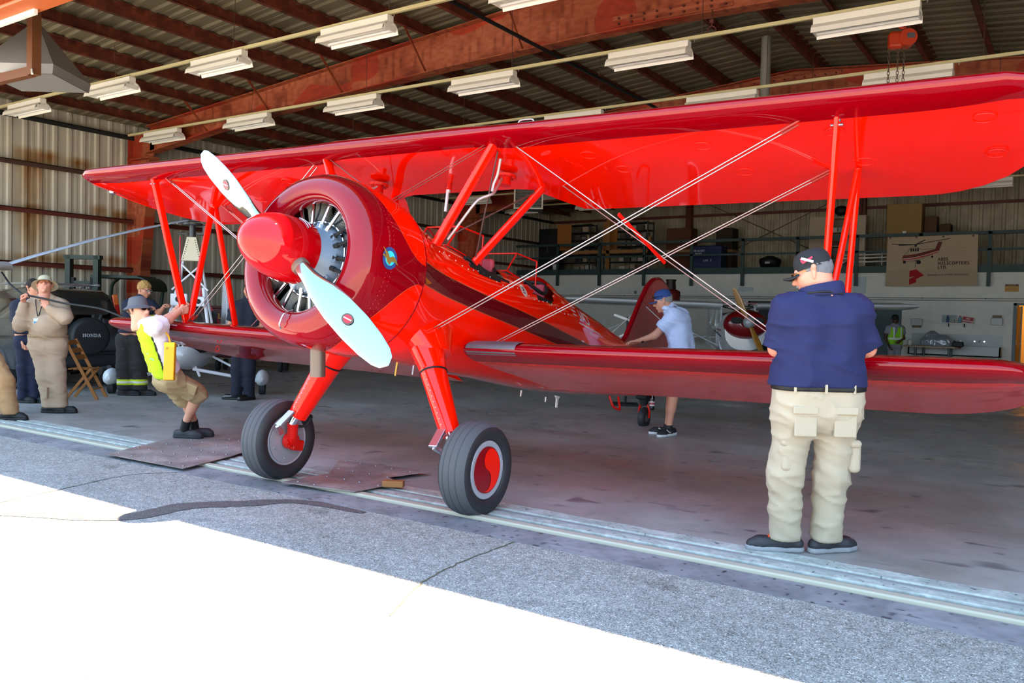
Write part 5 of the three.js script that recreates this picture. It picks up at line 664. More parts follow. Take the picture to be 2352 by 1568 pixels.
{ // firefighter with blond hair walking behind the vest man
  const J = { head: [-12.155, 1.66, -7.69], neck: [-12.19, 1.53, -7.66], shL: [-12.3, 1.42, -7.5], shR: [-12.1, 1.42, -7.78], elL: [-12.22, 1.28, -7.5], elR: [-11.98, 1.3, -7.83], wrL: [-12.0, 1.38, -7.62], wrR: [-11.9, 1.42, -7.88], hipL: [-12.37, 0.86, -7.5], hipR: [-12.27, 0.86, -7.62], knL: [-12.36, 0.46, -7.49], knR: [-12.22, 0.46, -7.64], anL: [-12.35, 0.1, -7.5], anR: [-12.2, 0.1, -7.66] };
  const p = person('blond firefighter in dark shirt and bunker trousers with lime reflective cuffs', [-12.28, -7.57], J, { face: [0.85, -0.25, -0.25], cell: 0.016, r: { torso: 0.115 }, hands: [{ at: J.wrL, dir: [0.9, 0.2, -0.3], palm: [0, -1, 0], curl: 0.5, mir: 1 }, { at: J.wrR, dir: [0.9, 0.2, 0.1], palm: [0, -1, 0], curl: 0.5, mir: -1 }] });
  p.shirt('shirt', [...p.set.torso, cap(J.shL, J.neck, 0.05), cap(J.shR, J.neck, 0.05)], p.set.arms.map((a) => cap(a.slice(0, 3), p.mid(a.slice(0, 3), a.slice(3, 6), 0.7), 0.068, 0.064)), M(0x1b2138, 0.85), (x, y, z) => 0.98 - y);
  const L = [...['L', 'R'].flatMap((s) => [cap(J['hip' + s], J['kn' + s], 0.125, 0.115), cap(J['kn' + s], [J['an' + s][0], 0.1, J['an' + s][2]], 0.115, 0.11)]), cap(J.hipL, J.hipR, 0.135)];
  const bt = p.cloth('bunker_trousers', L, M(0x2d2a29, 0.9), { d: 0, amp: 0.009, clip: (x, y, z) => Math.max(0.09 - y, y - 1.0) });
  p.cloth('reflective_band', L, M(0xc6e020, 0.6), { d: 0.005, amp: 0.009, clip: (x, y, z) => Math.abs(y - 0.215) - 0.05 }, bt); p.cloth('silver_stripe', L, M(0xd5d8d2, 0.35), { d: 0.008, amp: 0.009, cell: 0.01, clip: (x, y, z) => Math.abs(y - 0.215) - 0.018 }, bt);
  shoe(p.o, [-12.35, 0, -7.5], [-12.15, 0, -7.62], mats.dark, mats.black, { h: 0.14, len: 0.33, name: 'boot' }); shoe(p.o, [-12.2, 0, -7.66], [-12.0, 0, -7.8], mats.dark, mats.black, { h: 0.14, len: 0.33, name: 'boot' });
  p.hair(M(0xb08a4e, 0.9), (x, y, z) => Math.max(-0.03 - y, 0.03 - y + z * 0.55 - 0.02), 0.012); p.glasses(mats.black, P(0xcfd6d8, 0.05, 0, { transparent: true, opacity: 0.3 }));
}
{ // second officer seen below and beside the propeller
  const J = { head: [-10.6, 1.68, -8.46], neck: [-10.61, 1.54, -8.45], shL: [-10.44, 1.42, -8.58], shR: [-10.78, 1.42, -8.34], elL: [-10.4, 1.13, -8.55], elR: [-10.83, 1.13, -8.28], wrL: [-10.45, 1.05, -8.35], wrR: [-10.72, 1.05, -8.15], hipL: [-10.56, 0.87, -8.46], hipR: [-10.7, 0.87, -8.36], knL: [-10.56, 0.46, -8.44], knR: [-10.71, 0.46, -8.34], anL: [-10.55, 0.09, -8.44], anR: [-10.71, 0.09, -8.33] };
  const p = person('officer in dark navy uniform and polished shoes standing behind the cowling', [-10.63, -8.4], J, { face: [0.5, 0, 0.8], cell: 0.016, hands: [{ at: J.wrL, dir: [-0.5, 0, 0.6], palm: [-0.5, 0, -0.5], curl: 0.6, mir: -1 }, { at: J.wrR, dir: [0.7, 0, 0.5], palm: [0.5, 0, -0.5], curl: 0.6, mir: 1 }] });
  const nv = M(0x15182a, 0.85); const sh = p.shirt('uniform_shirt', [...p.set.torso, cap(J.shL, J.neck, 0.05), cap(J.shR, J.neck, 0.05)], p.set.arms.map((a) => cap(a.slice(0, 3), p.mid(a.slice(0, 3), a.slice(3, 6), 0.75), 0.07, 0.066)), nv, (x, y, z) => 0.97 - y);
  obj('shoulder_patch', p.off(cyl(0.04, 0.04, 0.006, 0, 0, 0, 0, 0, Math.PI / 2, 20).rotateY(0.6).translate(-10.86, 1.36, -8.27)), M(0xb7b0c4, 0.7), sh);
  p.cloth('uniform_trousers', [...['L', 'R'].flatMap((s) => [cap(J['hip' + s], J['kn' + s], 0.115, 0.095), cap(J['kn' + s], [J['an' + s][0], 0.06, J['an' + s][2]], 0.092, 0.082)]), cap(J.hipL, J.hipR, 0.125)], nv, { d: 0, clip: (x, y, z) => Math.max(0.05 - y, y - 0.99) });
  const sh2 = P(0x0a0a0b, 0.25, 0, { clearcoat: 0.8 }); shoe(p.o, [-10.71, 0, -8.33], [-10.85, 0, -8.23], sh2, mats.black, { len: 0.3 }); shoe(p.o, [-10.55, 0, -8.44], [-10.54, 0, -8.3], sh2, mats.black, { len: 0.3 }); p.hair(M(0x241a14, 0.9), (x, y, z) => Math.max(-0.02 - y, 0.03 - y + z * 0.8 - 0.03), 0.01);
}
{ // man in pale blue polo pushing at the tail
  const J = { head: [-4.165, 1.615, -9.41], neck: [-4.1, 1.53, -9.45], shL: [-4.0, 1.43, -9.34], shR: [-4.02, 1.44, -9.62], elL: [-4.2, 1.2, -9.27], elR: [-4.25, 1.22, -9.5], wrL: [-4.37, 1.135, -9.2], wrR: [-4.42, 1.13, -9.36], hipL: [-3.93, 0.93, -9.44], hipR: [-3.93, 0.93, -9.6], knL: [-4.0, 0.5, -9.42], knR: [-4.06, 0.5, -9.53], anL: [-4.04, 0.1, -9.41], anR: [-4.1, 0.1, -9.5] };
  const p = person('grey haired man in pale blue polo and blue cap pushing the tail', [-4.03, -9.47], J, { cell: 0.013, face: [-0.82, -0.25, 0.35], fat: 0.4, r: { torso: 0.12, hip: 0.115, arm: 1.05 }, hands: [{ at: J.wrL, dir: [-0.85, -0.1, 0.45], palm: [0, -1, 0], curl: 0.35, mir: -1, thumb: 0.2 }, { at: J.wrR, dir: [-0.8, -0.1, 0.3], palm: [0, -1, 0], curl: 0.35, mir: 1, thumb: 0.2 }], skin: M(0xc48a70, 0.55) });
  const pb = M(0xb9c9ea, 0.85); p.shirt('polo_shirt', [...p.set.torso, cap(J.shL, J.neck, 0.05), cap(J.shR, J.neck, 0.05)], p.set.arms.map((a) => cap(a.slice(0, 3), p.mid(a.slice(0, 3), a.slice(3, 6), 0.66), 0.076, 0.07)), pb, (x, y, z) => 0.93 - y, { d: 0.016, amp: 0.011, f: 8 });
  p.cloth('collar', [cap([-4.1, 1.52, -9.4], [-4.07, 1.52, -9.5], 0.06)], pb, { d: 0.012, amp: 0, clip: (x, y, z) => Math.abs(y - 1.53 - (x + 4.08) * -0.2) - 0.025 }); obj('lanyard', p.off(tube([[-4.13, 1.5, -9.37], [-4.07, 1.553, -9.375], [-4.01, 1.555, -9.45]], 0.005)), mats.black, p.o);
  p.cloth('shorts', [...['L', 'R'].map((s) => cap(J['hip' + s], p.mid(J['hip' + s], J['kn' + s], 0.8), 0.115, 0.1)), cap(J.hipL, J.hipR, 0.125)], M(0x3a3f4a, 0.9), { d: 0, clip: (x, y, z) => Math.max(y - 0.97, 0.6 - y) });
  obj('watch', p.off(bar([-4.35, 1.14, -9.215], [-4.32, 1.15, -9.225], 0.034, 0.035, 16)), mats.black, p.o);
  const sm = M(0x1d1e22, 0.7), so = M(0xd0d2d4, 0.6); for (const [a, t] of [[[-4.1, 0, -9.5], [-4.22, 0, -9.43]], [[-4.04, 0, -9.41], [-4.06, 0, -9.3]]]) { const s = shoe(p.o, a, t, sm, so, { len: 0.3 }); const d = V(t[0] - a[0], 0, t[2] - a[2]).normalize(), n = V(d.z, 0, -d.x); const sw = (q) => tube([[0.0, 0.07], [0.03, 0.05], [0.06, 0.055], [0.11, 0.085]].map(([u, y]) => [a[0] + d.x * u + n.x * q, y, a[2] + d.z * u + n.z * q]), 0.006, 6); obj('side_mark', p.off(mg([sw(0.046), sw(-0.046)])), mats.white, s); obj('sock', p.off(bar([a[0], 0.06, a[2]], [a[0], 0.13, a[2]], 0.045, 0.043, 14)), mats.black, p.o); }
  p.capHat(M(0x23407c, 0.85), 0.032); p.hair(M(0x8a857f, 0.9), (x, y, z) => Math.max(y - 0.06, -0.06 - y, 0.02 - y + z * 0.9 - 0.06), 0.006);
  { const h = p.hm; obj('sunglasses', p.off(mg([tube([[-0.085, 0.06, -0.02], [-0.088, 0.07, 0.06], [-0.045, 0.075, 0.1]], 0.003), tube([[0.085, 0.06, -0.02], [0.088, 0.07, 0.06], [0.045, 0.075, 0.1]], 0.003), sph(0.024, 0, 0, 0, 1.1, 0.8, 0.2, 12).translate(-0.032, 0.075, 0.106), sph(0.024, 0, 0, 0, 1.1, 0.8, 0.2, 12).translate(0.032, 0.075, 0.106)]).applyMatrix4(h)), mats.black, p.o); }
}
{ // man in the lime vest at the far wall
  const J = { head: [-4.22, 1.52, -25.2], neck: [-4.22, 1.4, -25.2], shL: [-4.06, 1.28, -25.32], shR: [-4.36, 1.28, -25.08], elL: [-4.0, 1.02, -25.28], elR: [-4.42, 1.02, -25.0], wrL: [-4.05, 0.95, -25.1], wrR: [-4.3, 0.8, -24.9], hipL: [-4.15, 0.78, -25.25], hipR: [-4.28, 0.78, -25.15], knL: [-4.14, 0.42, -25.22], knR: [-4.28, 0.42, -25.12], anL: [-4.14, 0.09, -25.24], anR: [-4.28, 0.09, -25.14] };
  const p = person('man in lime reflective vest standing by the silver bag at the far wall', [-4.2, -25.2], J, { cell: 0.018, skin: skinDark, face: [0.5, 0, 0.8], hands: [{ at: J.wrL, dir: [-0.3, -0.5, 0.7], palm: [-1, 0, 0], curl: 0.6, mir: -1 }, { at: J.wrR, dir: [0.3, -0.8, 0.4], palm: [1, 0, 0], curl: 0.6, mir: 1 }] });
  p.shirt('shirt', [...p.set.torso, cap(J.shL, J.neck, 0.045), cap(J.shR, J.neck, 0.045)], p.set.arms.map((a) => cap(a.slice(0, 3), p.mid(a.slice(0, 3), a.slice(3, 6), 0.6), 0.068, 0.064)), M(0x8d8f9c, 0.85), (x, y, z) => 0.8 - y);
  const v = p.cloth('safety_vest', p.set.torso, M(0x86c81a, 0.8), { d: 0.026, clip: (x, y, z) => Math.max(0.84 - y, y - 1.33, Math.max(0, y - 1.1) * 0.35 - Math.hypot(x + 4.17, z + 25.05) + 0.02) });
  p.cloth('reflective_band', p.set.torso, M(0xd6dad4, 0.4), { d: 0.03, cell: 0.012, clip: (x, y, z) => Math.abs(y - 1.0) - 0.03 }, v); for (const s of [-1, 1]) p.cloth('shoulder_band', p.set.torso, M(0xd6dad4, 0.4), { d: 0.03, cell: 0.012, clip: (x, y, z) => Math.max(0.99 - y, y - 1.32, Math.abs((x + 4.21) * 0.78 + (z + 25.2) * -0.62 - s * 0.1) - 0.022) }, v);
  p.cloth('trousers', [...['L', 'R'].flatMap((s) => [cap(J['hip' + s], J['kn' + s], 0.105, 0.09), cap(J['kn' + s], [J['an' + s][0], 0.06, J['an' + s][2]], 0.088, 0.08)]), cap(J.hipL, J.hipR, 0.12)], M(0x85858b, 0.9), { d: 0, clip: (x, y, z) => Math.max(0.05 - y, y - 0.88) });
  shoe(p.o, [-4.14, 0, -25.24], [-4.05, 0, -25.1], mats.black, mats.black); shoe(p.o, [-4.28, 0, -25.14], [-4.2, 0, -24.98], mats.black, mats.black); p.capHat(mats.dark);
}
// ---------- things behind and beside the biplane ----------
const whiteP = P(0xe4e8ee, 0.4, 0, { clearcoat: 0.6, clearcoatRoughness: 0.1 });
{ // autogyro with a shark mouth
  const t = thing('autogyro', 'small white autogyro with shark mouth nose and long rotor blade', 'gyrocopter', [-11.95, 0, -8.35], 0.78);
  const w = whiteP, dk = mats.dark, stripe = P(0xc0142a, 0.4, 0, { clearcoat: 0.6 });
  obj('nose_pod', loft([[0.55, 0.02], [0.5, 0.14], [0.35, 0.25], [0.1, 0.32], [-0.3, 0.34], [-0.8, 0.28], [-1.3, 0.12]].map(([z, r]) => Array.from({ length: 24 }, (_, k) => { const a = 2 * Math.PI * k / 24; return V(-r * Math.cos(a), 0.66 + 0.82 * r * Math.sin(a), z); })), true, true), M(0xb9bcc0, 0.4, 0.1), t);
  const mouth = obj('shark_mouth', loft([0, 1].map((q) => Array.from({ length: 15 }, (_, k) => { const a = -1.25 + 2.5 * k / 14, r = 0.335; return V(r * Math.sin(a), (q ? 0.86 - 0.02 * Math.cos(a) : 0.66) + 0.03 * Math.abs(a), 0.11 + 0.36 * Math.cos(a)); })), false, false), mats.black, t);
  for (let k = 0; k < 13; k++) { const a = -1.15 + 2.3 * k / 12, r = 0.342, c = V(r * Math.sin(a), 0.85 + 0.03 * Math.abs(a), 0.118 + 0.37 * Math.cos(a)); obj('tooth', new THREE.ConeGeometry(0.032, 0.09, 4).rotateX(Math.PI).translate(c.x, c.y - 0.045, c.z), mats.white, mouth); }
  obj('windscreen', loft([[0.4, 0.92, 0.3], [0.28, 1.2, 0.3], [0.1, 1.42, 0.24]].map(([z, y, hw]) => Array.from({ length: 11 }, (_, k) => { const a = -1.3 + 2.6 * k / 10; return V(hw * Math.sin(a) / Math.sin(1.3), y, z - 0.4 * (1 - Math.cos(a))); })), false, false), P(0xffffff, 0.03, 0, { transmission: 1, thickness: 0 }), t);
  const tb = (name, a, b, r, m = w) => obj(name, bar(a, b, r), m, t);
  for (const s of [-1, 1]) { tb('pod_frame', [s * 0.36, 0.85, 0.2], [s * 0.2, 1.72, -0.1], 0.03); tb('tower_leg', [s * 0.14, 2.17, -0.2], [s * 0.3, 1.15, -0.35], 0.022); tb('control_rod', [s * 0.2, 2.55, -0.25], [s * 0.16, 1.75, -0.1], 0.012, stripe); tb('gear_tube', [s * 0.1, 0.42, 0.2], [s * 1.08, 0.22, 0.0], 0.028); tb('gear_tube', [s * 0.12, 0.7, -0.3], [s * 1.08, 0.24, 0.0], 0.02); tb('belly_strut', [s * 0.05, 0.72, 0.3], [s * 0.2, 0.3, 0.15], 0.022);
    obj('wheel_pod', loft([[-0.24, 0.02], [-0.18, 0.09], [0, 0.11], [0.16, 0.1], [0.22, 0.03]].map(([z, r]) => Array.from({ length: 16 }, (_, k) => { const a = 2 * Math.PI * k / 16, y = Math.sin(a); return V(s * 1.16 - r * 0.95 * Math.cos(a), 0.26 + (y > 0 ? 0.15 : 0.12) * y * r / 0.11, z); })), true, true), P(0xdfe6ea, 0.4, 0, { clearcoat: 0.5 }), t);
    obj('wheel', cyl(0.13, 0.13, 0.09, s * 1.16, 0.13, 0, 0, 0, Math.PI / 2), mats.rubber, t); }
  obj('dashboard', [rb(0.26, 0.2, 0.05, 0.02, -0.14, 1.52, 0.1), rb(0.2, 0.16, 0.05, 0.02, 0.16, 1.5, 0.1)], w, t); obj('instrument', [cyl(0.05, 0.05, 0.02, -0.14, 1.53, 0.13, Math.PI / 2), cyl(0.04, 0.04, 0.02, 0.16, 1.5, 0.13, Math.PI / 2)], dk, t);
  obj('seat', [rb(0.42, 0.7, 0.12, 0.05, 0, 1.15, -0.55, -0.2), rb(0.42, 0.12, 0.45, 0.05, 0, 0.85, -0.3)], dk, t);
  obj('mast_panel', extr([[-0.15, 2.17], [0.15, 2.17], [0.065, 2.54], [-0.065, 2.54]], 0.14, 0.01).translate(0, 0, -0.28), M(0xd8d3b6, 0.5), t);
  obj('mast_rivets', [0, 1, 2, 3, 4, 5, 6, 7, 8].flatMap((k) => [-1, 1].map((s) => sph(0.008, s * (0.128 - k * 0.0095), 2.2 + k * 0.037, -0.128, 1, 1, 1, 6))), dk, t).userData.kind = 'stuff';
  obj('mast_brace', [bar([-0.28, 1.68, -0.05], [0.15, 2.1, -0.15], 0.016), bar([0.28, 1.68, -0.05], [-0.15, 2.1, -0.15], 0.016)], w, t);
  obj('rotor_head', [cyl(0.05, 0.05, 0.22, 0, 2.66, -0.2), cyl(0.16, 0.16, 0.03, 0, 2.76, -0.2), rb(0.22, 0.05, 0.08, 0.01, 0, 2.83, -0.2), rb(0.1, 0.16, 0.1, 0.02, 0.2, 2.68, -0.24), rb(0.16, 0.03, 0.05, 0.01, -0.14, 2.6, -0.2), cyl(0.1, 0.1, 0.02, 0.16, 2.6, -0.2)], M(0x4d4f50, 0.45, 0.6), t);
  obj('tail_fin', extr([[0, 0], [0.4, 0.1], [0.42, 0.75], [0.3, 0.92], [0.15, 0.85]], 0.03, 0.01).rotateY(-1.2).translate(0.3, 0.95, -1.5), w, t); obj('fin_stripe', [box(0.02, 0.5, 0.09, 0.5, 1.55, -1.28, -0.35, 0.3, 0.3), box(0.02, 0.4, 0.07, 0.42, 1.52, -1.24, -0.35, 0.3, 0.3)], stripe, t);
  obj('tail_boom', bar([0, 0.5, -0.8], [0.1, 0.55, -2.3], 0.03), w, t); obj('push_propeller', [box(0.1, 1.5, 0.03, 0.25, 1.1, -1.32, 0, 0, 0.5), box(0.1, 0.25, 0.035, 0.62, 0.48, -1.32, 0, 0, 0.5)], stripe, t); obj('engine_block', [rb(0.5, 0.4, 0.5, 0.06, 0, 1.15, -1.0)], mats.dark, t);
  // rotor blade reaching out over the man in coverall; world points turned into the autogyro's axes
  const inv = new THREE.Matrix4().makeRotationY(-0.78), W = (x, y, z) => V(x + 11.95, y, z + 8.35).applyMatrix4(inv), hub = W(-11.97, 2.84, -8.4), tip = W(-11.62, 1.87, -5.36), u = tip.clone().sub(hub), end = hub.clone().addScaledVector(u, 1.12);
  const mk = (a, b, wd, tk) => { const d = b.clone().sub(a), side = V(0, 1, 0).cross(d).normalize(), up = d.clone().normalize().cross(side), R = (p) => Array.from({ length: 12 }, (_, k) => { const q = 2 * Math.PI * k / 12; return p.clone().addScaledVector(side, wd * Math.cos(q)).addScaledVector(up, tk * Math.sin(q)); }); return loft([0, 0.25, 0.5, 0.75, 1].map((k) => R(a.clone().lerp(b, k).add(V(0, 0.06 * Math.sin(Math.PI * k), 0)))), true, true); };
  obj('rotor_blade', mk(hub.clone().addScaledVector(u, 0.05), end, 0.1, 0.016), P(0xc8d4e6, 0.25, 0.2, { clearcoat: 0.7 }), t); obj('rotor_blade', mk(hub.clone().addScaledVector(u, -0.05), hub.clone().addScaledVector(u, -0.95).add(V(0, 0.5, 0)), 0.1, 0.016), P(0xc8d4e6, 0.25, 0.2, { clearcoat: 0.7 }), t);
  obj('blade_grip', [bar(hub.clone().addScaledVector(u, -0.08), hub.clone().addScaledVector(u, 0.1), 0.022)], mats.steel, t); obj('blade_sleeve', mk(hub.clone().addScaledVector(u, 0.985), hub.clone().addScaledVector(u, 1.14).add(V(0, -0.03, 0)), 0.13, 0.06), M(0x7b7974, 0.9), t);
}
tag(obj('blade_tether', tube([[-11.62, 1.8, -5.34], [-11.35, 1.64, -5.32], [-11.09, 1.53, -5.33], [-10.98, 1.5, -5.39], [-10.83, 1.47, -5.48], [-10.6, 1.42, -5.6], [-10.0, 1.36, -5.75], [-9.3, 1.2, -5.8]], 0.013, 8, 60), mats.black), 'long black strap from the rotor blade through the coverall man hands', 'strap');
{ // dark sport utility car, rear to us
  const f = -0.62 + Math.PI / 2; const t = thing('car', 'dark green sport utility car with covered spare wheel on its tailgate', 'car', [-13.75, 0, -7.45], 1.42); // +z local = rear
  const bodyM = P(0x0d1416, 0.35, 0, { clearcoat: 1, clearcoatRoughness: 0.06 }), gl = P(0x050607, 0.05, 0, { clearcoat: 1 }), rd = P(0xa3140f, 0.2, 0, { clearcoat: 1 }), am = P(0xc85a12, 0.2, 0, { clearcoat: 1 }), cl = P(0xd4dce4, 0.15, 0, { clearcoat: 1 });
  const sec = (z, y0, yb, yt, wb, wt) => [[-wb, y0], [-wb, yb], [-wt, yt - 0.06], [-wt + 0.1, yt], [wt - 0.1, yt], [wt, yt - 0.06], [wb, yb], [wb, y0]].map(([x, y]) => V(x, y, z));
  obj('body', loft([sec(-4.3, 0.45, 0.85, 0.9, 0.75, 0.7), sec(-4.2, 0.4, 0.95, 1.0, 0.85, 0.8), sec(-3.1, 0.35, 1.02, 1.08, 0.87, 0.8), sec(-2.4, 0.35, 1.05, 1.62, 0.87, 0.62), sec(-0.5, 0.35, 1.05, 1.68, 0.87, 0.62), sec(-0.12, 0.35, 1.05, 1.63, 0.86, 0.6), sec(0, 0.4, 1.05, 1.5, 0.83, 0.6), sec(0.03, 0.55, 1.0, 1.05, 0.78, 0.6)], true, true), bodyM, t);
  obj('rear_window', box(1.15, 0.42, 0.02, 0, 1.3, 0.0, -0.12), gl, t);
  for (const s of [-1, 1]) { obj('side_window', box(0.02, 0.36, 1.0, s * 0.76, 1.31, -0.9, 0, 0, s * 0.42), gl, t); obj('tail_light', [rb(0.1, 0.16, 0.05, 0.012, s * 0.79, 0.92, 0.02), rb(0.09, 0.5, 0.04, 0.012, s * 0.7, 1.32, -0.03, 0, 0, s * 0.17)], rd, t); obj('turn_signal', rb(0.085, 0.18, 0.045, 0.012, s * 0.67, 1.5, -0.03, 0, 0, s * 0.17), am, t); obj('reverse_light', rb(0.1, 0.1, 0.05, 0.012, s * 0.79, 1.05, 0.02), cl, t); obj('reflector', rb(0.16, 0.05, 0.02, 0.008, s * 0.55, 0.52, 0.1), rd, t);
    for (const z of [-0.75, -3.4]) { const g = lathe([[0.2, -0.1], [0.3, -0.1], [0.335, -0.07], [0.34, 0.07], [0.3, 0.1], [0.2, 0.1]], 30).rotateZ(Math.PI / 2).translate(s * 0.78, 0.34, z); const wl2 = obj('wheel', g, mats.rubber, t); obj('hub', cyl(0.2, 0.2, 0.14, s * 0.78, 0.34, z, 0, 0, Math.PI / 2), mats.steel, wl2); } }
  obj('bumper', [rb(1.68, 0.24, 0.2, 0.06, 0, 0.5, 0.02), rb(1.5, 0.05, 0.1, 0.02, 0, 0.6, 0.1)], M(0x1c2024, 0.55), t); obj('exhaust', cyl(0.035, 0.035, 0.2, 0.52, 0.36, 0.02, Math.PI / 2), mats.steel, t); obj('roof_rack', [bar([-0.5, 1.74, -0.3], [-0.5, 1.74, -1.9], 0.02), bar([0.5, 1.74, -0.3], [0.5, 1.74, -1.9], 0.02), bar([-0.5, 1.74, -0.5], [0.5, 1.74, -0.5], 0.02)], mats.alu, t);
  const sp = obj('spare_wheel_cover', [lathe([[0, 0.13], [0.26, 0.13], [0.3, 0.11], [0.315, 0.06], [0.315, -0.08], [0, -0.09]], 40).rotateX(Math.PI / 2).translate(0.18, 0.88, 0.13)], M(0x15181a, 0.6), t);
  const hm = M(0xffffff, 0.6, 0, { map: canvasTex(512, 128, (g) => { g.fillStyle = '#15181a'; g.fillRect(0, 0, 512, 128); g.fillStyle = '#c9ccce'; g.font = 'bold 92px serif'; g.textAlign = 'center'; g.fillText('HONDA', 256, 96); }) });
  obj('lettering', new THREE.PlaneGeometry(0.42, 0.105).translate(0.18, 0.9, 0.262), hm, sp);
  obj('license_plate', box(0.32, 0.16, 0.015, -0.4, 0.82, 0.045), M(0xd8d8d4, 0.5), t);
}
{ // fork lift
  const t = thing('forklift', 'dark green forklift truck with tall mast and curved overhead guard', 'forklift', [-16.75, 0, -9.25], 0.62); const g = M(0x1c3428, 0.55), dk = mats.dark;
  for (const s of [-1, 1]) { obj('mast_rail', [bx(s * 0.28 - 0.05, s * 0.28 + 0.05, 0.1, 2.4, -0.08, 0.08)], g, t); obj('inner_rail', [bx(s * 0.19 - 0.03, s * 0.19 + 0.03, 0.2, 1.95, -0.04, 0.05)], dk, t); obj('fork', [bx(s * 0.2 - 0.05, s * 0.2 + 0.05, 0.06, 0.1, 0.1, 1.0), bx(s * 0.2 - 0.05, s * 0.2 + 0.05, 0.06, 0.6, 0.08, 0.12)], dk, t); }
  obj('mast_head', bx(-0.36, 0.36, 2.32, 2.4, -0.08, 0.08), g, t); obj('mast_crossbar', bx(-0.25, 0.25, 1.8, 1.88, -0.05, 0.05), g, t); obj('lift_cylinder', cyl(0.05, 0.05, 1.5, 0, 1.0, 0), dk, t); for (const s of [-1, 1]) obj('lift_chain', bar([s * 0.1, 0.4, 0.06], [s * 0.1, 1.8, 0.06], 0.012), mats.steel, t);
  const arc = (r0) => Array.from({ length: 9 }, (_, k) => { const a = Math.PI * 0.5 * k / 8; return [0.75 + 0.25 * Math.sin(a), r0 - 0.25 + 0.25 * Math.cos(a)]; });
  obj('overhead_guard', [extr([[-0.2, 2.02], [0.75, 2.02], ...arc(2.0), [0.98, 1.72], [0.94, 1.75], ...arc(1.97).reverse(), [0.72, 1.97], [-0.2, 1.97]], 0.95, 0.005).translate(0.25, 0, -1.15)], g, t);
  for (const z of [-0.2, -1.1]) { obj('guard_post', tube([[0.05, 0.9, z], [0.08, 1.8, z], [0.25, 2.0, z]], 0.035), g, t); obj('rear_guard_post', bar([1.05, 0.8, z], [1.18, 1.76, z], 0.035), g, t); }
  obj('chassis', [rb(1.3, 0.55, 1.1, 0.08, 0.75, 0.55, -0.7), rb(0.5, 0.75, 1.05, 0.1, 1.3, 0.65, -0.7)], g, t); obj('seat', [rb(0.45, 0.12, 0.5, 0.05, 0.75, 0.9, -0.65), rb(0.12, 0.5, 0.5, 0.05, 1.0, 1.15, -0.65)], dk, t); obj('steering_wheel', new THREE.TorusGeometry(0.17, 0.018, 8, 24).rotateX(1.2).translate(0.4, 1.15, -0.65), dk, t);
  for (const [x, z] of [[0.25, -0.15], [0.25, -1.25], [1.2, -0.2], [1.2, -1.2]]) obj('wheel', cyl(0.26, 0.26, 0.18, x, 0.26, z, Math.PI / 2), mats.rubber, t);
}
{ // red tool cart behind the forklift
  const t = thing('tool_cart', 'dark red machine cart with yellow lettering behind the forklift', 'cart', [-15.9, 0, -12.2], 0.6); const r = M(0x4a0f10, 0.5); obj('cabinet', rb(1.7, 1.1, 0.7, 0.03, 0.5, 0.85, 0), r, t); obj('lid', rb(1.74, 0.06, 0.74, 0.02, 0.5, 1.42, 0), r, t); for (const [x, z] of [[-0.2, 0.25], [1.2, 0.25], [-0.2, -0.25], [1.2, -0.25]]) obj('caster', cyl(0.12, 0.12, 0.06, x, 0.12, z, 0, 0, Math.PI / 2), mats.rubber, t);
  const m = M(0xffffff, 0.6, 0, { map: canvasTex(512, 128, (g) => { g.fillStyle = '#4a0f10'; g.fillRect(0, 0, 512, 128); g.fillStyle = '#b98a1c'; g.font = 'bold 58px sans-serif'; g.fillText('LL 7210', 20, 60); g.fillStyle = '#b9a79a'; g.font = 'bold 30px sans-serif'; g.fillText('FLAMMABLE', 300, 60); g.fillText('KEEP AWAY', 300, 100); }) }); obj('lettering', new THREE.PlaneGeometry(1.5, 0.375).translate(0.5, 1.15, 0.354), m, t);
}
{ // folding chairs
  const t = thing('folding_chair', 'beige metal folding chair at the left edge', 'chair', [-12.05, 0, -5.0], 1.0); const m = M(0xa9a18c, 0.45, 0.2);
  for (const s of [-1, 1]) { obj('frame_leg', tube([[s * 0.22, 0, 0.22], [s * 0.22, 0.45, 0.0], [s * 0.21, 0.84, -0.18], [s * 0.14, 0.9, -0.2]], 0.013), m, t); obj('rear_leg', bar([s * 0.2, 0.0, -0.26], [s * 0.2, 0.46, 0.1], 0.012), m, t); }
  obj('seat', rb(0.4, 0.03, 0.4, 0.015, 0, 0.45, 0.02), m, t); obj('backrest', [rb(0.4, 0.2, 0.02, 0.03, 0, 0.78, -0.165, -0.35), bar([-0.14, 0.9, -0.2], [0.14, 0.9, -0.2], 0.013)], m, t); obj('stretcher', [bar([-0.2, 0.12, 0.17], [0.2, 0.12, 0.17], 0.01), bar([-0.2, 0.12, -0.17], [0.2, 0.12, -0.17], 0.01)], m, t);
  const u = thing('folding_chair', 'wooden slatted folding chair behind the man in coverall', 'chair', [-12.35, 0, -6.85], 2.3); const w = M(0x9a6226, 0.55);
  for (const s of [-1, 1]) { obj('back_leg', beam([s * 0.2, 0, 0.25], [s * 0.2, 0.88, -0.2], 0.025, 0.045, V(0, 0, 1)), w, u); obj('front_leg', beam([s * 0.17, 0, -0.2], [s * 0.17, 0.46, 0.15], 0.025, 0.04, V(0, 0, 1)), w, u); }
  for (let k = 0; k < 5; k++) obj('seat_slat', rb(0.36, 0.018, 0.06, 0.005, 0, 0.45, -0.14 + k * 0.072), w, u); for (const y of [0.62, 0.72, 0.84]) obj('back_slat', rb(0.36, 0.075, 0.016, 0.005, 0, y, 0.24 - y * 0.51 + 0.01, -0.45), w, u); obj('stretcher', bar([-0.18, 0.15, 0.17], [0.18, 0.15, 0.17], 0.012), w, u);
}
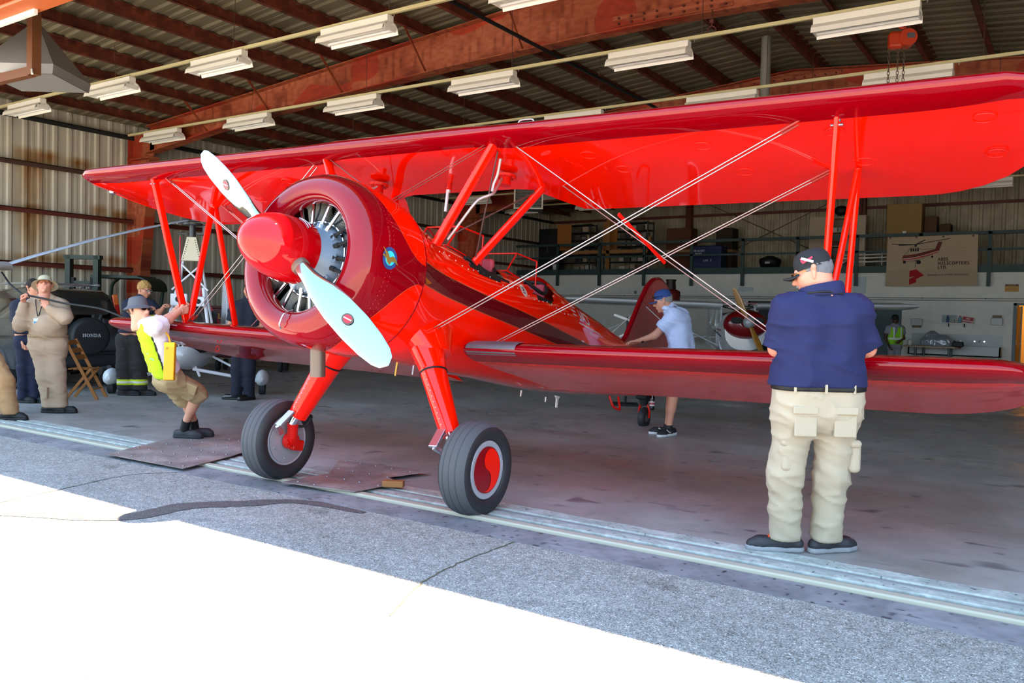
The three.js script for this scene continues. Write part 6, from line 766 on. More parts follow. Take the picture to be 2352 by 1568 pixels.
{ // white high-wing aeroplane in the back
  const t = thing('light_airplane', 'white high wing light airplane with red cowl and wooden propeller', 'airplane', [-6.9, 0, -20.8], Math.atan2(0.5, 0.866)); // local +z nose, +x its left (image right)
  const w = P(0xe6ecf0, 0.35, 0, { clearcoat: 0.7, clearcoatRoughness: 0.08 }), r = P(0x8a0a14, 0.3, 0, { clearcoat: 1, clearcoatRoughness: 0.04 }), gls = P(0xffffff, 0.03, 0, { transmission: 1, thickness: 0 }), navy = M(0x1d2450, 0.4);
  const ov = (z, cy, a, b, n = 28, e = 2) => Array.from({ length: n }, (_, k) => { const q = 2 * Math.PI * k / n, c = Math.cos(q), s = Math.sin(q); return V(-a * Math.sign(c) * Math.pow(Math.abs(c), 2 / e), cy + b * Math.sign(s) * Math.pow(Math.abs(s), 2 / e), z); });
  obj('nose_bowl', loft([ov(0.0, 1.33, 0.2, 0.1), ov(-0.02, 1.32, 0.42, 0.25), ov(-0.1, 1.31, 0.52, 0.33), ov(-0.25, 1.3, 0.56, 0.38)].reverse(), true, true), r, t);
  for (const s of [-1, 1]) obj('cooling_inlet', loft([ov(0.02, 0, 0.15, 0.085, 20, 2.6), ov(-0.06, 0, 0.14, 0.08, 20, 2.6)].reverse(), true, true).translate(s * 0.27, 1.4, 0.0), mats.black, t);
  obj('cowling', loft([ov(-0.22, 1.14, 0.52, 0.5, 28, 2.4), ov(-0.5, 1.1, 0.54, 0.56, 28, 2.6), ov(-0.95, 1.06, 0.54, 0.6, 28, 2.8)].reverse(), true, true), w, t);
  obj('fuselage', loft([ov(-0.95, 1.0, 0.54, 0.58, 28, 3), ov(-2.2, 0.95, 0.5, 0.5, 28, 3.2), ov(-3.0, 0.85, 0.4, 0.42, 28, 3), ov(-6.0, 0.75, 0.08, 0.18, 28, 2)].reverse(), true, true), w, t);
  const fr = (a, b, rr = 0.028) => obj('cabin_frame', bar(a, b, rr), w, t);
  for (const s of [-1, 1]) { fr([s * 0.5, 1.35, -0.95], [s * 0.42, 1.78, -1.3]); fr([s * 0.5, 1.2, -1.75], [s * 0.45, 1.78, -1.75], 0.035); fr([s * 0.5, 1.3, -2.6], [s * 0.42, 1.75, -2.4], 0.035); obj('side_window', [box(0.01, 0.42, 0.62, s * 0.5, 1.52, -1.42), box(0.01, 0.36, 0.62, s * 0.5, 1.5, -2.15)], gls, t); obj('side_stripe', [box(0.01, 0.04, 1.7, s * 0.548, 1.17, -1.5, 0.04), ], r, t); obj('side_stripe', [box(0.01, 0.03, 1.0, s * 0.55, 1.05, -1.1, 0.14)], navy, t); obj('door_panel', [box(0.02, 0.06, 0.8, s * 0.545, 1.2, -1.7), box(0.02, 0.5, 0.05, s * 0.545, 0.95, -1.32), box(0.02, 0.06, 0.8, s * 0.54, 0.65, -1.7, 0.12)], w, t); obj('lower_window', box(0.012, 0.4, 0.62, s * 0.546, 0.93, -1.68), P(0x14181b, 0.06, 0, { clearcoat: 1 }), t);
    const wing = obj('wing', loft([0.45, 4.2, 4.55, 4.62].map((x, i) => { const c = [1.4, 1.4, 1.1, 0.5][i], tk = [0.13, 0.13, 0.08, 0.02][i], z0 = -1.0, q = Array.from({ length: 22 }, (_, k) => { const a = 2 * Math.PI * k / 22, f = 0.5 + 0.5 * Math.cos(a); return V(s * x, 1.8 + 0.02 * x + tk * Math.sin(a) * Math.pow(f, 0.4) * 0.9 - (1 - f) * 0.08, z0 - (1 - f) * c); }); return s > 0 ? q.reverse() : q; }), true, true), w, t);
    obj('wing_underside_band', box(3.7, 0.01, 0.55, s * 2.3, 1.755 + 0.02 * 2.3, -1.75, -0.06, 0, s * 0.02), r, wing);
    obj('lift_strut', [strutG([s * 0.52, 0.72, -1.2], [s * 2.7, 1.76, -1.35], 0.09, 0.04, V(0, 0, 1)), strutG([s * 0.52, 0.72, -1.2], [s * 2.7, 1.72, -2.0], 0.07, 0.03, V(0, 0, 1))], w, t);
    obj('gear_leg', bar([s * 0.3, 0.6, -0.95], [s * 0.85, 0.25, -0.85], 0.035), w, t); obj('tire', cyl(0.25, 0.25, 0.14, s * 0.92, 0.25, -0.85, 0, 0, Math.PI / 2), mats.rubber, t); }
  obj('windshield', loft([[-0.95, 1.45, 0.42], [-1.25, 1.82, 0.4]].map(([z, y, hw]) => [-1, -0.5, 0, 0.5, 1].map((k) => V(hw * k, y - 0.08 * k * k, z - 0.1 * k * k))), false, false), gls, t);
  obj('cabin_truss', [bar([-0.42, 1.76, -1.25], [0.42, 1.55, -1.5], 0.014), bar([0.42, 1.76, -1.25], [-0.42, 1.55, -1.5], 0.014), bar([-0.42, 1.78, -1.3], [0.42, 1.78, -1.3], 0.016), bar([-0.42, 1.55, -1.6], [0.42, 1.55, -1.6], 0.016)], mats.dark, t); obj('cabin_roof', box(0.9, 0.03, 1.2, 0, 1.86, -1.75), r, t); obj('seat', [rb(0.4, 0.6, 0.12, 0.05, 0, 1.15, -2.1), rb(0.42, 0.12, 0.42, 0.05, 0, 0.85, -1.9)], mats.dark, t);
  obj('spinner', sph(0.145, 0, 1.36, 0.14, 1, 1, 0.95, 24), M(0xb9c0c6, 0.35, 0.2), t);
  const wd = P(0xb8812c, 0.35, 0, { clearcoat: 0.8 }); for (const s of [-1, 1]) { const d = V(s * 0.42, -s * 0.9, 0).normalize(), sd = V(d.y, -d.x, 0); obj('propeller_blade', loft([0.05, 0.2, 0.4, 0.6, 0.8, 0.9, 0.93].map((q, i) => { const c = [0.05, 0.055, 0.075, 0.078, 0.062, 0.045, 0.012][i], tk = [0.05, 0.04, 0.022, 0.016, 0.011, 0.008, 0.004][i]; return Array.from({ length: 14 }, (_, k) => { const a = 2 * Math.PI * k / 14; return d.clone().multiplyScalar(q).addScaledVector(sd, c * Math.cos(a)).add(V(0, 1.36, 0.12 + tk * Math.sin(a) + 0.3 * c * Math.cos(a))); }); }), true, true), wd, t); }
  obj('landing_light', [new THREE.TorusGeometry(0.022, 0.009, 8, 16).translate(-0.12, 1.17, -0.06)], mats.white, t); obj('exhaust_hole', cyl(0.035, 0.035, 0.05, 0.0, 1.06, -0.08, Math.PI / 2), mats.black, t);
  obj('tail_surface', [box(2.6, 0.04, 0.7, 0, 0.85, -6.0), extr([[0, 0], [0.7, 0], [0.65, 0.9], [0.35, 1.0], [0.1, 0.5]], 0.04).rotateY(Math.PI / 2).translate(0, 0.85, -5.6)], w, t);
}
{ // white braced tail of another machine between the fuselage and the fin
  const t = thing('white_strut_frame', 'small white braced strut frame seen in front of the tail fin', 'frame', [-6.0, 0, -12.2], 0.5); const m = mats.white; obj('post', bar([0, 0, 0], [0, 1.42, 0], 0.02), mats.dark, t); obj('cross_tube', [bar([-0.22, 1.45, 0], [0.28, 1.28, 0], 0.022), bar([-0.12, 1.1, 0], [0.26, 1.28, 0.02], 0.018), bar([0, 1.42, 0], [0.05, 1.12, 0], 0.012)], m, t); obj('guy_wire', [bar([0.28, 1.28, 0], [0.7, 0.98, 0], 0.006), bar([-0.12, 1.3, 0], [-0.9, 0.95, 0], 0.006), bar([-0.1, 1.1, 0], [-0.7, 0.8, 0], 0.006)], mats.wire, t); obj('foot', box(0.4, 0.03, 0.4, 0, 0.015, 0), mats.dark, t);
}
{ // red drum with a pump standing on a cabinet by the far wall
  const t = thing('red_drum', 'red drum with a dark pump head behind the biplane fin', 'drum', [-9.9, 0, -22.9]); obj('drum_body', lathe([[0, 1.72], [0.26, 1.72], [0.28, 1.75], [0.27, 2.05], [0.28, 2.08], [0.27, 2.2], [0.18, 2.25], [0, 2.26]], 28), M(0x6e1216, 0.5), t); obj('pump_head', [cyl(0.13, 0.15, 0.26, 0, 2.38, 0), cyl(0.15, 0.15, 0.05, 0, 2.52, 0)], M(0x2a1414, 0.5), t); obj('stand', [bx(-0.28, 0.28, 1.66, 1.72, -0.28, 0.28), ...[-1, 1].flatMap((a) => [-1, 1].map((b) => bx(a * 0.24 - 0.02, a * 0.24 + 0.02, 0, 1.66, b * 0.24 - 0.02, b * 0.24 + 0.02)))], mats.dark, t);
}
{ // bottle standing by the tail wheel, hoist, ring, heater, hood
  const b = thing('soda_bottle', 'small dark soda bottle hanging beside the tail wheel', 'bottle', [-4.42, 0.25, -9.75]); obj('bottle_body', lathe([[0, 0], [0.03, 0.005], [0.033, 0.03], [0.033, 0.12], [0.03, 0.14], [0.033, 0.16], [0.012, 0.2], [0.012, 0.22], [0, 0.22]], 18), P(0x120a08, 0.08, 0, { clearcoat: 1 }), b); obj('bottle_label', cyl(0.0338, 0.0338, 0.06, 0, 0.085, 0), M(0xc9c2c2, 0.5), b); obj('label_mark', cyl(0.0342, 0.0342, 0.02, 0, 0.085, 0), M(0xb01f26, 0.5), b); obj('hanging_cord', bar([0, 0.22, 0], [0.0, 0.45, -0.1], 0.003), mats.wire, b);
  const h = thing('chain_hoist', 'orange chain hoist hanging from the roof beam', 'hoist', [-2.24, 5.48, -13.13], 0.4); const om = M(0xc83a12, 0.45); obj('gear_case', [cyl(0.12, 0.12, 0.2, 0.05, 0, 0, Math.PI / 2), rb(0.2, 0.24, 0.16, 0.05, -0.1, -0.02, 0)], om, h); obj('name_plate', box(0.1, 0.07, 0.01, 0.08, 0.02, 0.105), mats.steel, h); obj('top_hook', new THREE.TorusGeometry(0.065, 0.024, 10, 20, 5.2).translate(0, 0.22, 0), om, h);
  const links = (x, y0, y1, z) => { const o = []; for (let y = y0, k = 0; y < y1; y += 0.052, k++) o.push(new THREE.TorusGeometry(0.02, 0.006, 5, 10).scale(0.8, 1.5, 1).rotateY(k % 2 ? Math.PI / 2 : 0).translate(x, y, z)); return o; }; const ch = M(0x6e5a48, 0.5, 0.5); for (const [x, a, c] of [[-0.02, 0.26, 0.7], [0.04, 0.26, 0.7], [-0.18, -1.0, -0.12], [-0.06, -1.1, -0.12], [0.02, -1.1, -0.12]]) obj('hoist_chain', links(x, a, c, 0), ch, h).userData.kind = 'stuff';
  const rg = thing('lifting_ring', 'iron ring hanging under the near roof beam', 'ring', [-4.25, 5.3, -10.93]); obj('ring', new THREE.TorusGeometry(0.055, 0.01, 8, 24).rotateY(0.4), girtM2, rg); obj('shackle', [bar([0, 0.05, 0], [0, 0.27, 0], 0.012), rb(0.06, 0.05, 0.05, 0.01, 0, 0.12, 0)], girtM2, rg);
  const fl = thing('flue_pipe', 'grey vertical flue pipe through the roof behind the wing', 'pipe', [-4.9, 0, -15.3]); obj('pipe', [cyl(0.09, 0.09, 1.6, 0, 5.755, 0)], mats.galv, fl); obj('flange', [cyl(0.12, 0.12, 0.03, 0, 4.97, 0)], mats.galv, fl);
  const ht = thing('unit_heater', 'hanging white unit heater with open grille near the back', 'heater', [-13.4, 4.75, -20.6], 0.5); obj('cabinet', rb(0.75, 0.6, 0.6, 0.03, 0, 0, 0), M(0x4a4642, 0.5), ht); obj('front_frame', [box(0.85, 0.04, 0.06, 0, 0.28, 0.33), box(0.85, 0.04, 0.06, 0, -0.28, 0.33), box(0.04, 0.6, 0.06, -0.4, 0, 0.33), box(0.04, 0.6, 0.06, 0.4, 0, 0.33)], mats.cream, ht); for (let k = 0; k < 6; k++) obj('louver', box(0.75, 0.015, 0.07, 0, -0.22 + k * 0.088, 0.33, 0.6), mats.galv, ht); for (const s of [-1, 1]) obj('hanger_rod', bar([s * 0.3, 0.3, 0], [s * 0.3, 0.98, 0], 0.008), mats.dark, ht);
  const d = thing('duct_hood', 'grey sheet metal hood hung from a brown steel post under the roof', 'hood', [-12.5, 4.56, -6.2], 0.6); const gm = M(0x9a9892, 0.45, 0.15);
  const fr = (y, a) => [V(-a, y, a), V(a, y, a), V(a, y, -a), V(-a, y, -a)]; obj('hood_shell', [loft([fr(0.0, 0.5), fr(0.13, 0.52)], true, false), loft([fr(0.13, 0.52), fr(0.82, 0.05)], true, true)].map((g) => toCreasedNormals(g, 0.5)), gm, d); obj('inner_cone', toCreasedNormals(loft([fr(0.0, 0.49), fr(0.1, 0.2)], true, true), 0.5), gm, d);
  const ps = thing('hood_support', 'brown steel post and arm holding the sheet metal hood', 'post', [-11.68, 0, -5.76]); const br = M(0x6a3d1c, 0.6); obj('post', bx(-0.07, 0.07, 4.45, 5.45, -0.06, 0.06), br, ps); obj('arm', beam([-0.05, 4.5, 0], [-2.4, 4.5, 0.1], 0.1, 0.12), br, ps); obj('clip', bar([0.07, 4.5, 0.06], [0.16, 4.42, 0.1], 0.014), mats.cream, ps);
}
// ---------- office front, mezzanine and what stands on it ----------
{
  const wz = -27; const wm = tex(512, 256, (u, v) => { const n = tileN(u, v, 8, 4) * 8 + tileN(u, v, 40, 5) * 5; return [218 + n, 218 + n, 208 + n]; }); wm.repeat.set(0.2, 0.2); const wallM = M(0xffffff, 0.7, 0, { map: wm });
  const wo = new THREE.Group(); wo.name = 'wall_office'; scene.add(wo); struct(wo, 'pale painted office wall below the mezzanine', 'wall');
  const seg = (a, b, y0, y1) => uvXY(bx(a, b, y0, y1, wz - 0.15, wz)); // openings: two green doors and the open door at the right
  obj('wall_panel', [seg(XL, -8.9, 0, 2.92), seg(-8.9, -7.3, 1.98, 2.92), seg(-7.3, -5.34, 0, 2.92), seg(-5.34, -4.41, 1.97, 2.92), seg(-4.41, -1.45, 0, 2.92), seg(-1.45, -0.5, 2.0, 2.92), seg(-0.5, XR, 0, 2.92)], wallM, wo);
  const dg = M(0x4d6062, 0.6);
  struct(obj('door_1', [bx(-8.9, -7.3, 0, 1.98, wz - 0.1, wz - 0.05), bx(-8.96, -8.88, 0, 2.04, wz - 0.05, wz + 0.02), bx(-7.32, -7.24, 0, 2.04, wz - 0.05, wz + 0.02), bx(-8.96, -7.24, 1.97, 2.04, wz - 0.05, wz + 0.02)], M(0x2b3234, 0.6)), 'wide dark double door in the office wall', 'door');
  struct(obj('door_2', [bx(-5.34, -4.41, 0, 1.97, wz - 0.1, wz - 0.05), bx(-5.4, -5.32, 0, 2.03, wz - 0.05, wz + 0.02), bx(-4.43, -4.35, 0, 2.03, wz - 0.05, wz + 0.02), bx(-5.4, -4.35, 1.96, 2.03, wz - 0.05, wz + 0.02)], dg), 'grey green door behind the light airplane wing tip', 'door');
  const d3 = new THREE.Group(); d3.name = 'door_3'; scene.add(d3); struct(d3, 'open door to a warmly lit room at the right', 'door');
  obj('door_frame', [bx(-1.52, -1.44, 0, 2.06, wz - 0.16, wz + 0.02), bx(-0.52, -0.44, 0, 2.06, wz - 0.16, wz + 0.02), bx(-1.52, -0.44, 2.0, 2.06, wz - 0.16, wz + 0.02)], M(0x66757a, 0.6), d3);
  obj('door_leaf', [box(0.04, 1.98, 0.88, -1.38, 0.99, wz - 0.6, 0, 0.12)], M(0x8a8168, 0.6), d3); obj('door_knob', [sph(0.03, -1.34, 0.93, wz - 0.2), sph(0.03, -1.42, 0.93, wz - 0.2)], mats.chrome, d3);
  // small lit room behind the open door
  const rm = M(0xc9a25a, 0.7); struct(obj('wall_room', [bx(-1.5, 1.0, 0, 2.6, ZB + 0.1, ZB + 0.2), bx(0.9, 1.0, 0, 2.6, ZB + 0.1, wz - 0.15), bx(-2.4, -2.3, 0, 2.6, ZB + 0.1, wz - 0.15), bx(-2.4, 1.0, 2.5, 2.6, ZB + 0.1, wz - 0.15)], rm), 'ochre walls of the small room behind the open door', 'wall');
  const lamp = thing('room_lamp', 'glowing ceiling lamp inside the small back room', 'lamp', [-0.6, 2.42, -28.2]); obj('diffuser', cyl(0.16, 0.18, 0.06, 0, 0.03, 0), M(0xfff0cc, 0.5, 0, { emissive: new THREE.Color(0xffdf9a), emissiveIntensity: 1.5 }), lamp); const pl = new THREE.PointLight(0xffcf80, 1.6, 0, 2); pl.position.set(0, -0.06, 0); pl.castShadow = true; pl.shadow.radius = 4; lamp.add(pl);
  const mz = new THREE.Group(); mz.name = 'mezzanine'; scene.add(mz); struct(mz, 'mezzanine deck with dark green edge beam', 'mezzanine'); obj('deck', bx(XL, XR, 2.94, 3.1, ZB, wz + 0.08), M(0x3a3f3b, 0.7), mz); obj('edge_beam', bx(XL, XR, 2.92, 3.12, wz + 0.08, wz + 0.12), mats.grn, mz);
  const rl = thing('mezzanine_railing', 'dark green steel railing along the mezzanine edge', 'railing', [0, 0, wz + 0.16]); rl.userData.kind = 'structure';
  for (let k = 0; k < 14; k++) { const x = -16.14 + k * 1.75; obj('post', bx(x - 0.05, x + 0.05, 2.52, 4.05, -0.04, 0.02), mats.grn, rl); }
  for (const [y, h] of [[4.02, 0.09], [3.55, 0.06]]) obj('rail', bx(XL, XR, y - h / 2, y + h / 2, -0.02, 0.02), mats.grn, rl);
  // conduits and blank patches on the wall
  const cd = thing('conduit_run', 'pair of thin pipes running along the office wall', 'pipe', [0, 0, wz + 0.03]); for (const y of [2.18, 2.12]) obj('pipe', bar([XL, y, 0], [XR, y - 0.0, 0], 0.013, 0.013, 6), M(0x8c8c82, 0.5), cd); for (let x = -15; x < 6; x += 1.6) obj('clip', box(0.03, 0.03, 0.03, x, x % 3.2 ? 2.18 : 2.12, 0.01), M(0x5b5b55, 0.6), cd);
  for (const [x, y, w, h, l] of [[-9.05, 2.42, 0.48, 0.14, 'long pale notice panel on the wall left of the navy shirt man'], [-5.55, 2.55, 0.35, 0.5, 'pale blue notice sheet between the port struts'], [-13.0, 2.3, 0.1, 0.1, 'small grey junction box on the office wall']]) tag(obj(l.includes('box') ? 'junction_box' : 'wall_notice', box(w, h, 0.02, x, y, wz + 0.02), M(l.includes('box') ? 0x70736e : 0xb9c4c6, 0.6)), l, l.includes('box') ? 'box' : 'notice');
  // banner
  const bt = canvasTex(1024, 640, (g, w, h) => {
    g.fillStyle = '#b5a183'; g.fillRect(0, 0, w, h); for (let k = 0; k < 500; k++) { g.fillStyle = `rgba(${90 + rnd(60)},${80 + rnd(50)},50,0.05)`; g.fillRect(rnd(w), rnd(h), 30 + rnd(90), 3 + rnd(8)); } g.fillStyle = '#ad9a7e'; g.fillRect(0, 430, w, 210);
    g.fillStyle = '#3a2016'; g.font = 'bold 54px sans-serif'; g.fillText('ARIS', 588, 320); g.fillText('HELICOPTERS', 588, 372); g.fillText('LTD.', 588, 424); g.font = 'bold 27px sans-serif'; g.fillText('RIGGING and LIFTING SPECIALISTS', 478, 508);
    g.fillStyle = '#a3131c'; g.beginPath(); g.moveTo(275, 440); g.lineTo(350, 420); g.lineTo(440, 500); g.lineTo(355, 545); g.lineTo(355, 590); g.lineTo(275, 620); g.lineTo(275, 545); g.lineTo(345, 505); g.lineTo(275, 525); g.closePath(); g.fill();
    g.strokeStyle = '#15120f'; g.fillStyle = '#15120f'; g.lineWidth = 8; g.beginPath(); g.moveTo(50, 90); g.lineTo(330, 102); g.lineTo(720, 42); g.stroke(); g.lineWidth = 11; g.beginPath(); g.moveTo(130, 105); g.lineTo(330, 102); g.lineTo(440, 48); g.stroke();
    g.fillStyle = '#b5a183'; g.lineWidth = 4; g.beginPath(); g.moveTo(180, 290); g.quadraticCurveTo(190, 230, 240, 205); g.lineTo(270, 140); g.quadraticCurveTo(330, 115, 400, 170); g.lineTo(560, 165); g.lineTo(590, 80); g.lineTo(630, 85); g.lineTo(600, 190); g.quadraticCurveTo(480, 260, 330, 310); g.quadraticCurveTo(220, 330, 180, 290); g.fill(); g.stroke();
    g.fillStyle = '#6e2f22'; g.beginPath(); g.moveTo(190, 240); g.lineTo(330, 225); g.lineTo(560, 170); g.lineTo(590, 82); g.lineTo(628, 86); g.lineTo(602, 190); g.lineTo(400, 262); g.lineTo(185, 282); g.fill(); g.strokeStyle = '#c22a2a'; g.lineWidth = 11; g.beginPath(); g.moveTo(180, 295); g.quadraticCurveTo(330, 300, 590, 205); g.stroke(); g.strokeStyle = '#e2d7c4'; g.lineWidth = 6; g.beginPath(); g.moveTo(184, 282); g.quadraticCurveTo(330, 284, 595, 193); g.stroke();
    g.fillStyle = '#15120f'; for (let k = 0; k < 4; k++) g.fillRect(272 + k * 26, 150, 18, 40); g.fillRect(318, 98, 26, 30); for (const [x, y, r] of [[210, 325, 18], [372, 330, 26], [525, 268, 12]]) { g.beginPath(); g.arc(x, y, r, 0, 7); g.fill(); } g.lineWidth = 5; g.strokeStyle = '#15120f'; g.beginPath(); g.moveTo(340, 300); g.lineTo(372, 330); g.moveTo(338, 310); g.lineTo(338, 400); g.moveTo(525, 230); g.lineTo(525, 268); g.stroke();
  });
  const bn = thing('banner', 'tan cloth banner with helicopter picture hung on the railing', 'banner', [-3.6, 3.24, wz + 0.22]);
  { const g = new THREE.PlaneGeometry(2.34, 1.44, 40, 24), p = g.attributes.position; for (let i = 0; i < p.count; i++) { const x = p.getX(i), y = p.getY(i); p.setXYZ(i, x * (1 + (0.72 - y) * 0.014), y + 0.01 * Math.sin(x * 2), 0.012 * Math.sin(x * 5 + y * 3) + 0.012 * fbm(x * 2, y * 2, 4, 2)); } g.computeVertexNormals(); obj('cloth', g, M(0xffffff, 0.85, 0, { map: bt }), bn); for (const x of [-1.1, -0.4, 0.3, 1.05]) obj('eyelet', new THREE.TorusGeometry(0.02, 0.007, 6, 12).translate(x, 0.69, 0.02), mats.dark, bn); }
  const cs = canvasTex(256, 160, (g) => { g.fillStyle = '#c08a1e'; g.fillRect(0, 0, 256, 160); g.fillStyle = '#2a2015'; g.fillRect(6, 4, 244, 40); g.fillStyle = '#c08a1e'; g.font = 'bold 34px sans-serif'; g.textAlign = 'center'; g.fillText('CAUTION', 128, 36); g.fillStyle = '#6b5a26'; g.font = 'bold 40px sans-serif'; g.fillText('HELIBASE', 128, 115); });
  const ca = thing('caution_sign', 'small yellow caution sign on the wall right of the banner', 'sign', [-1.58, 2.48, wz + 0.012]); obj('plate', new THREE.BoxGeometry(0.33, 0.21, 0.012), M(0xffffff, 0.5, 0, { map: cs }), ca);
  // sink, dispensers, shelf
  const sk = thing('wall_sink', 'long white trough sink with chrome taps on the far wall', 'sink', [-2.8, 0, wz]); const sm = M(0xb4bbb9, 0.4); obj('splash_panel', bx(-1.27, 1.05, 0.83, 1.16, 0, 0.03), sm, sk); obj('trough', [bx(-1.27, 1.05, 0.55, 0.58, 0, 0.5), bx(-1.27, 1.05, 0.55, 0.83, 0.46, 0.5), bx(-1.27, -1.23, 0.55, 0.83, 0, 0.5), bx(1.01, 1.05, 0.55, 0.83, 0, 0.5)], sm, sk); obj('sink_leg', [bx(-1.2, -1.12, 0, 0.56, 0.1, 0.4), bx(0.9, 0.98, 0, 0.56, 0.1, 0.4)], sm, sk);
  for (const x of [-0.1, 0.5]) obj('tap', [bar([x - 0.12, 0.97, 0.03], [x - 0.12, 0.97, 0.12], 0.025), bar([x + 0.12, 0.97, 0.03], [x + 0.12, 0.97, 0.12], 0.025), bar([x - 0.12, 0.97, 0.07], [x + 0.12, 0.97, 0.07], 0.015), tube([[x, 0.97, 0.07], [x, 1.02, 0.14], [x, 0.96, 0.22]], 0.014)], mats.chrome, sk);
  for (const [x, y, l] of [[-3.93, 1.48, 'white paper towel dispenser left of the wall shelf'], [-1.9, 1.54, 'white paper towel dispenser near the open door']]) { const t = thing('towel_dispenser', l, 'dispenser', [x, y, wz]); obj('casing', rb(0.29, 0.2, 0.12, 0.02, 0, 0, 0.06), M(0xb9bcba, 0.4), t); obj('paper', box(0.22, 0.09, 0.08, 0, x < -3 ? -0.12 : 0.13, 0.06), M(0x7a6a52, 0.8), t); }
  const sf = thing('wall_shelf', 'small white shelf on brackets above the sink', 'shelf', [-2.9, 1.46, wz]); obj('board', bx(-0.45, 0.43, 0, 0.02, 0, 0.2), mats.white, sf); for (const x of [-0.2, 0.2]) obj('bracket', [bx(x - 0.01, x + 0.01, -0.1, 0, 0, 0.02), bar([x, -0.09, 0.02], [x, 0, 0.16], 0.008)], mats.dark, sf); obj('back_card', bx(-0.38, 0.0, 0.02, 0.24, 0.0, 0.01), M(0x93a2a2, 0.6), sf);
  const bot = (x, r, h, c, l, cc) => { const t = thing('bottle', l, 'bottle', [x, 1.481, wz + 0.1]); obj('container', lathe([[0, 0], [r, 0], [r, h * 0.72], [r * 0.45, h * 0.86], [r * 0.45, h * 0.92], [0, h * 0.92]], 16), c, t); obj('cap', cyl(r * 0.5, r * 0.5, h * 0.12, 0, h * 0.95, 0), cc, t); return t; };
  bot(-3.12, 0.032, 0.2, M(0x1f3f78, 0.4), 'blue spray can on the wall shelf', mats.dark); bot(-2.98, 0.03, 0.08, M(0xa9a48c, 0.5), 'squat beige jar on the wall shelf', mats.white); bot(-2.91, 0.022, 0.1, P(0xb9b7a0, 0.2), 'small clear bottle on the wall shelf', mats.white); bot(-2.81, 0.042, 0.2, P(0x5d8da2, 0.2), 'blue trigger spray bottle on the wall shelf', M(0xb0303a, 0.5));
  const ns = canvasTex(256, 160, (g) => { g.fillStyle = '#a01a22'; g.fillRect(0, 0, 256, 160); g.fillStyle = '#e8e2dc'; g.font = 'bold 62px sans-serif'; g.textAlign = 'center'; g.fillText('NO', 128, 70); g.fillText('SMOKING', 128, 136); }); const nt = thing('no_smoking_sign', 'red no smoking sign leaning tilted on the wall shelf', 'sign', [-2.61, 1.57, wz + 0.09]); nt.rotation.set(-0.15, 0, -0.16); obj('plate', new THREE.BoxGeometry(0.27, 0.16, 0.008), M(0xffffff, 0.5, 0, { map: ns }), nt);
  // work table with a silver bag
  const tb = thing('work_table', 'long wooden topped table in front of the sink', 'table', [-3.35, 0, -26.05]); obj('top', [bx(-0.72, 0.58, 0.78, 0.82, -0.35, 0.35)], M(0xa08e6c, 0.6), tb); obj('top_edge', bx(0.58, 0.66, 0.77, 0.82, -0.35, 0.35), M(0x7c3e20, 0.6), tb); for (const [x, z] of [[-0.42, 0.25], [-0.28, -0.25], [0.42, 0.25], [0.42, -0.25]]) obj('leg', bar([x, 0, z], [x, 0.78, z], 0.035), M(0x555b5c, 0.5, 0.4), tb);
  const bg = thing('silver_bag', 'crumpled silver tarpaulin heap on the table', 'tarpaulin', [-3.28, 0.82, -26.0]); obj('heap', snet((x, y, z) => { const d = smin(smin(ell(x, y, z, -0.05, 0.1, 0, 0.36, 0.2, 0.22), ell(x, y, z, -0.1, 0.26, 0, 0.16, 0.16, 0.12), 0.08), ell(x, y, z, 0.2, 0.1, 0, 0.22, 0.22, 0.2), 0.05); return Math.max(d + 0.05 * (Math.abs(perlin.noise(x * 9, y * 6, z * 9 + x * 8)) - 0.25), -y); }, [-0.5, -0.02, -0.32], [0.5, 0.5, 0.32], 0.014), M(0x9aa0a8, 0.32, 0.4), bg);
  tag(obj('black_case', rb(0.26, 0.14, 0.24, 0.03, -2.73, 0.89, -25.95), mats.black), 'black case at the right end of the table', 'case'); { const t = thing('hand_soap_bottle', 'white pump bottle on the left end of the table', 'bottle', [-3.95, 0.82, -25.95]); obj('container', lathe([[0, 0], [0.06, 0], [0.06, 0.13], [0.025, 0.17], [0, 0.17]], 16), mats.white, t); obj('pump', [cyl(0.012, 0.012, 0.08, 0, 0.2, 0), box(0.07, 0.015, 0.02, 0.02, 0.235, 0)], mats.white, t); }
  // mezzanine stock: racks with shelves and binders
  const dz = -28.1; const rack = (x0, x1, top, label, plywood) => { const t = thing('storage_rack', label, 'rack', [x0, 3.1, dz]), w = x1 - x0; const st = M(0x343a38, 0.5, 0.3); for (const x of [0, w]) for (const z of [-0.25, 0.25]) obj('upright', bx(x - 0.02, x + 0.02, 0, top - 3.1, z - 0.02, z + 0.02), st, t); const n = 6; for (let k = 0; k <= n; k++) obj('shelf', bx(0, w, 0.05 + k * (top - 3.2) / n, 0.075 + k * (top - 3.2) / n, -0.27, 0.27), st, t); if (plywood) obj('end_panel', bx(-0.02, plywood, (top - 3.1) * 0.45, top - 3.1, 0.26, 0.28), M(0xa5672a, 0.7), t); return t; };
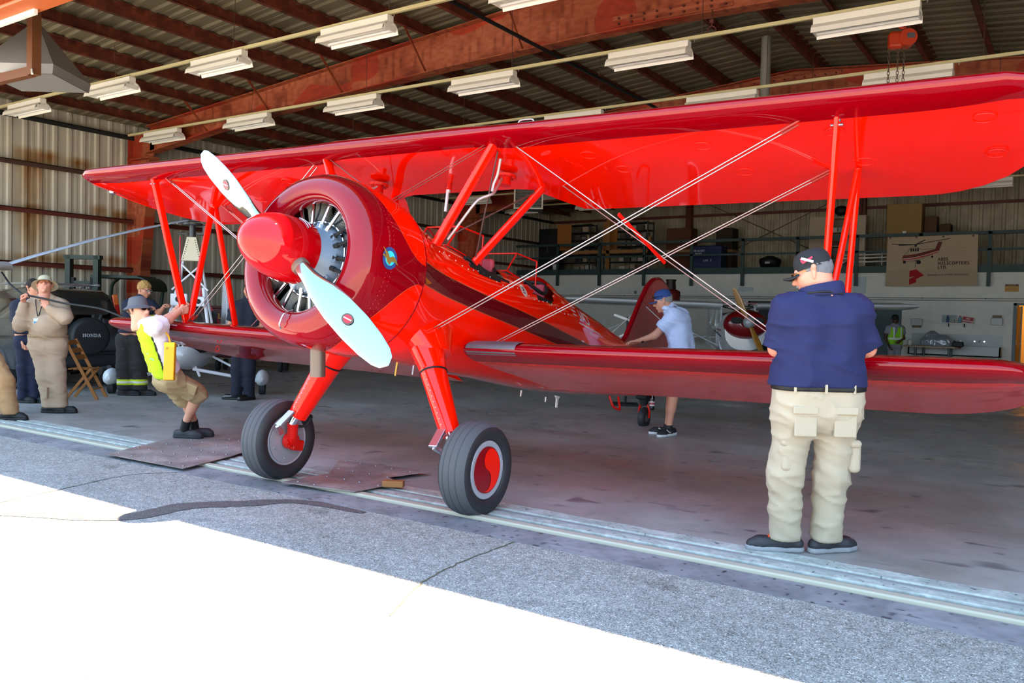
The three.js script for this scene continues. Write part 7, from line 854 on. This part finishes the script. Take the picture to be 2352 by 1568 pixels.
  const ordn = ['lowest', 'second', 'third', 'fourth', 'fifth', 'top'], nth = ['first', 'second', 'third', 'fourth', 'fifth', 'sixth', 'seventh', 'eighth', 'ninth', 'tenth', 'eleventh', 'twelfth']; const stock = (x0, x1, top, rk) => { const n = 6; for (let k = 0; k < n; k++) { const y = 3.18 + k * (top - 3.2) / n; let x = x0 + 0.06, q = 0; while (x < x1 - 0.12) { const w = rnd(0.1, 0.3), h = rnd(0.1, 0.2), ci = Math.floor(rnd(5)), c = [0xb9b2a4, 0x4d453c, 0x8c8478, 0x3a3430, 0xa4927a][ci], cn = ['pale', 'dark brown', 'grey', 'black', 'tan'][ci]; const nm = h > 0.15 ? 'carton' : 'parts_box'; tag(obj(nm, rb(w * 0.92, h, 0.4, 0.006, x + w / 2, y + h / 2, dz + 0.02), M(c, 0.8)), `${cn} carton ${nth[q++]} from left on the ${ordn[k]} shelf of the ${rk} rack`, 'box', 'parts cartons on the mezzanine racks'); x += w + 0.03; } } };
  rack(-16.75, -15.35, 4.9, 'plywood sided steel rack full of parts nearest the left wall', 0.6); stock(-16.1, -15.35, 4.9, 'leftmost'); rack(-14.75, -13.0, 4.9, 'plywood sided steel rack full of parts second from the left', 0.55); stock(-14.2, -13.0, 4.9, 'second');
  { const t = thing('plywood_post', 'orange brown wooden upright and beam in front of the racks', 'post', [-14.35, 3.1, -27.4]); obj('upright', bx(-0.07, 0.07, 0, 1.9, -0.03, 0.03), mats.wood, t); obj('crossbeam', bx(-1.9, 1.7, 0.62, 0.74, -0.03, 0.03), mats.wood, t); obj('short_upright', bx(1.6, 1.7, 0.62, 1.2, -0.03, 0.03), mats.wood, t); tag(obj('exit_tag', box(0.09, 0.13, 0.01, -14.35, 4.05, -27.36), M(0xcfd6cf, 0.6)), 'small green and white tag on the wooden upright', 'sign'); }
  const cab = (x, z, w, h, d, c, l, doors) => { const t = thing('metal_cabinet', l, 'cabinet', [x, 3.1, z]); obj('carcass', bx(-w / 2, w / 2, 0, h, -d / 2, d / 2), M(c, 0.5), t); const n = doors; for (let k = 0; k < n; k++) { const a = -w / 2 + k * w / n; const dd = obj('door', bx(a + 0.01, a + w / n - 0.01, 0.05, h - 0.03, d / 2, d / 2 + 0.02), M(c, 0.45), t); obj('handle', bx(a + w / n - 0.06, a + w / n - 0.04, h * 0.45, h * 0.6, d / 2 + 0.02, d / 2 + 0.04), mats.steel, dd); } return t; };
  cab(-17.35, -28.4, 0.9, 1.7, 0.5, 0x1a1c1d, 'black steel cabinet in the left corner of the mezzanine', 2); cab(-7.12, -28.5, 0.62, 1.72, 0.5, 0xa8977a, 'beige cabinet left of the port struts', 1); cab(-6.0, -28.5, 0.62, 1.72, 0.5, 0xa8977a, 'beige cabinet right beside the open shelves', 1);
  { const t = thing('open_shelf_unit', 'open shelves between two beige cabinets on the mezzanine', 'shelf', [-6.55, 3.1, -28.5]); for (const y of [0.3, 0.75, 1.2, 1.65]) obj('shelf', bx(-0.24, 0.24, y, y + 0.025, -0.25, 0.25), M(0xa8977a, 0.5), t); obj('back', bx(-0.24, 0.24, 0, 1.7, -0.26, -0.24), M(0x6e6350, 0.6), t); for (const [x, y, c, l] of [[-0.1, 1.225, 0xb7b2a8, 'white box at left on the third open mezzanine shelf'], [0.08, 1.225, 0x8a8f96, 'grey box at right on the third open mezzanine shelf'], [-0.06, 0.775, 0x5a2a24, 'dark red box on the second open mezzanine shelf'], [0.1, 0.325, 0xb9aa8c, 'tan box on the lowest open mezzanine shelf']]) tag(obj('shelf_box', rb(0.16, 0.14, 0.2, 0.01, -6.55 + x, 3.1 + y + 0.07, -28.42), M(c, 0.7)), l, 'box', 'boxes on the open shelves'); tag(obj('black_bag', sph(0.22, -6.5, 5.02, -28.5, 1, 0.75, 0.8), mats.black), 'black bag on top of the beige cabinets', 'bag'); }
  const cart = (x, w, h, d, z, l, c = 0x9a7a4a) => { const t = thing('cardboard_box', l, 'box', [x, 3.1, z]); obj('carton', rb(w, h, d, 0.008, 0, h / 2, 0), M(c, 0.85), t); obj('tape', [bx(-w / 2 - 0.002, w / 2 + 0.002, h * 0.44, h * 0.5, -d / 2 - 0.002, d / 2 + 0.002)], M(0x8a6a3a, 0.5), t); obj('sticker', box(0.1, 0.08, 0.004, 0.02, h * 0.56, d / 2 + 0.003), mats.white, t); };
  cart(-4.55, 0.98, 1.98, 0.6, -28.3, 'huge upright cardboard box above the banner'); cart(-3.85, 0.35, 1.6, 0.5, -28.5, 'tall narrow dark carton right of the huge box', 0x5a4028); cart(-3.45, 0.3, 1.35, 0.5, -28.5, 'shorter dark carton at the end of the box row', 0x4a3422);
  cart(-12.0, 0.95, 1.55, 0.6, -28.6, 'brown wooden crate left of the blue tarpaulin', 0x5a3420); cart(-10.35, 0.6, 1.5, 0.6, -28.7, 'dark stacked crate behind the blue tarpaulin', 0x33261c);
  { const t = thing('blue_crate', 'blue covered crate with white lettering behind the railing', 'crate', [-11.1, 3.1, -28.0]); obj('cover', rb(1.15, 0.85, 0.6, 0.05, 0.35, 0.42, 0), M(0x16244e, 0.6), t); const m = M(0xffffff, 0.7, 0, { map: canvasTex(256, 128, (g) => { g.fillStyle = '#16244e'; g.fillRect(0, 0, 256, 128); g.fillStyle = '#c9ced6'; g.font = 'bold 24px sans-serif'; g.fillText('IN ALERT', 20, 30); g.fillText('ARMY', 30, 56); g.font = 'bold 26px monospace'; g.fillText('LAS 2', 110, 116); }) }); obj('lettering', new THREE.PlaneGeometry(1.0, 0.5).translate(0.35, 0.5, 0.302), m, t); }
  { const t = thing('black_tub', 'black round lidded tub behind the mezzanine railing', 'tub', [-8.6, 3.1, -28.0]); obj('tub', lathe([[0, 0.06], [0.3, 0.1], [0.36, 0.28], [0.34, 0.36], [0.12, 0.46], [0, 0.47]], 28), mats.black, t); obj('mark', box(0.16, 0.06, 0.01, 0.02, 0.22, 0.36), M(0xb9b4ac, 0.6), t); }
  { const t = thing('white_frame_cart', 'white tubular cart with small wheels behind the railing', 'cart', [-5.2, 3.1, -27.8]); for (const y of [0.2, 0.32, 0.42]) obj('tube', bar([-1.2, y, 0], [0.55, y + 0.03, 0], 0.025), mats.white, t); for (const x of [-1.1, -0.4, 0.1, 0.5]) obj('strut', bar([x, 0.1, 0], [x, 0.5, 0], 0.02), mats.white, t); for (const x of [-0.9, 0.3]) obj('wheel', cyl(0.11, 0.11, 0.05, x, 0.11, 0.08, Math.PI / 2), mats.rubber, t); }
  { const t = thing('white_bucket', 'small white bucket behind the left railing', 'bucket', [-16.5, 3.1, -27.3]); obj('pail', lathe([[0, 0], [0.1, 0], [0.12, 0.24], [0.11, 0.24], [0.09, 0.02], [0, 0.02]], 20), mats.white, t); obj('bail', new THREE.TorusGeometry(0.115, 0.004, 6, 20, Math.PI).rotateX(1.2).translate(0, 0.23, 0), mats.wire, t); }
}

scene.traverse((o) => { if (o.isMesh) { o.castShadow = true; o.receiveShadow = true; } });
renderer.render(scene, camera);
